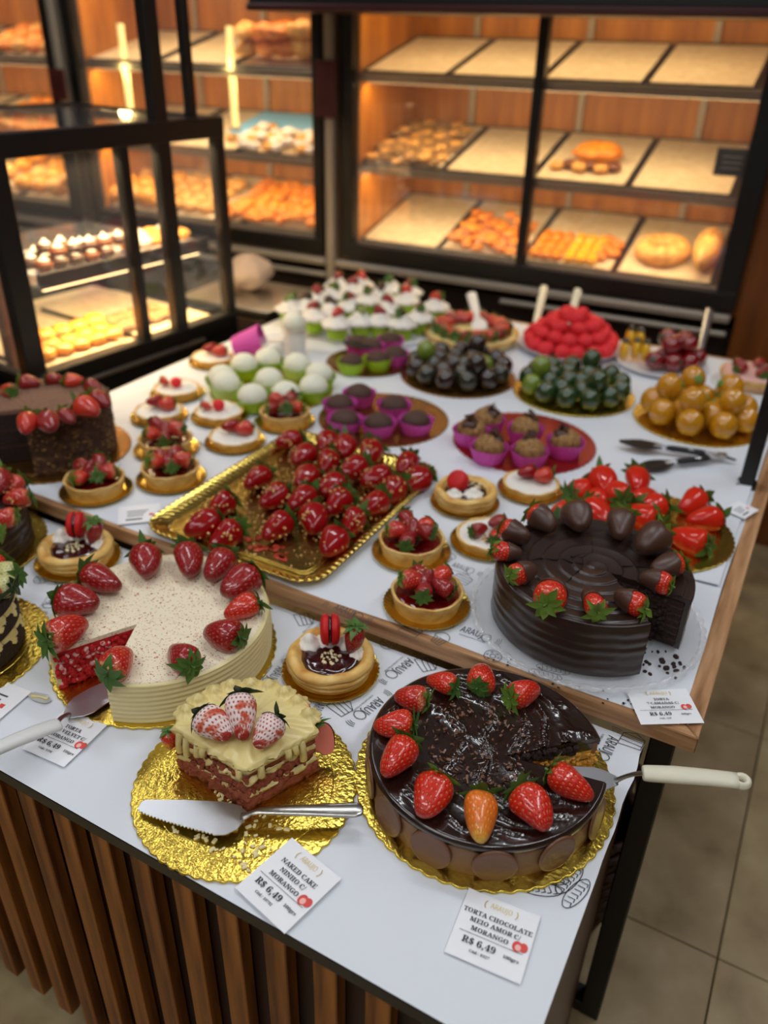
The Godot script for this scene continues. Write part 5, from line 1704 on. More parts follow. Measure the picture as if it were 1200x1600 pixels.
func medallion_cake() -> void:
	var c := Vector3(-0.203, CT, -0.647)
	gold_board(c, 0.149, "gold scalloped board under the chocolate cake with round medallions on its side")
	c.y += 0.003
	var o := thing("chocolate_cake", "chocolate cake with glossy swirled ganache and round chocolate medallions on its side", "cake", at(c))
	var ap3 := Vector3(-0.1801, 0.6810, -0.6443)
	var apex := Vector2(ap3.x - c.x, ap3.z - c.z)
	var a0 := angle_to(ap3, Vector3(-0.1109, 0.6810, -0.7100))
	var a1 := angle_to(ap3, Vector3(-0.0756, 0.6810, -0.6624)) + TAU
	var rim := 0.134
	var h := 0.046
	part("mousse_side", cut_cake(PackedVector2Array([Vector2(rim - 0.01, 0), Vector2(rim, 0), Vector2(rim, 0), Vector2(rim + 0.0008, h * 0.3), Vector2(rim - 0.0004, h * 0.6), Vector2(rim - 0.001, h - 0.004), Vector2(rim - 0.01, h - 0.003)]), rim, apex, a0, a1, 120), M.mousse, o)
	for q in [["golden_sponge", 0.002, 0.014, M.crumb_gold], ["chocolate_filling", 0.014, 0.016, M.choc], ["golden_sponge", 0.016, 0.029, M.crumb_gold], ["chocolate_filling", 0.029, h - 0.004, M.ganache]]:
		part(q[0], cut_cake(rect_prof(0.0, rim - 0.008, q[1], q[2]), rim, apex, a0, a1, 70), q[3], o)
	crumbly(MB.new(), o, "loose_crumbs", M.crumb_gold, apex, a0, 0.03, 0.12, 0.0, 0.027, 160, 0.0042, -1.0)
	crumbly(MB.new(), o, "loose_crumbs", M.crumb_dark, apex, a0, 0.0, 0.09, 0.03, 0.044, 90, 0.006, -1.0)
	var f := FastNoiseLite.new()
	f.seed = 12
	f.frequency = 17.0
	f.fractal_type = FastNoiseLite.FRACTAL_NONE
	f.domain_warp_enabled = true
	f.domain_warp_amplitude = 0.03
	f.domain_warp_frequency = 14.0
	var top := PackedVector2Array([Vector2(0, h - 0.006), Vector2(rim * 0.9, h - 0.006), Vector2(rim + 0.001, h - 0.008), Vector2(rim + 0.0022, h - 0.004), Vector2(rim + 0.0012, h)])
	for k in 84:
		top.append(Vector2(rim * (1.0 - (k + 1) / 84.0), h + 0.0018))
	part("ganache", cut_cake(top, rim, apex, a0, a1, 210, func(p: Vector3, a: float, j: int) -> Vector3:
		if j < 4:
			return p - Vector3(0, 0.003 * (0.5 + 0.5 * sin(a * 9.0 + sin(a * 4.0))) if j == 2 else 0.0, 0)
		var r := Vector2(p.x, p.z).length()
		var tw := 10.0 * r
		var x := p.x * cos(tw) - p.z * sin(tw)
		var z := p.x * sin(tw) + p.z * cos(tw)
		var q := f.get_noise_2d(x, z * 0.55)
		var fold := pow(1.0 - absf(q), 5.0)
		return p + Vector3(0, (fold * 0.005 - 0.001) * smoothstep(rim, rim - 0.018, r) * smoothstep(0.002, 0.03, Vector2(p.x - apex.x, p.z - apex.y).length()), 0)), M.ganache, o)
	# flakes of chocolate
	var b := MB.new()
	for k in 300:
		var a := rr(0, TAU)
		var r := 0.055 * sqrt(rr(0, 1)) + 0.01
		var p := Vector3(cos(a) * r * 1.2 - 0.005, h + rr(0.0045, 0.007), -sin(a) * r)
		if p.x > 0.045 and absf(p.z) < 0.03:
			continue
		var s := rr(0.0015, 0.0055)
		b.box(Vector3.ZERO, Vector3(s, 0.0005, s * rr(0.25, 0.6)), 0.0, Transform3D(Basis.from_euler(Vector3(rr(-0.6, 0.6), rr(0, 6), rr(-0.6, 0.6))), p))
	part("chocolate_flakes", b, M.medal, o, IDX, true)
	var md := cached("medal", func() -> MB:
		var r := 0.0235
		return MB.new().lathe(PackedVector2Array([Vector2(0, 0), Vector2(r * 0.97, 0), Vector2(r, 0.001), Vector2(r, 0.0022), Vector2(r * 0.96, 0.0034), Vector2(r * 0.86, 0.0036), Vector2(r * 0.83, 0.0031), Vector2(r * 0.5, 0.0031), Vector2(0, 0.0031)]), 40))
	var ms := [Vector3(-0.3047, 0.6550, -0.5639), Vector3(-0.2663, 0.6550, -0.5254), Vector3(-0.2074, 0.6550, -0.5130), Vector3(-0.1423, 0.6550, -0.5268), Vector3(-0.0928, 0.6550, -0.5716), Vector3(-0.0720, 0.6550, -0.6370), Vector3(-0.3224, 0.6550, -0.5921)]
	for p in ms:
		var dir := Vector3(p.x - c.x, 0, p.z - c.z).normalized()
		part("chocolate_medallion", md, M.medal, o, Transform3D(Basis(dir.cross(Vector3.UP), dir, Vector3.UP) * Basis(Vector3.RIGHT, rr(-0.02, 0.12)), dir * (rim + 0.0005) + Vector3(0, 0.021 + rr(-0.002, 0.002), 0)))
	var lb := ["at the back right, orange and furthest from the others", "at the back centre, leaves toward the middle", "at the back left, seen from its leafy end", "on the upper left, pale shouldered", "on the far left, lying sideways", "on the left, small and round with a bent tip", "at the front left, dark red at the tip", "at the front, orange with a yellow green tip", "at the front right, pointed toward the medallions", "rightmost, beside the white handled server"]
	var bs := [[Vector3(-0.1816, 0.6918, -0.7592), Vector3(-0.2049, 0.6956, -0.7195)], [Vector3(-0.2523, 0.6912, -0.7626), Vector3(-0.2456, 0.6949, -0.7180)], [Vector3(-0.3106, 0.6908, -0.7100), Vector3(-0.2691, 0.6944, -0.7047)], [Vector3(-0.3303, 0.6902, -0.6582), Vector3(-0.2900, 0.6940, -0.6694)], [Vector3(-0.3282, 0.6929, -0.6042), Vector3(-0.2838, 0.6971, -0.6216)], [Vector3(-0.2790, 0.6955, -0.5400), Vector3(-0.2771, 0.7007, -0.5936)], [Vector3(-0.2257, 0.6951, -0.5129), Vector3(-0.2231, 0.7002, -0.5655)], [Vector3(-0.1582, 0.6955, -0.5158), Vector3(-0.1778, 0.7008, -0.5659)], [Vector3(-0.1034, 0.6947, -0.5632), Vector3(-0.1461, 0.6996, -0.5924)], [Vector3(-0.0749, 0.6945, -0.6236), Vector3(-0.1264, 0.6994, -0.6333)]]
	for k in bs.size():
		var m: Material = [M.berry_orange, M.berry_orange, M.berry_orange, M.berry_pale, M.berry_orange, M.berry_orange, M.berry_orange, M.berry_amber, M.berry_orange, M.berry_orange][k]
		berry(bs[k][0], bs[k][1], k, m, M.leaf if k % 3 else M.leaf_light, "strawberry on the chocolate medallion cake, " + lb[k], "strawberries on the medallion cake")
	white_server(Vector3(-0.0719, 0.6640, -0.6848), Vector3(-0.0983, 0.6580, -0.6725), Vector3(-0.0371, 0.7000, -0.6795), Vector3(0.0685, 0.7080, -0.7171), M.plastic_cream, "white handled cake server sticking out to the right of the chocolate medallion cake", 0.017)


func edge_cakes() -> void:
	# dark cake cut off by the left edge of the picture
	var c := Vector3(-1.155, CT, -0.66)
	gold_board(c, 0.139, "gold board under the dark chocolate cake at the left edge, behind the naked layer cake")
	c.y += 0.003
	var o := thing("chocolate_cake", "dark chocolate cake with combed sides and glazed strawberries at the left edge of the counter", "cake", at(c))
	part("frosting", swirl_cake(0.118, 0.085, 5), M.fudge, o)
	var bs := [[Vector3(-1.0636, 0.7269, -0.6993), Vector3(-1.0303, 0.7308, -0.7293)], [Vector3(-1.0371, 0.7238, -0.6493), Vector3(-1.0045, 0.7277, -0.6800)], [Vector3(-1.0885, 0.7271, -0.7158), Vector3(-1.0887, 0.7317, -0.7606)], [Vector3(-1.0799, 0.7353, -0.6978), Vector3(-1.1148, 0.7415, -0.7430)], [Vector3(-1.0813, 0.7330, -0.6775), Vector3(-1.1146, 0.7384, -0.7141)], [Vector3(-1.0251, 0.7246, -0.6226), Vector3(-0.9806, 0.7282, -0.6277)]]
	for k in bs.size():
		berry(bs[k][0], bs[k][1], k, M.berry_pale if k < 3 else M.berry, M.leaf_light if k % 2 else M.leaf, "glazed strawberry on the dark left edge cake, %s from its right rim" % nth[k], "strawberries on the left edge cake", true)
	# naked chocolate layer cake in front of it
	c = Vector3(-0.93, CT, -0.49)
	gold_board(c, 0.122, "crinkled gold board under the chocolate layer cake at the left edge")
	c.y += 0.003
	o = thing("layer_cake", "dark chocolate layer cake with bulging piped cream between its layers, at the left edge", "cake", at(c))
	var ys := [[0.0, 0.027], [0.037, 0.06], [0.07, 0.09]]
	for k in 3:
		part("sponge_layer", MB.new().lathe(PackedVector2Array([Vector2(0, ys[k][0]), Vector2(0.088, ys[k][0]), Vector2(0.09, ys[k][0] + 0.003), Vector2(0.09, ys[k][1] - 0.003), Vector2(0.088, ys[k][1]), Vector2(0, ys[k][1])]), 60), M.crumb_dark, o)
	for k in 2:
		for j in 15:
			var a := TAU * j / 15.0 + k * 0.2
			part("piped_cream", dollop(0.017, 0.014, 6), M.custard, o, Transform3D(Basis(Vector3.UP, a) * Basis(Vector3.FORWARD, 0.9), Vector3(cos(a) * 0.078, ys[k][1] + 0.004, -sin(a) * 0.078)))
		part("cream_layer", disc_mesh("lc", 0.08, 0, 0.011), M.custard, o, at(Vector3(0, ys[k][1], 0)))
	bs = [[Vector3(-0.9058, 0.7336, -0.5517), Vector3(-0.8626, 0.7373, -0.5639)], [Vector3(-0.8865, 0.7334, -0.5284), Vector3(-0.8434, 0.7371, -0.5409)], [Vector3(-0.9012, 0.7353, -0.5351), Vector3(-0.9155, 0.7399, -0.5775)], [Vector3(-0.8836, 0.7379, -0.5208), Vector3(-0.8420, 0.7415, -0.5038)]]
	for k in bs.size():
		berry(bs[k][0], bs[k][1], k, M.berry_white if k < 2 else M.berry_orange, M.leaf_dark if k % 2 else M.leaf, "%s strawberry with long leaves on the chocolate layer cake, %s from its right rim" % ["pale green" if k < 2 else "red", nth[k]], "strawberries on the chocolate layer cake")
	var st := thing("cream_drop", "dried cream drop in a wet ring left of the red velvet cake", "cream drop", at(Vector3(-0.7524, 0.6335, -0.4790)))
	part("wet_ring", star_solid(PackedVector2Array([Vector2(0.018, -0.004), Vector2(0.004, -0.009), Vector2(-0.014, -0.004), Vector2(-0.017, 0.005), Vector2(-0.002, 0.008), Vector2(0.015, 0.004)]), 0.0, 0.0007, 0.0003, 0.001, 2, 40), mat(Color(0.72, 0.72, 0.7), 0.2), st)
	part("cream", MB.new().tube(PackedVector3Array([Vector3(-0.01, 0.001, 0.004), Vector3(0.0, 0.0015, 0.0), Vector3(0.012, 0.001, -0.003)]), PackedFloat32Array([0.0025, 0.0014, 0.002]), 8, 0.7), M.custard, st)


func swirl_cake(r: float, h: float, sd: int) -> MB:
	var f := FastNoiseLite.new()
	f.seed = sd
	f.frequency = 9.0
	var prof := PackedVector2Array([Vector2(0, 0), Vector2(r, 0), Vector2(r, 0)])
	for k in 29:
		prof.append(Vector2(r, 0.001 + (h - 0.005) * k / 28.0))
	prof.append(Vector2(r - 0.001, h - 0.0015))
	prof.append(Vector2(r - 0.004, h))
	for k in 24:
		prof.append(Vector2((r - 0.006) * (1.0 - k / 23.0), h))
	return MB.new().lathe(prof, 110, func(p: Vector3, a: float, j: int) -> Vector3:
		if j > 2 and j < 32:
			var q := 0.0011 * sin(p.y * 420.0 + 3.0 * f.get_noise_2d(a * 0.12, p.y)) + 0.002 * f.get_noise_2d(cos(a) * 0.2 + p.y * 9.0, sin(a) * 0.2)
			return p + Vector3(p.x, 0, p.z).normalized() * q
		return p)


func seven_layer_cake() -> void:
	var c := Vector3(-0.181, TT, -0.96)
	var pl := thing("glass_plate", "round clear glass plate with a rope edge under the tall dark chocolate cake", "plate", at(c))
	part("disc", MB.new().lathe(PackedVector2Array([Vector2(0, 0.004), Vector2(0.1, 0.004), Vector2(0.14, 0.005), Vector2(0.158, 0.0085), Vector2(0.158, 0.0115), Vector2(0.139, 0.0085), Vector2(0.1, 0.0075), Vector2(0, 0.0075)]), 96), M.plate_glass, pl)
	part("rope_rim", MB.new().grid(func(u: float, v: float) -> Vector3:
		var a := u * TAU
		var q := v * TAU
		var r := 0.0042 * (1.0 + 0.35 * cos(46.0 * a + q))
		return Vector3(cos(a) * (0.1605 + cos(q) * r), 0.0105 + sin(q) * r, -sin(a) * (0.1605 + cos(q) * r)), 368, 10, true, true), M.glass_rim, pl)
	part("foot", MB.new().lathe(PackedVector2Array([Vector2(0.095, 0), Vector2(0.1, 0), Vector2(0.1, 0.004), Vector2(0.095, 0.004)]), 60), M.plate_glass, pl)
	c.y += 0.008
	var o := thing("chocolate_cake", "tall dark chocolate cake with a spiral top, on a glass plate", "cake", at(c))
	var ap3 := Vector3(-0.1561, 0.7580, -0.9564)
	var apex := Vector2(ap3.x - c.x, ap3.z - c.z)
	var a0 := angle_to(ap3, Vector3(-0.0631, 0.7580, -0.9481))
	var a1 := angle_to(ap3, Vector3(-0.0789, 0.7580, -0.8673)) + TAU
	var rim := 0.134
	var h := 0.082
	var f := FastNoiseLite.new()
	f.seed = 17
	f.frequency = 8.0
	var prof := PackedVector2Array([Vector2(rim - 0.008, 0), Vector2(rim, 0), Vector2(rim, 0)])
	for k in 31:
		prof.append(Vector2(rim, 0.001 + (h - 0.004) * k / 30.0))
	prof.append(Vector2(rim - 0.0012, h - 0.0006))
	prof.append(Vector2(rim - 0.004, h))
	for k in 80:
		prof.append(Vector2((rim - 0.006) * (1.0 - k / 79.0), h))
	prof.append(Vector2(0, h - 0.007))
	prof.append(Vector2(rim - 0.008, h - 0.007))
	prof.append(Vector2(rim - 0.008, h - 0.007))
	part("frosting", cut_cake(prof, rim, apex, a0, a1, 170, func(p: Vector3, a: float, j: int) -> Vector3:
		if j > 2 and j < 34:
			var q := 0.0005 * sin(p.y * 430.0 + 3.5 * f.get_noise_2d(a * 0.16, p.y * 0.5) + 0.7 * a) + 0.0011 * f.get_noise_2d(a * 0.05, p.y * 9.0)
			return p + Vector3(p.x, 0, p.z).normalized() * q
		if j >= 35 and j < 116:
			var r := Vector2(p.x, p.z).length()
			var s := fposmod(r / 0.0205 + atan2(-p.z, p.x) / TAU, 1.0)
			return p + Vector3(0, 0.0032 * pow(s, 1.5) * (1.0 - smoothstep(0.88, 1.0, s)) - 0.001, 0)
		return p), M.fudge, o)
	for k in 7:
		part("sponge_layer", cut_cake(rect_prof(0.0, rim - 0.009, 0.001 + k * 0.0106, 0.0095 + k * 0.0106), rim, apex, a0, a1, 50), M.crumb_dark, o)
		if k < 6:
			part("chocolate_layer", cut_cake(rect_prof(0.0, rim - 0.009, 0.0095 + k * 0.0106, 0.0116 + k * 0.0106), rim, apex, a0, a1, 50), M.choc, o)
	crumbly(MB.new(), o, "loose_crumbs", M.crumb_dark, apex, a0, 0.02, 0.09, 0.0, 0.075, 160, 0.006, -1.0)
	crumbly(MB.new(), o, "loose_crumbs", M.crumb_dark, apex, a1, 0.04, 0.098, 0.0, 0.07, 160, 0.008, 1.0)
	var b := MB.new()
	var cs := [[[0.006, 0.003], [0.0, -0.012], [0.004, -0.024], [0.01, -0.031]], [[0.006, 0.003], [-0.008, 0.008], [-0.02, 0.006], [-0.034, 0.015], [-0.05, 0.02], [-0.062, 0.034]], [[0.0, -0.012], [-0.015, -0.006]], [[0.006, 0.003], [0.008, 0.016], [0.004, 0.026]], [[0.004, 0.026], [0.0, 0.055], [-0.004, 0.078]], [[0.055, -0.02], [0.075, -0.03], [0.093, -0.035]], [[0.01, -0.031], [-0.004, -0.07]]]
	var tip := PackedVector2Array()
	for l in cs:
		tip.clear()
		for q in l:
			tip.append(Vector2(q[0] - 0.02, q[1]))
		for k in tip.size() - 1:
			var d := tip[k + 1] - tip[k]
			var m := Vector3((tip[k].x + tip[k + 1].x) / 2, h + 0.0004, (tip[k].y + tip[k + 1].y) / 2)
			b.box(Vector3.ZERO, Vector3(d.length() * 1.05, 0.0024, 0.0007), 0.0, Transform3D(Basis(Vector3.UP, -d.angle()), m))
	part("surface_cracks", b, M.crack, o, IDX, true)
	b = MB.new()
	for k in 46:
		var p := Vector3(-0.0554, 0.6760, -0.9018) + Vector3(rr(-0.06, 0.03), 0.0, rr(-0.03, 0.03))
		var s := rr(0.0015, 0.007) * (1.0 if k % 3 else 1.3)
		b.box(Vector3.ZERO, Vector3(s, s * 0.7, s * 0.8), s * 0.2, Transform3D(Basis.from_euler(Vector3(rr(0, 6), rr(0, 6), 0)), p))
	for k in 26:
		var p := Vector3(rr(-0.26, -0.05), TT + 0.0008, rr(-0.825, -0.80))
		var s := rr(0.0012, 0.004)
		b.box(Vector3.ZERO, Vector3(s, s * 0.5, s * 0.8), s * 0.2, Transform3D(Basis(Vector3.UP, rr(0, 6)), p))
	var lo := thing("cake_crumbs", "dark chocolate crumbs scattered on the glass plate and table rail", "crumbs")
	part("crumbs", b, M.crumb_dark, lo, IDX, true)
	lo.set_meta("kind", "stuff")
	var bs := [[Vector3(-0.2558, 0.7707, -1.0047), Vector3(-0.2995, 0.7757, -1.0268)], [Vector3(-0.2228, 0.7748, -1.0163), Vector3(-0.2434, 0.7805, -1.0659)], [Vector3(-0.1686, 0.7775, -1.0230), Vector3(-0.1741, 0.7832, -1.0764)], [Vector3(-0.1302, 0.7777, -1.0019), Vector3(-0.1130, 0.7833, -1.0527)], [Vector3(-0.1066, 0.7701, -0.9714), Vector3(-0.0739, 0.7748, -1.0052)], [Vector3(-0.1159, 0.7658, -0.9504), Vector3(-0.0742, 0.7695, -0.9473)], [Vector3(-0.1331, 0.7655, -0.8915), Vector3(-0.0930, 0.7691, -0.8796)], [Vector3(-0.1649, 0.7672, -0.8781), Vector3(-0.1428, 0.7709, -0.8380)], [Vector3(-0.2086, 0.7694, -0.8704), Vector3(-0.2027, 0.7737, -0.8169)], [Vector3(-0.2434, 0.7654, -0.8936), Vector3(-0.2682, 0.7689, -0.8599)], [Vector3(-0.2751, 0.7664, -0.9226), Vector3(-0.3135, 0.7701, -0.9059)], [Vector3(-0.2767, 0.7692, -0.9572), Vector3(-0.3213, 0.7736, -0.9644)]]
	var lb := ["at the back left of the ring", "at the back, tip straight down", "at the back right, broad and upright", "on the right, largest and fully coated", "upper right rim", "right of the cut slice", "left of the cut slice", "at the front, leaves hanging over the side", "at the front left", "on the left, leaf pointing left", "far left, red half facing left", "upper left, leaning inward"]
	for k in bs.size():
		dipped(bs[k][0], bs[k][1], k, "chocolate dipped strawberry on the tall dark cake, " + lb[k], "chocolate dipped strawberries", [0.8, 0.86, 0.86, 0.86, 0.8, 0.68, 0.62, 0.56, 0.56, 0.68, 0.56, 0.74][k])


func table_cakes() -> void:
	seven_layer_cake()
	# nut coated cake at the left
	var c := Vector3(-1.245, TT, -0.955)
	gold_board(c, 0.142, "brown board under the nut coated chocolate cake", M.brown_board)
	c.y += 0.003
	var o := thing("chocolate_cake", "nut coated chocolate cake topped with cocoa shavings and a ring of strawberries", "cake", at(c))
	var ap3 := Vector3(-1.2302, 0.7700, -0.9111)
	var apex := Vector2(ap3.x - c.x, ap3.z - c.z)
	var a1 := angle_to(ap3, Vector3(-1.2652, 0.7700, -0.8719))
	var a0 := angle_to(ap3, Vector3(-1.1260, 0.7700, -0.7843))
	if a1 < a0:
		a1 += TAU
	var rim := 0.117
	var h := 0.104
	var f := FastNoiseLite.new()
	f.seed = 4
	f.frequency = 110.0
	var prof := PackedVector2Array([Vector2(rim - 0.006, 0), Vector2(rim, 0)])
	for k in 26:
		prof.append(Vector2(rim, 0.001 + (h - 0.003) * k / 25.0))
	prof.append(Vector2(rim - 0.006, h))
	part("nut_coating", cut_cake(prof, rim, apex, a0, a1, 170, func(p: Vector3, _a: float, j: int) -> Vector3:
		return p + (Vector3(p.x, 0, p.z).normalized() * 0.003 * f.get_noise_3dv(p) if j > 1 else Vector3.ZERO)), M.nutty, o)
	var top := PackedVector2Array()
	for k in 9:
		top.append(Vector2((rim - 0.004) * k / 8.0, h - 0.008))
	for k in 12:
		top.append(Vector2((rim - 0.004) * (1.0 - k / 11.0), h))
	part("cocoa_shavings", cut_cake(top, rim, apex, a0, a1, 90, func(p: Vector3, _a: float, j: int) -> Vector3:
		return p + (Vector3(0, 0.004 * f.get_noise_3dv(p * 0.6), 0) if j > 9 else Vector3.ZERO)), M.shaved, o)
	for q in [["sponge_layer", 0.001, 0.03, M.crumb_dark], ["chocolate_layer", 0.03, 0.034, M.choc], ["sponge_layer", 0.034, 0.064, M.crumb_dark], ["chocolate_layer", 0.064, 0.068, M.choc], ["sponge_layer", 0.068, h - 0.008, M.crumb_dark]]:
		part(q[0], cut_cake(rect_prof(0.0, rim - 0.007, q[1], q[2]), rim, apex, a0, a1, 50), q[3], o)
	var nb := MB.new()
	for k in 420:
		var a := rr(a0, a1)
		var d := Vector2(cos(a), -sin(a))
		var kk := apex.dot(d)
		var r := -kk + sqrt(kk * kk - apex.length_squared() + rim * rim)
		var s := rr(0.0025, 0.006)
		nb.box(Vector3.ZERO, Vector3(s, s * 0.7, s * 0.6), s * 0.2, Transform3D(Basis.from_euler(Vector3(rr(0, 6), rr(0, 6), 0)), Vector3(apex.x + d.x * r, rr(0.002, h), apex.y + d.y * r)))
	part("chopped_nuts", nb, M.chopped, o, IDX, true)
	var bs := [[Vector3(-1.1180, 0.7915, -0.8067), Vector3(-1.1540, 0.7974, -0.8437)], [Vector3(-1.0914, 0.7911, -0.8313), Vector3(-1.1310, 0.7970, -0.8644)], [Vector3(-1.0957, 0.7860, -0.8885), Vector3(-1.1358, 0.7907, -0.8994)], [Vector3(-1.0749, 0.7923, -0.9285), Vector3(-1.1266, 0.7980, -0.9287)], [Vector3(-1.0928, 0.7884, -0.9690), Vector3(-1.1403, 0.7940, -0.9810)], [Vector3(-1.1617, 0.7855, -1.0172), Vector3(-1.2018, 0.7901, -1.0201)], [Vector3(-1.2334, 0.7802, -1.0448), Vector3(-1.2650, 0.7841, -1.0206)], [Vector3(-1.2712, 0.7798, -1.0330), Vector3(-1.3030, 0.7837, -1.0090)], [Vector3(-1.2969, 0.7789, -0.9900), Vector3(-1.3329, 0.7831, -0.9730)], [Vector3(-1.3396, 0.7805, -0.9370), Vector3(-1.3002, 0.7834, -0.9307)]]
	for k in bs.size():
		berry(bs[k][0], bs[k][1], k, M.berry if k % 3 else M.berry_orange, M.leaf if k % 2 else M.leaf_light, "strawberry on the nut coated chocolate cake, %s round the rim from its cut front edge" % nth[k], "strawberries on the nut coated cake")


func rounded_rect(u: float, hx: float, hz: float, r: float) -> Vector2:
	# a point on a rounded rectangle, u in 0..1 counterclockwise seen from above, as (x, z)
	var sx := hx - r
	var sz := hz - r
	var q := PI * r / 2
	var segs := [2 * sz, q, 2 * sx, q, 2 * sz, q, 2 * sx, q]
	var tot := 4 * (sx + sz) + 4 * q
	var s := fposmod(u, 1.0) * tot
	for k in 8:
		if s <= segs[k]:
			var f: float = s / segs[k]
			match k:
				0: return Vector2(hx, sz - 2 * sz * f)
				1: return Vector2(sx + cos(f * PI / 2) * r, -sz - sin(f * PI / 2) * r)
				2: return Vector2(sx - 2 * sx * f, -hz)
				3: return Vector2(-sx - sin(f * PI / 2) * r, -sz - cos(f * PI / 2) * r)
				4: return Vector2(-hx, -sz + 2 * sz * f)
				5: return Vector2(-sx - cos(f * PI / 2) * r, sz + sin(f * PI / 2) * r)
				6: return Vector2(-sx + 2 * sx * f, hz)
				7: return Vector2(sx + sin(f * PI / 2) * r, sz + cos(f * PI / 2) * r)
		s -= segs[k]
	return Vector2(hx, sz)


func gold_tray() -> void:
	var c := Vector3(-0.717, TT, -1.035)
	var hx := 0.174
	var hz := 0.228
	var o := thing("gold_tray", "rectangular gold tray with a fluted rim, full of candied strawberries", "tray", at(c))
	var rows := [[0.03, 0.0015], [0.03, 0.0015], [0.024, 0.0035], [0.018, 0.008], [0.012, 0.012], [0.003, 0.0135], [0.0, 0.0125], [0.003, 0.0115], [0.014, 0.0105], [0.028, 0.0005]]
	part("rim", MB.new().grid(func(u: float, v: float) -> Vector3:
		var j := int(round(v * 9))
		var q: Array = rows[9 - j]
		var p := rounded_rect(u, hx - q[0], hz - q[0], maxf(0.05 - q[0], 0.012))
		var fl := 0.0011 * sin(u * TAU * 118.0) if q[0] < 0.02 else 0.0
		return Vector3(p.x, q[1] + fl, p.y), 480, 9, true), M.doily, o)
	part("floor", MB.new().grid(func(u: float, v: float) -> Vector3:
		var p := rounded_rect(u, hx - 0.03, hz - 0.03, 0.02) * (1.0 - v)
		return Vector3(p.x, 0.0015, p.y), 80, 6, true), M.gold_tray, o)
	var ridge := MB.new()
	for e in [0.036, 0.041]:
		ridge.grid(func(u: float, v: float) -> Vector3:
			var p := rounded_rect(u, hx - e, hz - e, 0.016)
			var q := v * PI
			var n := p.normalized()
			return Vector3(p.x + n.x * cos(q) * 0.0012, 0.0015 + sin(q) * 0.0012, p.y + n.y * cos(q) * 0.0012), 120, 4, true)
	part("embossed_ridge", ridge, M.doily, o)
	var b := MB.new()
	for k in 330:
		var p := Vector3(rr(-0.128, 0.128), 0.003, rr(-0.19, 0.19))
		if p.z < 0.03 and k % 3:
			p.x = rr(-0.13, -0.02)
		var s := rr(0.0014, 0.0028)
		b.box(Vector3.ZERO, Vector3(s * 1.3, s * 0.6, s * 0.8), 0.0, Transform3D(Basis.from_euler(Vector3(rr(-0.5, 0.5), rr(0, 6), 0)), p))
	part("nut_specks", b, M.nut, o, IDX, true)
	b = MB.new()
	for q in [[0.03, 0.17], [0.08, 0.165], [0.0, 0.15], [-0.05, -0.09], [0.05, 0.155], [-0.02, 0.16]]:
		for k in 9:
			var s := rr(0.003, 0.008)
			b.box(Vector3.ZERO, Vector3(s * 1.4, 0.0014, s), 0.0005, Transform3D(Basis(Vector3.UP, rr(0, 6)), Vector3(q[0] + rr(-0.014, 0.014), 0.003, q[1] + rr(-0.01, 0.01))))
	part("red_syrup_flakes", b, mat(Color(0.72, 0.24, 0.16), 0.3), o, IDX, true)
	var bs := [[Vector3(-0.8658, 0.6842, -1.1640), Vector3(-0.8396, 0.6872, -1.2156)], [Vector3(-0.7948, 0.6855, -1.1164), Vector3(-0.7890, 0.6885, -1.1780)], [Vector3(-0.7819, 0.6858, -1.1902), Vector3(-0.7895, 0.6888, -1.2523)], [Vector3(-0.7242, 0.6858, -1.1889), Vector3(-0.7536, 0.6888, -1.2441)], [Vector3(-0.6803, 0.6882, -1.1865), Vector3(-0.6926, 0.6912, -1.2550)], [Vector3(-0.8097, 0.6857, -0.9948), Vector3(-0.8074, 0.6887, -1.0570)], [Vector3(-0.7370, 0.6855, -1.0457), Vector3(-0.7403, 0.6885, -1.1073)], [Vector3(-0.7288, 0.6857, -1.1197), Vector3(-0.7440, 0.6887, -1.1800)], [Vector3(-0.6856, 0.6858, -1.1185), Vector3(-0.6754, 0.6888, -1.1802)], [Vector3(-0.7545, 0.6858, -0.9592), Vector3(-0.7389, 0.6888, -1.0198)], [Vector3(-0.6977, 0.6870, -0.9684), Vector3(-0.6946, 0.6900, -1.0344)], [Vector3(-0.6885, 0.6856, -1.0437), Vector3(-0.6773, 0.6886, -1.1046)], [Vector3(-0.6401, 0.6863, -0.9963), Vector3(-0.6387, 0.6893, -1.0603)], [Vector3(-0.6435, 0.6857, -1.1135), Vector3(-0.6106, 0.6887, -1.1666)], [Vector3(-0.5802, 0.6866, -1.0811), Vector3(-0.5779, 0.6896, -1.1461)], [Vector3(-0.6011, 0.6857, -1.1856), Vector3(-0.6100, 0.6887, -1.2474)], [Vector3(-0.5718, 0.6863, -1.1412), Vector3(-0.5515, 0.6893, -1.2021)], [Vector3(-0.6844, 0.6864, -0.8770), Vector3(-0.6797, 0.6894, -0.9412)], [Vector3(-0.6231, 0.6866, -0.9301), Vector3(-0.6618, 0.6896, -0.9823)], [Vector3(-0.5815, 0.6848, -0.9573), Vector3(-0.5899, 0.6878, -1.0164)], [Vector3(-0.5880, 0.6864, -1.0198), Vector3(-0.5774, 0.6894, -1.0833)], [Vector3(-0.5814, 0.6852, -0.8877), Vector3(-0.5818, 0.6882, -0.9485)], [Vector3(-0.8033, 0.6859, -0.8848), Vector3(-0.8041, 0.6889, -0.9477)], [Vector3(-0.8000, 0.6864, -0.8218), Vector3(-0.7784, 0.6894, -0.8826)], [Vector3(-0.7391, 0.6867, -0.8099), Vector3(-0.7347, 0.6897, -0.8750)]]
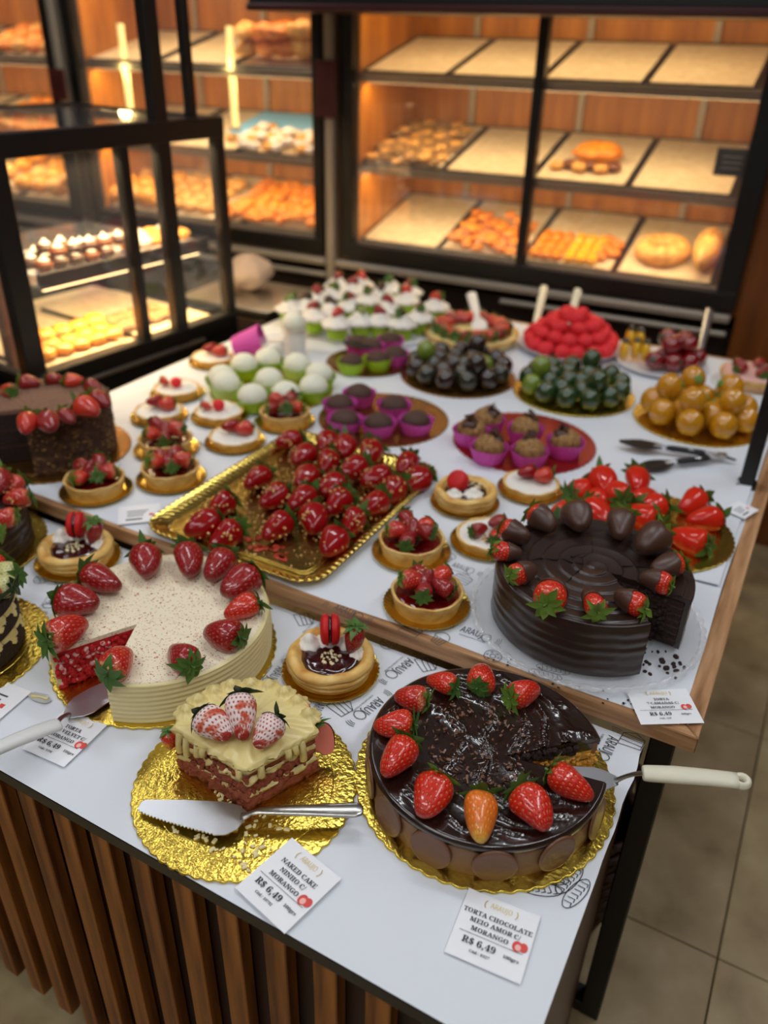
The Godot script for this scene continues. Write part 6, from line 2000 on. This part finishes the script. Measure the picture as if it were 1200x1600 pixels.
	var lb := ["candied strawberry on the rectangular gold tray, farthest row, leftmost", "candied strawberry on the rectangular gold tray, second row from the back, leftmost", "candied strawberry on the rectangular gold tray, farthest row, second from the left", "candied strawberry on the rectangular gold tray, farthest row, in the middle", "candied strawberry on the rectangular gold tray, farthest row, second from the right", "candied strawberry on the rectangular gold tray, second row from the front, leftmost", "candied strawberry on the rectangular gold tray, middle row, leftmost", "candied strawberry on the rectangular gold tray, second row from the back, second from the left", "candied strawberry on the rectangular gold tray, second row from the back, in the middle", "candied strawberry on the rectangular gold tray, second row from the front, second from the left", "candied strawberry on the rectangular gold tray, second row from the front, in the middle", "candied strawberry on the rectangular gold tray, middle row, second from the left", "candied strawberry on the rectangular gold tray, middle row, in the middle", "candied strawberry on the rectangular gold tray, second row from the back, second from the right", "candied strawberry on the rectangular gold tray, middle row, rightmost", "candied strawberry on the rectangular gold tray, farthest row, rightmost", "candied strawberry on the rectangular gold tray, second row from the back, rightmost", "candied strawberry on the rectangular gold tray, front row, second from the right", "candied strawberry on the rectangular gold tray, second row from the front, second from the right", "candied strawberry on the rectangular gold tray, second row from the front, rightmost", "candied strawberry on the rectangular gold tray, middle row, second from the right", "candied strawberry on the rectangular gold tray, front row, rightmost", "candied strawberry on the rectangular gold tray, front row, leftmost", "candied strawberry on the rectangular gold tray, front row, second from the left", "candied strawberry on the rectangular gold tray, front row, in the middle"]
	for k in bs.size():
		berry(bs[k][0], bs[k][1], k, M.candied, M.leaf, lb[k], "candied strawberries on the gold tray", true)
	# candied strawberries on the round gold board at the right
	c = Vector3(-0.15, TT + 0.004, -1.255)
	gold_board(c, 0.128, "gold board under the orange red glazed strawberries at the right edge")
	bs = [[Vector3(-0.2682, 0.6890, -1.3186), Vector3(-0.3000, 0.6890, -1.2608)], [Vector3(-0.2476, 0.6890, -1.3102), Vector3(-0.2497, 0.6890, -1.2442)], [Vector3(-0.2524, 0.7090, -1.3044), Vector3(-0.2078, 0.7090, -1.2557)], [Vector3(-0.2405, 0.7090, -1.2695), Vector3(-0.2698, 0.7090, -1.3286)], [Vector3(-0.1995, 0.7090, -1.3039), Vector3(-0.2106, 0.7090, -1.3690)], [Vector3(-0.1673, 0.6890, -1.3411), Vector3(-0.1953, 0.6890, -1.2813)], [Vector3(-0.2092, 0.6890, -1.2608), Vector3(-0.1438, 0.6890, -1.2517)], [Vector3(-0.1910, 0.6890, -1.2683), Vector3(-0.1464, 0.6890, -1.3170)], [Vector3(-0.2143, 0.6890, -1.1974), Vector3(-0.2661, 0.6890, -1.2384)], [Vector3(-0.1233, 0.6890, -1.3183), Vector3(-0.0951, 0.6890, -1.3779)], [Vector3(-0.1030, 0.6890, -1.2745), Vector3(-0.0540, 0.6890, -1.3187)], [Vector3(-0.1190, 0.6890, -1.2309), Vector3(-0.0565, 0.6890, -1.2100)], [Vector3(-0.2867, 0.6890, -1.2396), Vector3(-0.2932, 0.6890, -1.1740)]]
	lb = ["orange red glazed strawberry on the right gold board, far left", "orange red glazed strawberry on the right gold board, left, lower", "orange red glazed strawberry on the right gold board, left of centre on top", "orange red glazed strawberry on the right gold board, upper left on top", "orange red glazed strawberry on the right gold board, rear centre on top", "orange red glazed strawberry on the right gold board, centre", "orange red glazed strawberry on the right gold board, front centre", "orange red glazed strawberry on the right gold board, centre right", "orange red glazed strawberry on the right gold board, front left behind the tall cake", "orange red glazed strawberry on the right gold board, rear of the three at right", "orange red glazed strawberry on the right gold board, middle of the three at right", "orange red glazed strawberry on the right gold board, front of the three at right", "orange red glazed strawberry on the right gold board, leftmost, orange behind the tall cake"]
	for k in bs.size():
		berry(bs[k][0], bs[k][1], k, M.candied_orange, M.leaf, lb[k], "orange red glazed strawberries")


func small_tarts() -> void:
	var c := Vector3(-0.4554, 0.6320, -0.7121)
	doily(c, 0.066, "gold doily under the macaron tart in the middle of the front counter")
	macaron_tart(c + Vector3(0, 0.002, 0), 0.42, 1.06, "puff tart with a red macaron and strawberry, alone mid front counter")
	c = Vector3(-0.9516, 0.6320, -0.7316)
	doily(c, 0.067, "gold doily under the macaron tart at the left, behind the red velvet cake")
	macaron_tart(c + Vector3(0, 0.002, 0), 0.42, 1.06, "puff tart with a red macaron, between the left edge and red velvet cakes")
	var ts := [[Vector3(-0.3895, 0.6660, -0.8701), 0.9, 1, "between the front rail and the glass plate, frontmost"], [Vector3(-0.4730, 0.6660, -0.9839), 2.1, 2, "just behind the frontmost one, beside the gold tray"], [Vector3(-1.0492, 0.6660, -0.8727), 0.4, 3, "in front of the nut coated cake"], [Vector3(-0.9660, 0.6660, -0.9761), 1.5, 4, "left of the gold tray's near corner"], [Vector3(-1.0556, 0.6660, -1.0633), 2.6, 5, "right of the nut coated cake, half hidden behind another"], [Vector3(-0.9350, 0.6660, -1.2960), 0.1, 6, "before the green cups"]]
	for q in ts:
		doily(q[0], 0.063, "gold doily under the strawberry tart " + q[3])
		strawberry_tart(q[0] + Vector3(0, 0.002, 0), 0.053, q[1], q[2], "shortcrust tart heaped with glazed strawberries, " + q[3])
	c = Vector3(-0.4642, 0.6660, -1.1751)
	doily(c, 0.061, "gold doily under the tart with the tilted macaron, right of the gold tray")
	flat_macaron_tart(c + Vector3(0, 0.002, 0), 0.5, 1.0, "puff tart with a tilted red macaron and two cream blobs, right of the gold tray")
	var cs := [[Vector3(-0.3800, 0.6660, -1.2820), 0.4, 0, "white cream tart with two strawberry pieces before the pink nut cups"], [Vector3(-0.3798, 0.6660, -1.0740), 0.6, 2, "cream tart covered in strawberries behind the tall dark cake"], [Vector3(-1.1781, 0.6660, -1.1773), 0.4, 0, "white cream tart with strawberry pieces right of the nut coated cake"], [Vector3(-1.2324, 0.6660, -1.2959), 0.4, 1, "red bonbon tart nearest the showcase's bottom rail"], [Vector3(-1.0685, 0.6660, -1.2429), 0.7, 1, "red bonbon tart in front of the green coconut cups"], [Vector3(-0.9631, 0.6660, -1.1612), 0.5, 0, "white cream tart just behind the gold tray's left corner"], [Vector3(-1.2969, 0.6660, -1.5023), 0.3, 0, "small cream tart with strawberry beside the purple paper cup"]]
	for q in cs:
		doily(q[0], 0.06, "gold doily under the " + q[3])
		cream_tart(q[0] + Vector3(0, 0.002, 0), q[1], 1.04, q[2], q[3])
	# big strawberry tart and pink one at the back
	c = Vector3(-0.8177, 0.6660, -2.0145)
	var o := thing("fruit_tart", "large shortcrust tart edged with strawberries and a pale centre, at the back of the table", "tart", at(c, 0.3))
	part("crust", crust_mesh(0.13, 0.028), M.crust, o)
	part("cream", disc_mesh("bigcream", 0.122, 0.005, 0.026, 0.004), M.custard, o)
	for k in 17:
		var a := TAU * k / 17.0
		berry_part(o, Vector3(cos(a) * 0.06, 0.038, -sin(a) * 0.06), Vector3(cos(a + 0.3) * 0.104, 0.04, -sin(a + 0.3) * 0.104), k, [M.berry, M.berry_orange, M.berry_pale][k % 3], M.leaf)
	c = Vector3(-0.1014, 0.6660, -2.0855)
	o = thing("cream_tart", "pink and white cream tart with green leaves at the right edge of the table", "tart", at(c, 0.2))
	part("crust", crust_mesh(0.078, 0.03), M.crust, o)
	part("cream", disc_mesh("pinkcream", 0.071, 0.006, 0.033, 0.004), M.pink_cream, o)
	for k in 5:
		var a := TAU * k / 5.0
		berry_part(o, Vector3(cos(a) * 0.02, 0.042, -sin(a) * 0.02), Vector3(cos(a) * 0.056, 0.042, -sin(a) * 0.056), k, M.berry, M.leaf)


func cup_sweet(called: String, label: String, group: String, p: Vector3, turn: float, cup: Material, ball: Mesh, bm: Material, r := 0.026, h := 0.022, top := 0, sc := 1.0) -> Node3D:
	var o := thing(called, label, "sweet", at(p, turn, sc), group)
	part("paper_cup", cup_mesh(r, h), cup, o)
	part("ball", ball, bm, o, at(Vector3(0, 0.0025, 0)))
	if top == 1:
		part("clove", MB.new().box(Vector3(0, 0.0, 0), Vector3(0.007, 0.004, 0.007), 0.0012), M.crumb_dark, o, Transform3D(Basis(Vector3.RIGHT, 0.7), Vector3(0, 0.034, 0.014)))
	elif top == 2:
		part("chocolate_cap", ball_mesh("cap", 0.0155, 0.62, 0.3, 50.0), M.choc, o, at(Vector3(0.004, 0.024, -0.004), 0.7))
		var b := MB.new()
		for k in 5:
			b.box(Vector3.ZERO, Vector3(0.016, 0.0012, 0.006), 0.0003, Transform3D(Basis.from_euler(Vector3(k * 0.4 - 0.8, k * 1.3, 0.7 - k * 0.3)), Vector3(0.004 + 0.003 * sin(k * 2.0), 0.042 + 0.002 * k, -0.004)))
		part("chocolate_shavings", b, M.choc, o, IDX, true)
	return o


func sweets() -> void:
	# brigadeiros in pink cups
	gold_board(Vector3(-0.767, TT, -1.425), 0.139, "brown gold board of chocolate balls in pink cups behind the gold tray", M.brown_board)
	var brig := ball_mesh("brig", 0.0235, 0.72, 0.03)
	var ps := [Vector3(-0.8049, 0.6690, -1.3260), Vector3(-0.7365, 0.6690, -1.3472), Vector3(-0.6761, 0.6690, -1.3985), Vector3(-0.8563, 0.6690, -1.3907), Vector3(-0.8517, 0.6690, -1.4654), Vector3(-0.7533, 0.6690, -1.4470)]
	var lb := ["front left", "front middle", "front right", "back left", "back centre, tilted", "back right"]
	for k in ps.size():
		cup_sweet("chocolate_ball", "round chocolate ball in a pink paper cup behind the gold tray, %s" % lb[k], "chocolate balls in pink cups", ps[k], k, M.pink_cup, brig, M.brigadeiro, 0.0305, 0.023, 0, 1.25)
	gold_board(Vector3(-0.464, TT, -1.476), 0.144, "red board of nut coated sweets in pink cups", M.red_board)
	ps = [Vector3(-0.4932, 0.6690, -1.3533), Vector3(-0.4202, 0.6690, -1.3802), Vector3(-0.3728, 0.6690, -1.4561), Vector3(-0.5555, 0.6690, -1.4084), Vector3(-0.5476, 0.6690, -1.4775), Vector3(-0.4631, 0.6690, -1.4732)]
	lb = ["nearest, at the front left", "front centre", "front right under tall shavings", "left, second row", "back, topped by dark chocolate", "in the centre"]
	for k in ps.size():
		cup_sweet("nut_sweet", "nut ball in a pink cup on the red board, %s" % lb[k], "nut sweets in pink cups", ps[k], k * 1.3, M.pink_cup, ball_mesh("nutball", 0.024, 0.85, 0.12, 70.0), M.chopped, 0.0305, 0.025, 2, 1.25)
	# green coconut cups
	gold_board(Vector3(-1.069, TT, -1.435), 0.14, "gold board under the white coconut sweets in green cups")
	ps = [Vector3(-1.1270, 0.6690, -1.3429), Vector3(-1.0332, 0.6690, -1.3154), Vector3(-0.9809, 0.6690, -1.3667), Vector3(-1.1618, 0.6690, -1.3717), Vector3(-1.0605, 0.6690, -1.4149), Vector3(-0.9516, 0.6690, -1.4332), Vector3(-1.1687, 0.6690, -1.4639), Vector3(-1.1440, 0.6690, -1.5250), Vector3(-1.0628, 0.6690, -1.5310), Vector3(-0.9831, 0.6690, -1.5052)]
	for k in ps.size():
		cup_sweet("coconut_sweet", "white coconut ball in a bright green cup, %s of the cluster" % ["front left", "front centre", "front right", "far left", "centre", "right rear", "rear left", "rear centre", "rear right", "rightmost rear", "upper rear"][k], "coconut sweets in green cups", ps[k], k, M.green_cup if k % 4 else M.pale_cup, ball_mesh("coco", 0.03, 0.84, 0.03), M.coconut, 0.036, 0.026, 1 if k % 4 < 3 else 0, 1.08)
	gold_board(Vector3(-0.97, TT, -1.715), 0.105, "brown board of dark balls in green and magenta cups", M.brown_board)
	ps = [Vector3(-0.9686, 0.6690, -1.6264), Vector3(-0.9249, 0.6690, -1.6807), Vector3(-1.0256, 0.6690, -1.7585), Vector3(-0.9852, 0.6690, -1.7548), Vector3(-0.9044, 0.6690, -1.7349), Vector3(-0.9675, 0.6690, -1.8260)]
	lb = ["left of the two bright green ones", "right of the two bright green ones", "behind left, in a magenta cup", "behind right, in a magenta cup", "right rear, in a magenta cup", "farthest back, in a magenta cup"]
	for k in ps.size():
		cup_sweet("chocolate_ball", "dark ball on the board behind the coconut cups, %s" % lb[k], "dark balls in green and magenta cups", ps[k], k, M.green_cup if k < 2 else M.pink_cup, brig, M.brigadeiro, 0.029, 0.024, 0, 1.25)
	# purple cup and cream glasses
	var o := thing("paper_cup", "empty purple pink paper cup lying on its side behind the coconut sweets", "paper cup", Transform3D(Basis(Vector3.UP, 0.5) * Basis(Vector3.FORWARD, 1.25), Vector3(-1.2532, 0.7000, -1.5396)))
	part("cup_wall", cup_mesh(0.04, 0.075), M.pink_cup, o)
	for q in [[Vector3(-1.1652, 0.6660, -1.6713), "clear dessert glass of cream topped by a white ball, at the table's back left", 1], [Vector3(-1.1561, 0.6660, -1.5648), "cream filled dessert glass beside the purple paper cup", 0]]:
		o = thing("dessert_glass", q[1], "dessert glass", at(q[0]))
		part("glass", MB.new().lathe(PackedVector2Array([Vector2(0, 0), Vector2(0.028, 0), Vector2(0.033, 0.07), Vector2(0.032, 0.07), Vector2(0.027, 0.003), Vector2(0, 0.003)]), 30), M.plate_glass, o)
		part("cream", MB.new().lathe(PackedVector2Array([Vector2(0, 0.003), Vector2(0.0262, 0.003), Vector2(0.0305, 0.056), Vector2(0, 0.058)]), 30), M.white_cream, o)
		if q[2]:
			part("white_ball", ball_mesh("glassball", 0.031, 0.9, 0.03), M.coconut, o, at(Vector3(0, 0.052, 0)))
	# cupcakes
	o = thing("cupcake_plate", "long white plate under the frosted cupcakes at the back of the table", "plate", at(Vector3(-1.1487, 0.6660, -2.0241), -0.35))
	part("dish", MB.new().prism(PackedVector2Array([Vector2(-0.25, -0.13), Vector2(-0.23, -0.15), Vector2(0.23, -0.15), Vector2(0.25, -0.13), Vector2(0.25, 0.13), Vector2(0.23, 0.15), Vector2(-0.23, 0.15), Vector2(-0.25, 0.13)]), 0.0, 0.008, IDX, 0.003), M.white_plate, o)
	part("rim", MB.new().grid(func(u: float, v: float) -> Vector3:
		var p := rounded_rect(u, 0.25, 0.15, 0.04)
		var a := v * TAU
		var n := p.normalized()
		return Vector3(p.x + n.x * cos(a) * 0.004, 0.009 + sin(a) * 0.004, p.y + n.y * cos(a) * 0.004), 100, 8, true, true), M.white_plate, o)
	ps = [Vector3(-1.2106, 0.6740, -1.8312), Vector3(-1.1232, 0.6740, -1.8104), Vector3(-1.0802, 0.6740, -1.8639), Vector3(-1.0367, 0.6740, -1.8923), Vector3(-0.9756, 0.6740, -1.9065), Vector3(-0.9586, 0.6740, -1.9782), Vector3(-0.9688, 0.6740, -2.1010), Vector3(-1.3086, 0.6740, -1.8583), Vector3(-1.2890, 0.6740, -1.9683), Vector3(-1.1945, 0.6740, -1.8960), Vector3(-1.1739, 0.6740, -1.9659), Vector3(-1.1647, 0.6740, -2.0506), Vector3(-1.2774, 0.6740, -2.0374), Vector3(-1.2573, 0.6740, -2.1148), Vector3(-1.1500, 0.6740, -2.1012), Vector3(-1.0690, 0.6740, -1.9970), Vector3(-1.0726, 0.6740, -2.1116), Vector3(-1.1689, 0.6740, -2.1957), Vector3(-1.1029, 0.6740, -2.1960), Vector3(-1.2799, 0.6740, -1.8961), Vector3(-1.3225, 0.6740, -2.1376), Vector3(-1.2610, 0.6740, -2.1789)]
	for k in ps.size():
		o = thing("cupcake", "white frosted cupcake in a green cup, %s" % (["frontmost left", "second in the front row", "third in the front row", "fourth in the front row", "fifth in the front row", "sixth in the front row", "rightmost, standing apart", "leftmost, beside the dark tray", "second row, first from the left", "second row, second from the left", "second row, middle", "second row, fourth", "third row, first", "third row, second", "third row, third", "second row, fifth", "third row, fourth", "back row, third", "back row, rightmost", "left end behind the front one", "back row, leftmost", "back row, second"][k]), "cupcake", at(ps[k], k, 1.14), "white frosted cupcakes")
		part("paper_cup", cup_mesh(0.027, 0.034), M.green_cup, o)
		part("frosting", dollop(0.033, 0.034), M.white_cream, o, at(Vector3(0, 0.031, 0), k))
		var t := part("fruit", berry_body(k % 5), [M.berry, M.berry_orange, M.grape_light, M.berry, M.choc][k % 5], o, berry_x(Vector3(-0.014, 0.056, 0.008), Vector3(0.014, 0.066, -0.006)))
		part("calyx", calyx_mesh(k % 4), M.leaf, t)
	# grapes
	gold_board(Vector3(-0.735, TT, -1.746), 0.139, "brown board of chocolate covered grapes", M.brown_board)
	gold_board(Vector3(-0.458, TT, -1.792), 0.139, "gold board of dark green candied grapes")
	rng.seed = 21
	for b in 2:
		var c := [Vector3(-0.735, TT + 0.003, -1.746), Vector3(-0.458, TT + 0.003, -1.792)][b] as Vector3
		var m := 0
		var li := -1
		for ring in [[0.108, 13, 0.0], [0.062, 8, 0.0], [0.014, 2, 0.0], [0.082, 9, 0.032]]:
			li += 1
			for k in ring[1]:
				var a: float = TAU * k / ring[1] + ring[0] * 9.0
				m += 1
				if ring[2] > 0.03 and k % 3 != 1:
					continue
				var dr: Array = [["chocolate covered grape on the brown board, ", "chocolate covered grapes"], ["dark green candied grape on the gold board, ", "candied green grapes"]][b]
				dr[0] += "%s at %s" % [["outer ring", "middle ring", "centre", "upper ring", "top"][li], clock(a)]
				var g := thing("candied_grape", dr[0], "sweet", at(polar(c, a, ring[0], ring[2]), rr(0, 6)), dr[1])
				part("fruit", ball_mesh("grape", 0.023, 1.12, 0.03, 30.0), [M.grape_dark, M.grape_green][b] if (m * 5) % 7 else M.grape_light, g)
				if b == 0 and m % 2:
					part("chocolate_coating", cached("gcoat", func() -> MB:
						var prof := PackedVector2Array()
						for e in 9:
							var s := PI * (0.35 + 0.65 * e / 8.0)
							prof.append(Vector2(sin(s) * 0.0242, 0.0258 - cos(s) * 0.027))
						return MB.new().lathe(prof, 18, func(p: Vector3, aa: float, _j: int) -> Vector3: return p + Vector3(0, 0.003 * sin(aa * 3.0) if p.y < 0.02 else 0.0, 0))), M.ganache, g)
	# red sugared sweets
	var c := Vector3(-0.562, TT, -2.088)
	o = thing("white_plate", "round white plate piled with red sugared sweets at the back of the table", "plate", at(c))
	part("dish", MB.new().lathe(PackedVector2Array([Vector2(0, 0), Vector2(0.08, 0), Vector2(0.09, 0.003), Vector2(0.135, 0.016), Vector2(0.135, 0.019), Vector2(0.088, 0.007), Vector2(0, 0.006)]), 60), M.white_plate, o)
	var li := -1
	for l in [[0.108, 17, 0.013], [0.066, 10, 0.008], [0.022, 3, 0.008], [0.086, 13, 0.036], [0.043, 7, 0.036], [0.0, 1, 0.036], [0.06, 9, 0.058], [0.02, 3, 0.06], [0.026, 4, 0.08]]:
		li += 1
		for k in l[1]:
			var a: float = TAU * k / l[1] + l[2] * 30.0
			single("red_sweet", ball_mesh("sug%d" % (k % 3), 0.0225, 0.78, 0.12, 40.0 + 9.0 * (k % 3)), M.sugar_red, "red sugared sweet piled on the round white plate, %s at %s" % [["lowest outer ring", "lowest middle ring", "lowest centre", "second layer outside", "second layer inside", "second layer centre", "third layer outside", "third layer centre", "topmost four"][li], clock(a)], "sweet", Transform3D(Basis.from_euler(Vector3(rr(-0.4, 0.4), rr(0, 6), rr(-0.4, 0.4))), polar(c, a, l[0], l[2])), "red sugared sweets")
	# golden caramel fruits
	c = Vector3(-0.174, TT, -1.779)
	gold_board(c, 0.134, "gold board of amber caramelised fruits at the right edge of the table")
	c.y += 0.003
	li = -1
	for l in [[0.098, 9, 0.0], [0.05, 5, 0.003], [0.07, 5, 0.038]]:
		li += 1
		for k in l[1]:
			var a: float = TAU * k / l[1] + l[2] * 12.0 - 0.9
			o = thing("caramel_fruit", "amber caramelised fruit on the right gold board, %s at %s" % [["outer ring", "inner ring", "upper layer"][li], clock(a)], "sweet", at(polar(c, a, l[0], l[2]), a - PI / 2 + rr(-0.5, 0.5)), "amber caramelised fruits")
			part("fruit", ball_mesh("caramel", 0.0275, 1.08, 0.05, 30.0), M.caramel, o)
			part("leaf_cap", ball_mesh("leafcap", 0.011, 0.3), M.leaf_light, o, Transform3D(Basis(Vector3.RIGHT, 1.0), Vector3(0, 0.038, 0.021)))
	# cherries and yellow fruit
	c = Vector3(-0.321, TT, -2.099)
	o = thing("white_plate", "white plate of cherries and yellow fruit at the back right of the table", "plate", at(c))
	part("dish", MB.new().lathe(PackedVector2Array([Vector2(0, 0), Vector2(0.075, 0), Vector2(0.114, 0.008), Vector2(0.114, 0.011), Vector2(0.074, 0.004), Vector2(0, 0.004)]), 50), M.white_plate, o)
	for k in 13:
		var q := [Vector2(-0.01, 0.06), Vector2(0.035, 0.05), Vector2(0.07, 0.025), Vector2(0.08, -0.02), Vector2(0.03, 0.0), Vector2(0.055, -0.045), Vector2(0.005, 0.02), Vector2(0.015, -0.05), Vector2(0.02, 0.035), Vector2(0.055, 0.0), Vector2(0.04, -0.03), Vector2(0.03, 0.01), Vector2(0.0, -0.02)][k] as Vector2
		o = thing("glazed_cherry", "dark red glazed cherry on the white plate, %s" % ["front left", "front", "front right", "right end", "centre", "rear right", "left of centre", "rear", "upper front left", "upper right", "upper rear", "upper middle", "upper rear left"][k], "sweet", at(c + Vector3(q.x, 0.008 + (0.036 if k > 7 else 0.0), q.y), k), "glazed cherries")
		part("fruit", ball_mesh("cherry", 0.0235, 0.98, 0.02), M.cherry, o)
		part("calyx", calyx_mesh(k % 4), M.leaf_dark, o, Transform3D(Basis(Vector3.RIGHT, 0.9).scaled(Vector3.ONE * 0.022), Vector3(0, 0.018, 0.006)))
	for k in 5:
		o = thing("yellow_fruit", "yellow fruit wedge with a black tip on the white plate, %s from its left end" % nth[k], "sweet", at(c + Vector3(-0.092 + 0.024 * (k % 3), 0.009 + 0.02 * (k / 3), 0.035 - 0.035 * k / 3.0 - 0.01 * (k % 2)), 0.4), "yellow fruit wedges")
		part("fruit", ball_mesh("wedge", 0.02, 1.1, 0.05), M.yellow, o, Transform3D(Basis().scaled(Vector3(0.6, 1.2, 1.1)), Vector3.ZERO))
		part("black_tip", ball_mesh("tip", 0.01, 0.8), M.grape_dark, o, at(Vector3(0.0, 0.043, 0.004)))


func utensils() -> void:
	# black tongs lying open
	var p0 := Vector3(-0.0946, 0.6780, -1.5982)
	var o := thing("tongs", "open black tongs with steel arms lying on the right side of the table", "tongs", at(p0))
	var ends := [Vector3(-0.2873, 0.6820, -1.5497) - p0, Vector3(-0.2316, 0.6780, -1.4531) - p0]
	for k in 2:
		var e: Vector3 = ends[k]
		var d := e.normalized()
		var s := d.cross(Vector3.UP).normalized()
		part("arm", MB.new().tube(PackedVector3Array([Vector3.ZERO, e * 0.3 + Vector3(0, 0.003, 0), e * 0.66]), PackedFloat32Array([0.006, 0.0062, 0.0055]), 10, 0.5), M.brushed, o)
		part("grip", MB.new().tube(PackedVector3Array([e * 0.12, e * 0.2, e * 0.48, e * 0.54]), PackedFloat32Array([0.005, 0.0085, 0.0085, 0.006]), 10, 0.7), M.plastic_black, o)
		var pts := PackedVector2Array()
		var hl := e.length() * 0.42
		for j in 17:
			var f := j / 16.0
			pts.append(Vector2(f * hl, (0.008 + 0.0105 * sin(PI * minf(f * 1.15, 1.0))) * (1.0 if f < 0.9 else 0.6)))
		for j in 17:
			var f := (16 - j) / 16.0
			pts.append(Vector2(f * hl + 0.003 * (j % 2), -(0.008 + 0.0105 * sin(PI * minf(f * 1.15, 1.0))) * (1.0 if f < 0.9 else 0.6)))
		part("scoop", MB.new().prism(pts, -0.002, 0.002, Transform3D(Basis(d, s.cross(d), s), e * 0.58), 0.0006), M.plastic_black, o)
	part("ring_pull", MB.new().tube(PackedVector3Array([Vector3(-0.004, 0, 0), Vector3(-0.0672, 0.6760, -1.5964) - p0]), PackedFloat32Array([0.004, 0.003]), 8, 0.7), M.plastic_black, o)
	part("hinge", MB.new().box(Vector3.ZERO, Vector3(0.018, 0.01, 0.016), 0.002), M.steel, o)
	# servers standing among the sweets at the back
	var us := [[Vector3(-0.6583, 0.6900, -2.0592), Vector3(-0.7144, 0.7700, -2.2906), "cream", "cream coloured spatula leaning on the left of the red sweets pile", 0.011], [Vector3(-0.5577, 0.7400, -2.0236), Vector3(-0.5898, 0.8000, -2.1983), "cream", "cream coloured spatula handle rising behind the red sweets pile", 0.011], [Vector3(-0.8148, 0.7050, -2.0551), Vector3(-0.8992, 0.7450, -2.1882), "white", "white server handle stuck in the large fruit tart", 0.014], [Vector3(-0.2382, 0.6900, -2.1357), Vector3(-0.2587, 0.7650, -2.3285), "steel", "shiny steel server leaning behind the cherries", 0.012]]
	for q in us:
		var a: Vector3 = q[0]
		var e: Vector3 = q[1] - a
		var r: float = q[4]
		o = thing("spatula", q[3], "spatula", at(a))
		var m: Material = {"cream": M.plastic_cream, "white": M.plastic_white, "steel": M.brushed}[q[2]]
		part("handle", MB.new().tube(PackedVector3Array([e * 0.12, e * 0.3, e * 0.75, e * 0.97, e]), PackedFloat32Array([r * 0.6, r * 0.85, r, r * 1.02, r * 0.7]), 12, 0.45, Vector3(0.4, 0.3, 0.85)), m, o)
		var side := e.normalized().cross(Vector3(0.4, 0.3, 0.85)).normalized()
		if "rising" in q[3]:
			continue
		part("blade", MB.new().prism(PackedVector2Array([Vector2(-0.01, 0), Vector2(0.01, 0), Vector2(0.022, -0.03), Vector2(0.018, -0.06), Vector2(-0.018, -0.06), Vector2(-0.022, -0.03)]), -0.001, 0.001, Transform3D(Basis(side, e.normalized().cross(side) * -1.0, e.normalized() * -1.0 * -1.0), e * 0.16), 0.0003), m, o)
	# long black-handled knife lying before the cupcakes
	var k0 := Vector3(-1.0542, 0.7000, -1.7257)
	o = thing("serving_spoon", "dark serving spoon lying across the brown board behind the coconut cups", "spoon", at(k0))
	var e := Vector3(-1.1726, 0.7000, -1.7108) - k0
	part("handle", MB.new().tube(PackedVector3Array([Vector3.ZERO, e * 0.5, e]), PackedFloat32Array([0.005, 0.004, 0.006]), 8, 0.6), M.steel, o)
	part("bowl", ball_mesh("spoon", 0.03, 0.3), M.plastic_black, o, Transform3D(Basis(Vector3.UP, 0.2).scaled(Vector3(1.4, 0.6, 0.8)), -e * 0.35 - Vector3(0, 0.004, 0)))


func price_tags() -> void:
	price_tag(Vector3(-0.119, CT + 0.0015, -0.471), deg_to_rad(4.8), 0.0745, 0.073, ["TORTA CHOCOLATE", "MEIO AMOR C/", "MORANGO"], "Cód.: 8327", "white price card in front of the chocolate medallion cake")
	price_tag(Vector3(-0.321, CT + 0.003, -0.417), deg_to_rad(-12.3), 0.0733, 0.079, ["NAKED CAKE", "NINHO C/", "MORANGO"], "Cód.: 10792", "white price card overlapping the naked cake's gold board at the counter edge")
	price_tag(Vector3(-0.041, TT + 0.0015, -0.833), deg_to_rad(32.0), 0.079, 0.06, ["TORTA", "7 CAMADAS C/", "MORANGO"], "Cód.: 558", "white price card on the wooden table corner before the glass plate")
	price_tag(Vector3(-0.671, CT + 0.0015, -0.447), deg_to_rad(4.0), 0.066, 0.074, ["TORTA", "RED VELVET C/", "MORANGO"], "Cód.: 1594", "white price card in front of the red velvet cake, under its server's handle")
	side_tag(Vector3(-0.8006, 0.6340, -0.4476), 0.1, 0.07, 0.06, "corner of a white price card cut off by the left edge of the picture")
	side_tag(Vector3(-0.9269, 0.6680, -0.8513), 0.75, 0.07, 0.06, "blurred white price card left of the gold tray's near corner")
	side_tag(Vector3(-0.0293, 0.6725, -1.3980), 1.2, 0.05, 0.04, "small blurred white price card with a red mark at the table's right edge")


func clock(a: float) -> String:
	# where on a round board, six o'clock being nearest the camera (which stands toward +z and a little to +x)
	var h := int(round(fposmod(-(a + 1.9) / TAU * 24.0 + 36.0, 24.0))) % 24
	var names := ["twelve", "one", "two", "three", "four", "five", "six", "seven", "eight", "nine", "ten", "eleven"]
	return (names[h / 2] + " o'clock") if h % 2 == 0 else ("half past " + names[h / 2])
